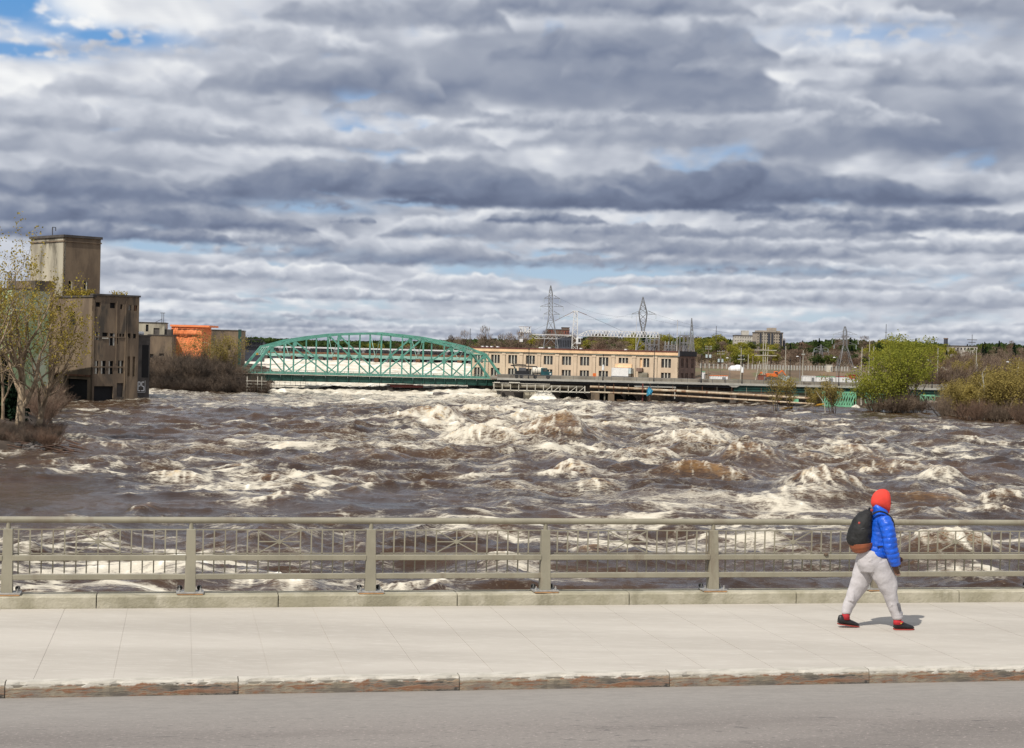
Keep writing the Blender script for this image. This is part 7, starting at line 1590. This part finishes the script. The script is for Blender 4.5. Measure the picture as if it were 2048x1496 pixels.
def hand(px, py, pz, dx, dz, s_):
    """palm and five separate bent fingers, pointing along (dx, dz)"""
    d = Vector((dx, 0, dz)).normalized(); up = Vector((-d.z, 0, d.x)); o = Vector((px, py, pz)); sd = Vector((0, s_, 0))
    limb(mb, [(*(o - d * .03), .026, .018), (*(o + d * .03), .040, .017), (*(o + d * .075), .038, .016)], n=10)
    for k, L_ in enumerate((.062, .075, .07, .055)):
        b_ = o + d * .072 + up * (.030 - .020 * k); k1 = b_ + d * L_ * .5 + sd * .006; k2 = k1 + (d * .8 + sd * .55 * -1).normalized() * L_ * .32; k3 = k2 + (d * .35 - sd * .9).normalized() * L_ * .26
        limb(mb, [(*b_, .0092), (*k1, .0088), (*k2, .008), (*k3, .0066)], n=8)
    b_ = o + up * .036 + d * .005; limb(mb, [(*b_, .013), (*(b_ + up * .028 + d * .022), .011), (*(b_ + up * .034 + d * .05), .009)], n=8)
hand(.16, -.215, .83, .4, -1, 1); hand(.315, .213, .895, 1, -.5, 1)
fuse(mb.build('body', 'skin', WK), .0065, 3)
for s_ in (-1, 1): MB().ball((.176, s_ * .032, 1.628), .009, .011, .008, 8, 6).build('eye', 'glass_white', WK)
MB().ball((.07, 0, 1.68), .088, .078, .082, 14, 9).build('hair', 'hair', WK)
# sweatpants
mb = MB()
limb(mb, [(-.035, 0, .99, .165, .165), (-.045, 0, .93, .195, .18), (-.03, 0, .84, .215, .185), (-.02, 0, .74, .195, .165)], n=22)
limb(mb, [(.00, -.075, .86, .16, .115), (.07, -.09, .70, .155, .112), (.112, -.10, .58, .132, .10), (.150, -.105, .44, .092, .082), (.178, -.105, .33, .079, .074), (.215, -.105, .235, .071, .070), (.238, -.105, .17, .071, .068), (.245, -.105, .135, .060, .058)], n=20)
limb(mb, [(-.07, .075, .86, .16, .115), (-.13, .09, .70, .142, .11), (-.18, .10, .57, .122, .10), (-.248, .10, .44, .094, .082), (-.300, .10, .34, .079, .074), (-.340, .10, .255, .070, .068), (-.357, .10, .20, .066, .064), (-.362, .10, .175, .056, .055)], n=20)
for (x_, y_, z_, rx) in ((.236, -.105, .205, .078), (.242, -.105, .165, .074), (-.350, .10, .225, .071), (-.357, .10, .195, .066)): mb.loft([[(x_ + rx * s1_ * math.cos(a), y_ + rx * .92 * s1_ * math.sin(a), z_ + dz + .012 * math.cos(a)) for a in [2 * math.pi * k / 16 for k in range(16)]] for dz, s1_ in ((-.016, .9), (-.006, 1), (.006, 1), (.016, .9))])
# cloth folds: long shallow ridges sunk into the surface
for (a, b, r_) in (((-.13, -.128, .90), (.06, -.150, .66), .045), ((.02, -.135, .92), (.19, -.145, .74), .042), ((.09, -.145, .475), (.21, -.145, .455), .038), ((.13, -.15, .33), (.25, -.135, .29), .032), ((-.31, .06, .34), (-.27, .05, .50), .055)): mb.tube(a, b, r_, r_ * .5, 10)
fuse(mb.build('sweatpants', 'trousers', WK), .0085, 5, cloth=(.14, .018))
for k in range(3): MB().bar((.205 + .018 * k, -.1865 + .004 * k, .352), (.232 + .016 * k, -.186 + .005 * k, .245), .008, .006, up=(0, 1, 0)).build('stripe', 'stripe', WK)
# puffer jacket
mb = MB()
limb(mb, [(.0, 0, .925, .165, .185), (.008, 0, .98, .168, .19), (.02, 0, 1.08, .155, .185), (.04, 0, 1.22, .150, .185), (.055, 0, 1.33, .142, .20), (.062, 0, 1.40, .125, .195), (.066, 0, 1.445, .100, .145), (.068, 0, 1.475, .088, .10)], n=28, puff=.055, pitch=.062)
limb(mb, [(.040, -.150, 1.415, .085), (.060, -.205, 1.33, .092), (.080, -.235, 1.20, .090), (.094, -.245, 1.085, .088), (.125, -.24, .98, .082), (.155, -.228, .89, .072), (.172, -.220, .835, .060)], n=20, puff=.12, pitch=.064)
limb(mb, [(.070, .150, 1.415, .085), (.11, .205, 1.30, .088), (.155, .235, 1.15, .083), (.19, .235, 1.04, .078), (.250, .222, .96, .062), (.285, .216, .925, .048)], n=20, puff=.12, pitch=.064)
fuse(mb.build('puffer_jacket', 'jacket', WK), .0065, 1, cloth=(.05, .012))
mb = MB(); lo, hi = [], []
cr = []
for (x_, z_, rx, ry, tl) in ((.066, 1.452, .098, .105, .10), (.062, 1.50, .100, .098, .16), (.058, 1.545, .104, .098, .20), (.058, 1.545, .094, .088, .20), (.062, 1.49, .090, .088, .16)):
    cr.append([(x_ + rx * math.cos(a), ry * math.sin(a), z_ - tl * rx * math.cos(a) * 2.6) for a in [2 * math.pi * k / 22 for k in range(22)]])
mb.loft(cr, caps=False).build('collar', 'jacket', WK, smooth=True)
# hood with its open front
rings = []
for (x_, cz, rz_, ry) in ((-.058, 1.625, .018, .015), (-.050, 1.627, .055, .040), (-.030, 1.632, .088, .066), (.0, 1.637, .118, .088), (.04, 1.636, .140, .102), (.08, 1.628, .153, .108), (.115, 1.618, .158, .108), (.130, 1.606, .160, .102), (.150, 1.600, .153, .094), (.160, 1.597, .144, .084), (.153, 1.597, .134, .076), (.130, 1.60, .13, .08)):
    rings.append([(x_ + .018 * math.sin(a) * (rz_ / .15) - .018 * (1 - math.sin(a)) * (x_ > .1) * -.6, ry * math.cos(a) * (1 - .10 * (math.sin(a) < -.5)), cz + rz_ * math.sin(a) * (1.0 if math.sin(a) > 0 else .98)) for a in [2 * math.pi * k / 26 for k in range(26)]])
mb = MB(); mb.loft(rings, caps=False); mb.f.append(tuple(range(26))[::-1])
ho = mb.build('hood', 'hood', WK, smooth=True); sd = ho.modifiers.new('sub', 'SUBSURF'); sd.levels = sd.render_levels = 1
# socks and shoes
for (sx, y_, hx, toe, lift, tilt) in ((.245, -.105, .197, .462, 0, 0), (-.362, .10, -.470, -.190, .030, -.13)):
    MB().loft([[(sx - .005 + r_ * math.cos(a), y_ + r_ * math.sin(a), z_ + lift) for a in [2 * math.pi * k / 14 for k in range(14)]] for z_, r_ in ((.07, .052), (.115, .050), (.165, .050))]).build('sock', 'sock', WK, smooth=True)
    L_ = toe - hx; prof = [(0, .030, .085, .75), (.04, .040, .118, .9), (.14, .046, .130, 1), (.30, .046, .122, 1), (.45, .048, .100, 1), (.62, .052, .078, 1), (.80, .051, .062, 1), (.93, .040, .050, .9), (1.0, .018, .036, .7)]
    def pt(u, yy, zz): x_ = hx + L_ * u; return (x_, y_ + yy, .004 + zz + (1 - u) * lift * 1.15)
    rg_ = [[pt(u, w_ * math.cos(a) * (1 if math.sin(a) < .3 else .86), .022 + (h_ - .022) * max(0, math.sin(a)) ** .8) for a in [2 * math.pi * k / 16 for k in range(16)]] for u, w_, h_, _ in prof]
    MB().loft(rg_).build('shoe', 'shoe', WK, smooth=True)
    rg_ = [[pt(u, (w_ + .005) * math.cos(a), .0 if math.sin(a) < 0 else .013) for a in [2 * math.pi * (k + .5) / 12 for k in range(12)]] for u, w_, h_, _ in prof]
    MB().loft(rg_).build('shoe_sole', 'sole_red', WK)
    if lift == 0: MB().ball((hx + .075, y_ - .047, .092), .014, .006, .012, 8, 5).build('shoe_badge', 'yellow', WK); MB().box(hx + .02, hx + .10, y_ - .052, y_ - .046, .100, .118).build('shoe_trim', 'sock', WK)
# backpack
bk = thing('backpack', 'black backpack with rust brown base on the back of the walker', 'backpack'); bk.matrix_world = WM
mb = MB(); limb(mb, [(-.185, 0, .998, .085, .11), (-.198, 0, 1.035, .128, .150), (-.212, 0, 1.13, .150, .162), (-.205, 0, 1.22, .150, .160), (-.180, 0, 1.33, .128, .148), (-.145, 0, 1.41, .098, .128), (-.10, 0, 1.475, .055, .09), (-.085, 0, 1.50, .03, .05)], n=24)
limb(mb, [(-.315, 0, 1.07, .04, .09), (-.325, 0, 1.15, .055, .11), (-.30, 0, 1.25, .05, .10), (-.27, 0, 1.31, .03, .08)], n=14)
fuse(mb.build('bag_body', 'bag_black', bk), .009, 4, cloth=(.09, .02))
mb = MB(); limb(mb, [(-.175, -.004, .990, .088, .115), (-.186, -.004, 1.02, .132, .156), (-.196, -.004, 1.06, .148, .170), (-.200, -.004, 1.095, .150, .172)], n=24); mb.build('bag_base', 'bag_brown', bk, smooth=True)
for y_ in (-1, 1): limb(MB(), [(-.09, y_ * .10, 1.46, .011, .022), (-.01, y_ * .145, 1.505, .011, .024), (.09, y_ * .16, 1.475, .011, .024), (.165, y_ * .165, 1.38, .011, .022), (.165, y_ * .19, 1.22, .009, .02), (.09, y_ * .195, 1.10, .008, .014), (-.05, y_ * .18, 1.06, .007, .012)], n=8).build('shoulder_strap', 'bag_black', bk, smooth=True)
limb(MB(), [(-.08, -.03, 1.49, .008), (-.075, -.03, 1.53, .008), (-.075, .03, 1.53, .008), (-.08, .03, 1.49, .008)], n=6).build('grab_loop', 'bag_black', bk)
MB().ball((-.255, -.105, 1.352), .022, .012, .02, 8, 5).build('red_patch', 'sole_red', bk); MB().ball((-.085, -.085, 1.515), .02, .012, .022, 8, 5).build('red_tag', 'sole_red', bk); MB().ball((-.335, -.075, 1.115), .014, .01, .016, 6, 4).build('white_tag', 'white_paint', bk)
for (z_, r_) in ((1.30, .139), (1.20, .153)): MB().loft([[(-.19 + r_ * math.cos(a) * 1.0, .16 * math.sin(a), z_ + dz + .05 * math.cos(a)) for a in [math.pi * (.55 + .9 * k / 15) for k in range(16)]] for dz in (0, .006)], close=False, caps=False).build('zip', 'steel_dark', bk)
for o in KIDS(WK) + KIDS(bk):                 # the walker's slight backward lean
    for v_ in o.data.vertices: v_.co.x -= .033 * max(0, v_.co.z - .12)
# a rusty knot of weed caught on the middle rail
o = MB().ball((0, 0, 0), .035, .02, .03, 8, 5).tube((0, 0, 0), (-.05, -.01, .01), .012, .004, 5).build('weed_knot', 'bark_brown'); o.matrix_world = FR @ Matrix.Translation((s_of(1650, .1), .09, .675)); tag(o, 'small rusty brown knot of weed caught on the middle rail', 'weed')
print('objects', len(bpy.data.objects), 'tris', sum(len(m.loops) for m in bpy.data.meshes))
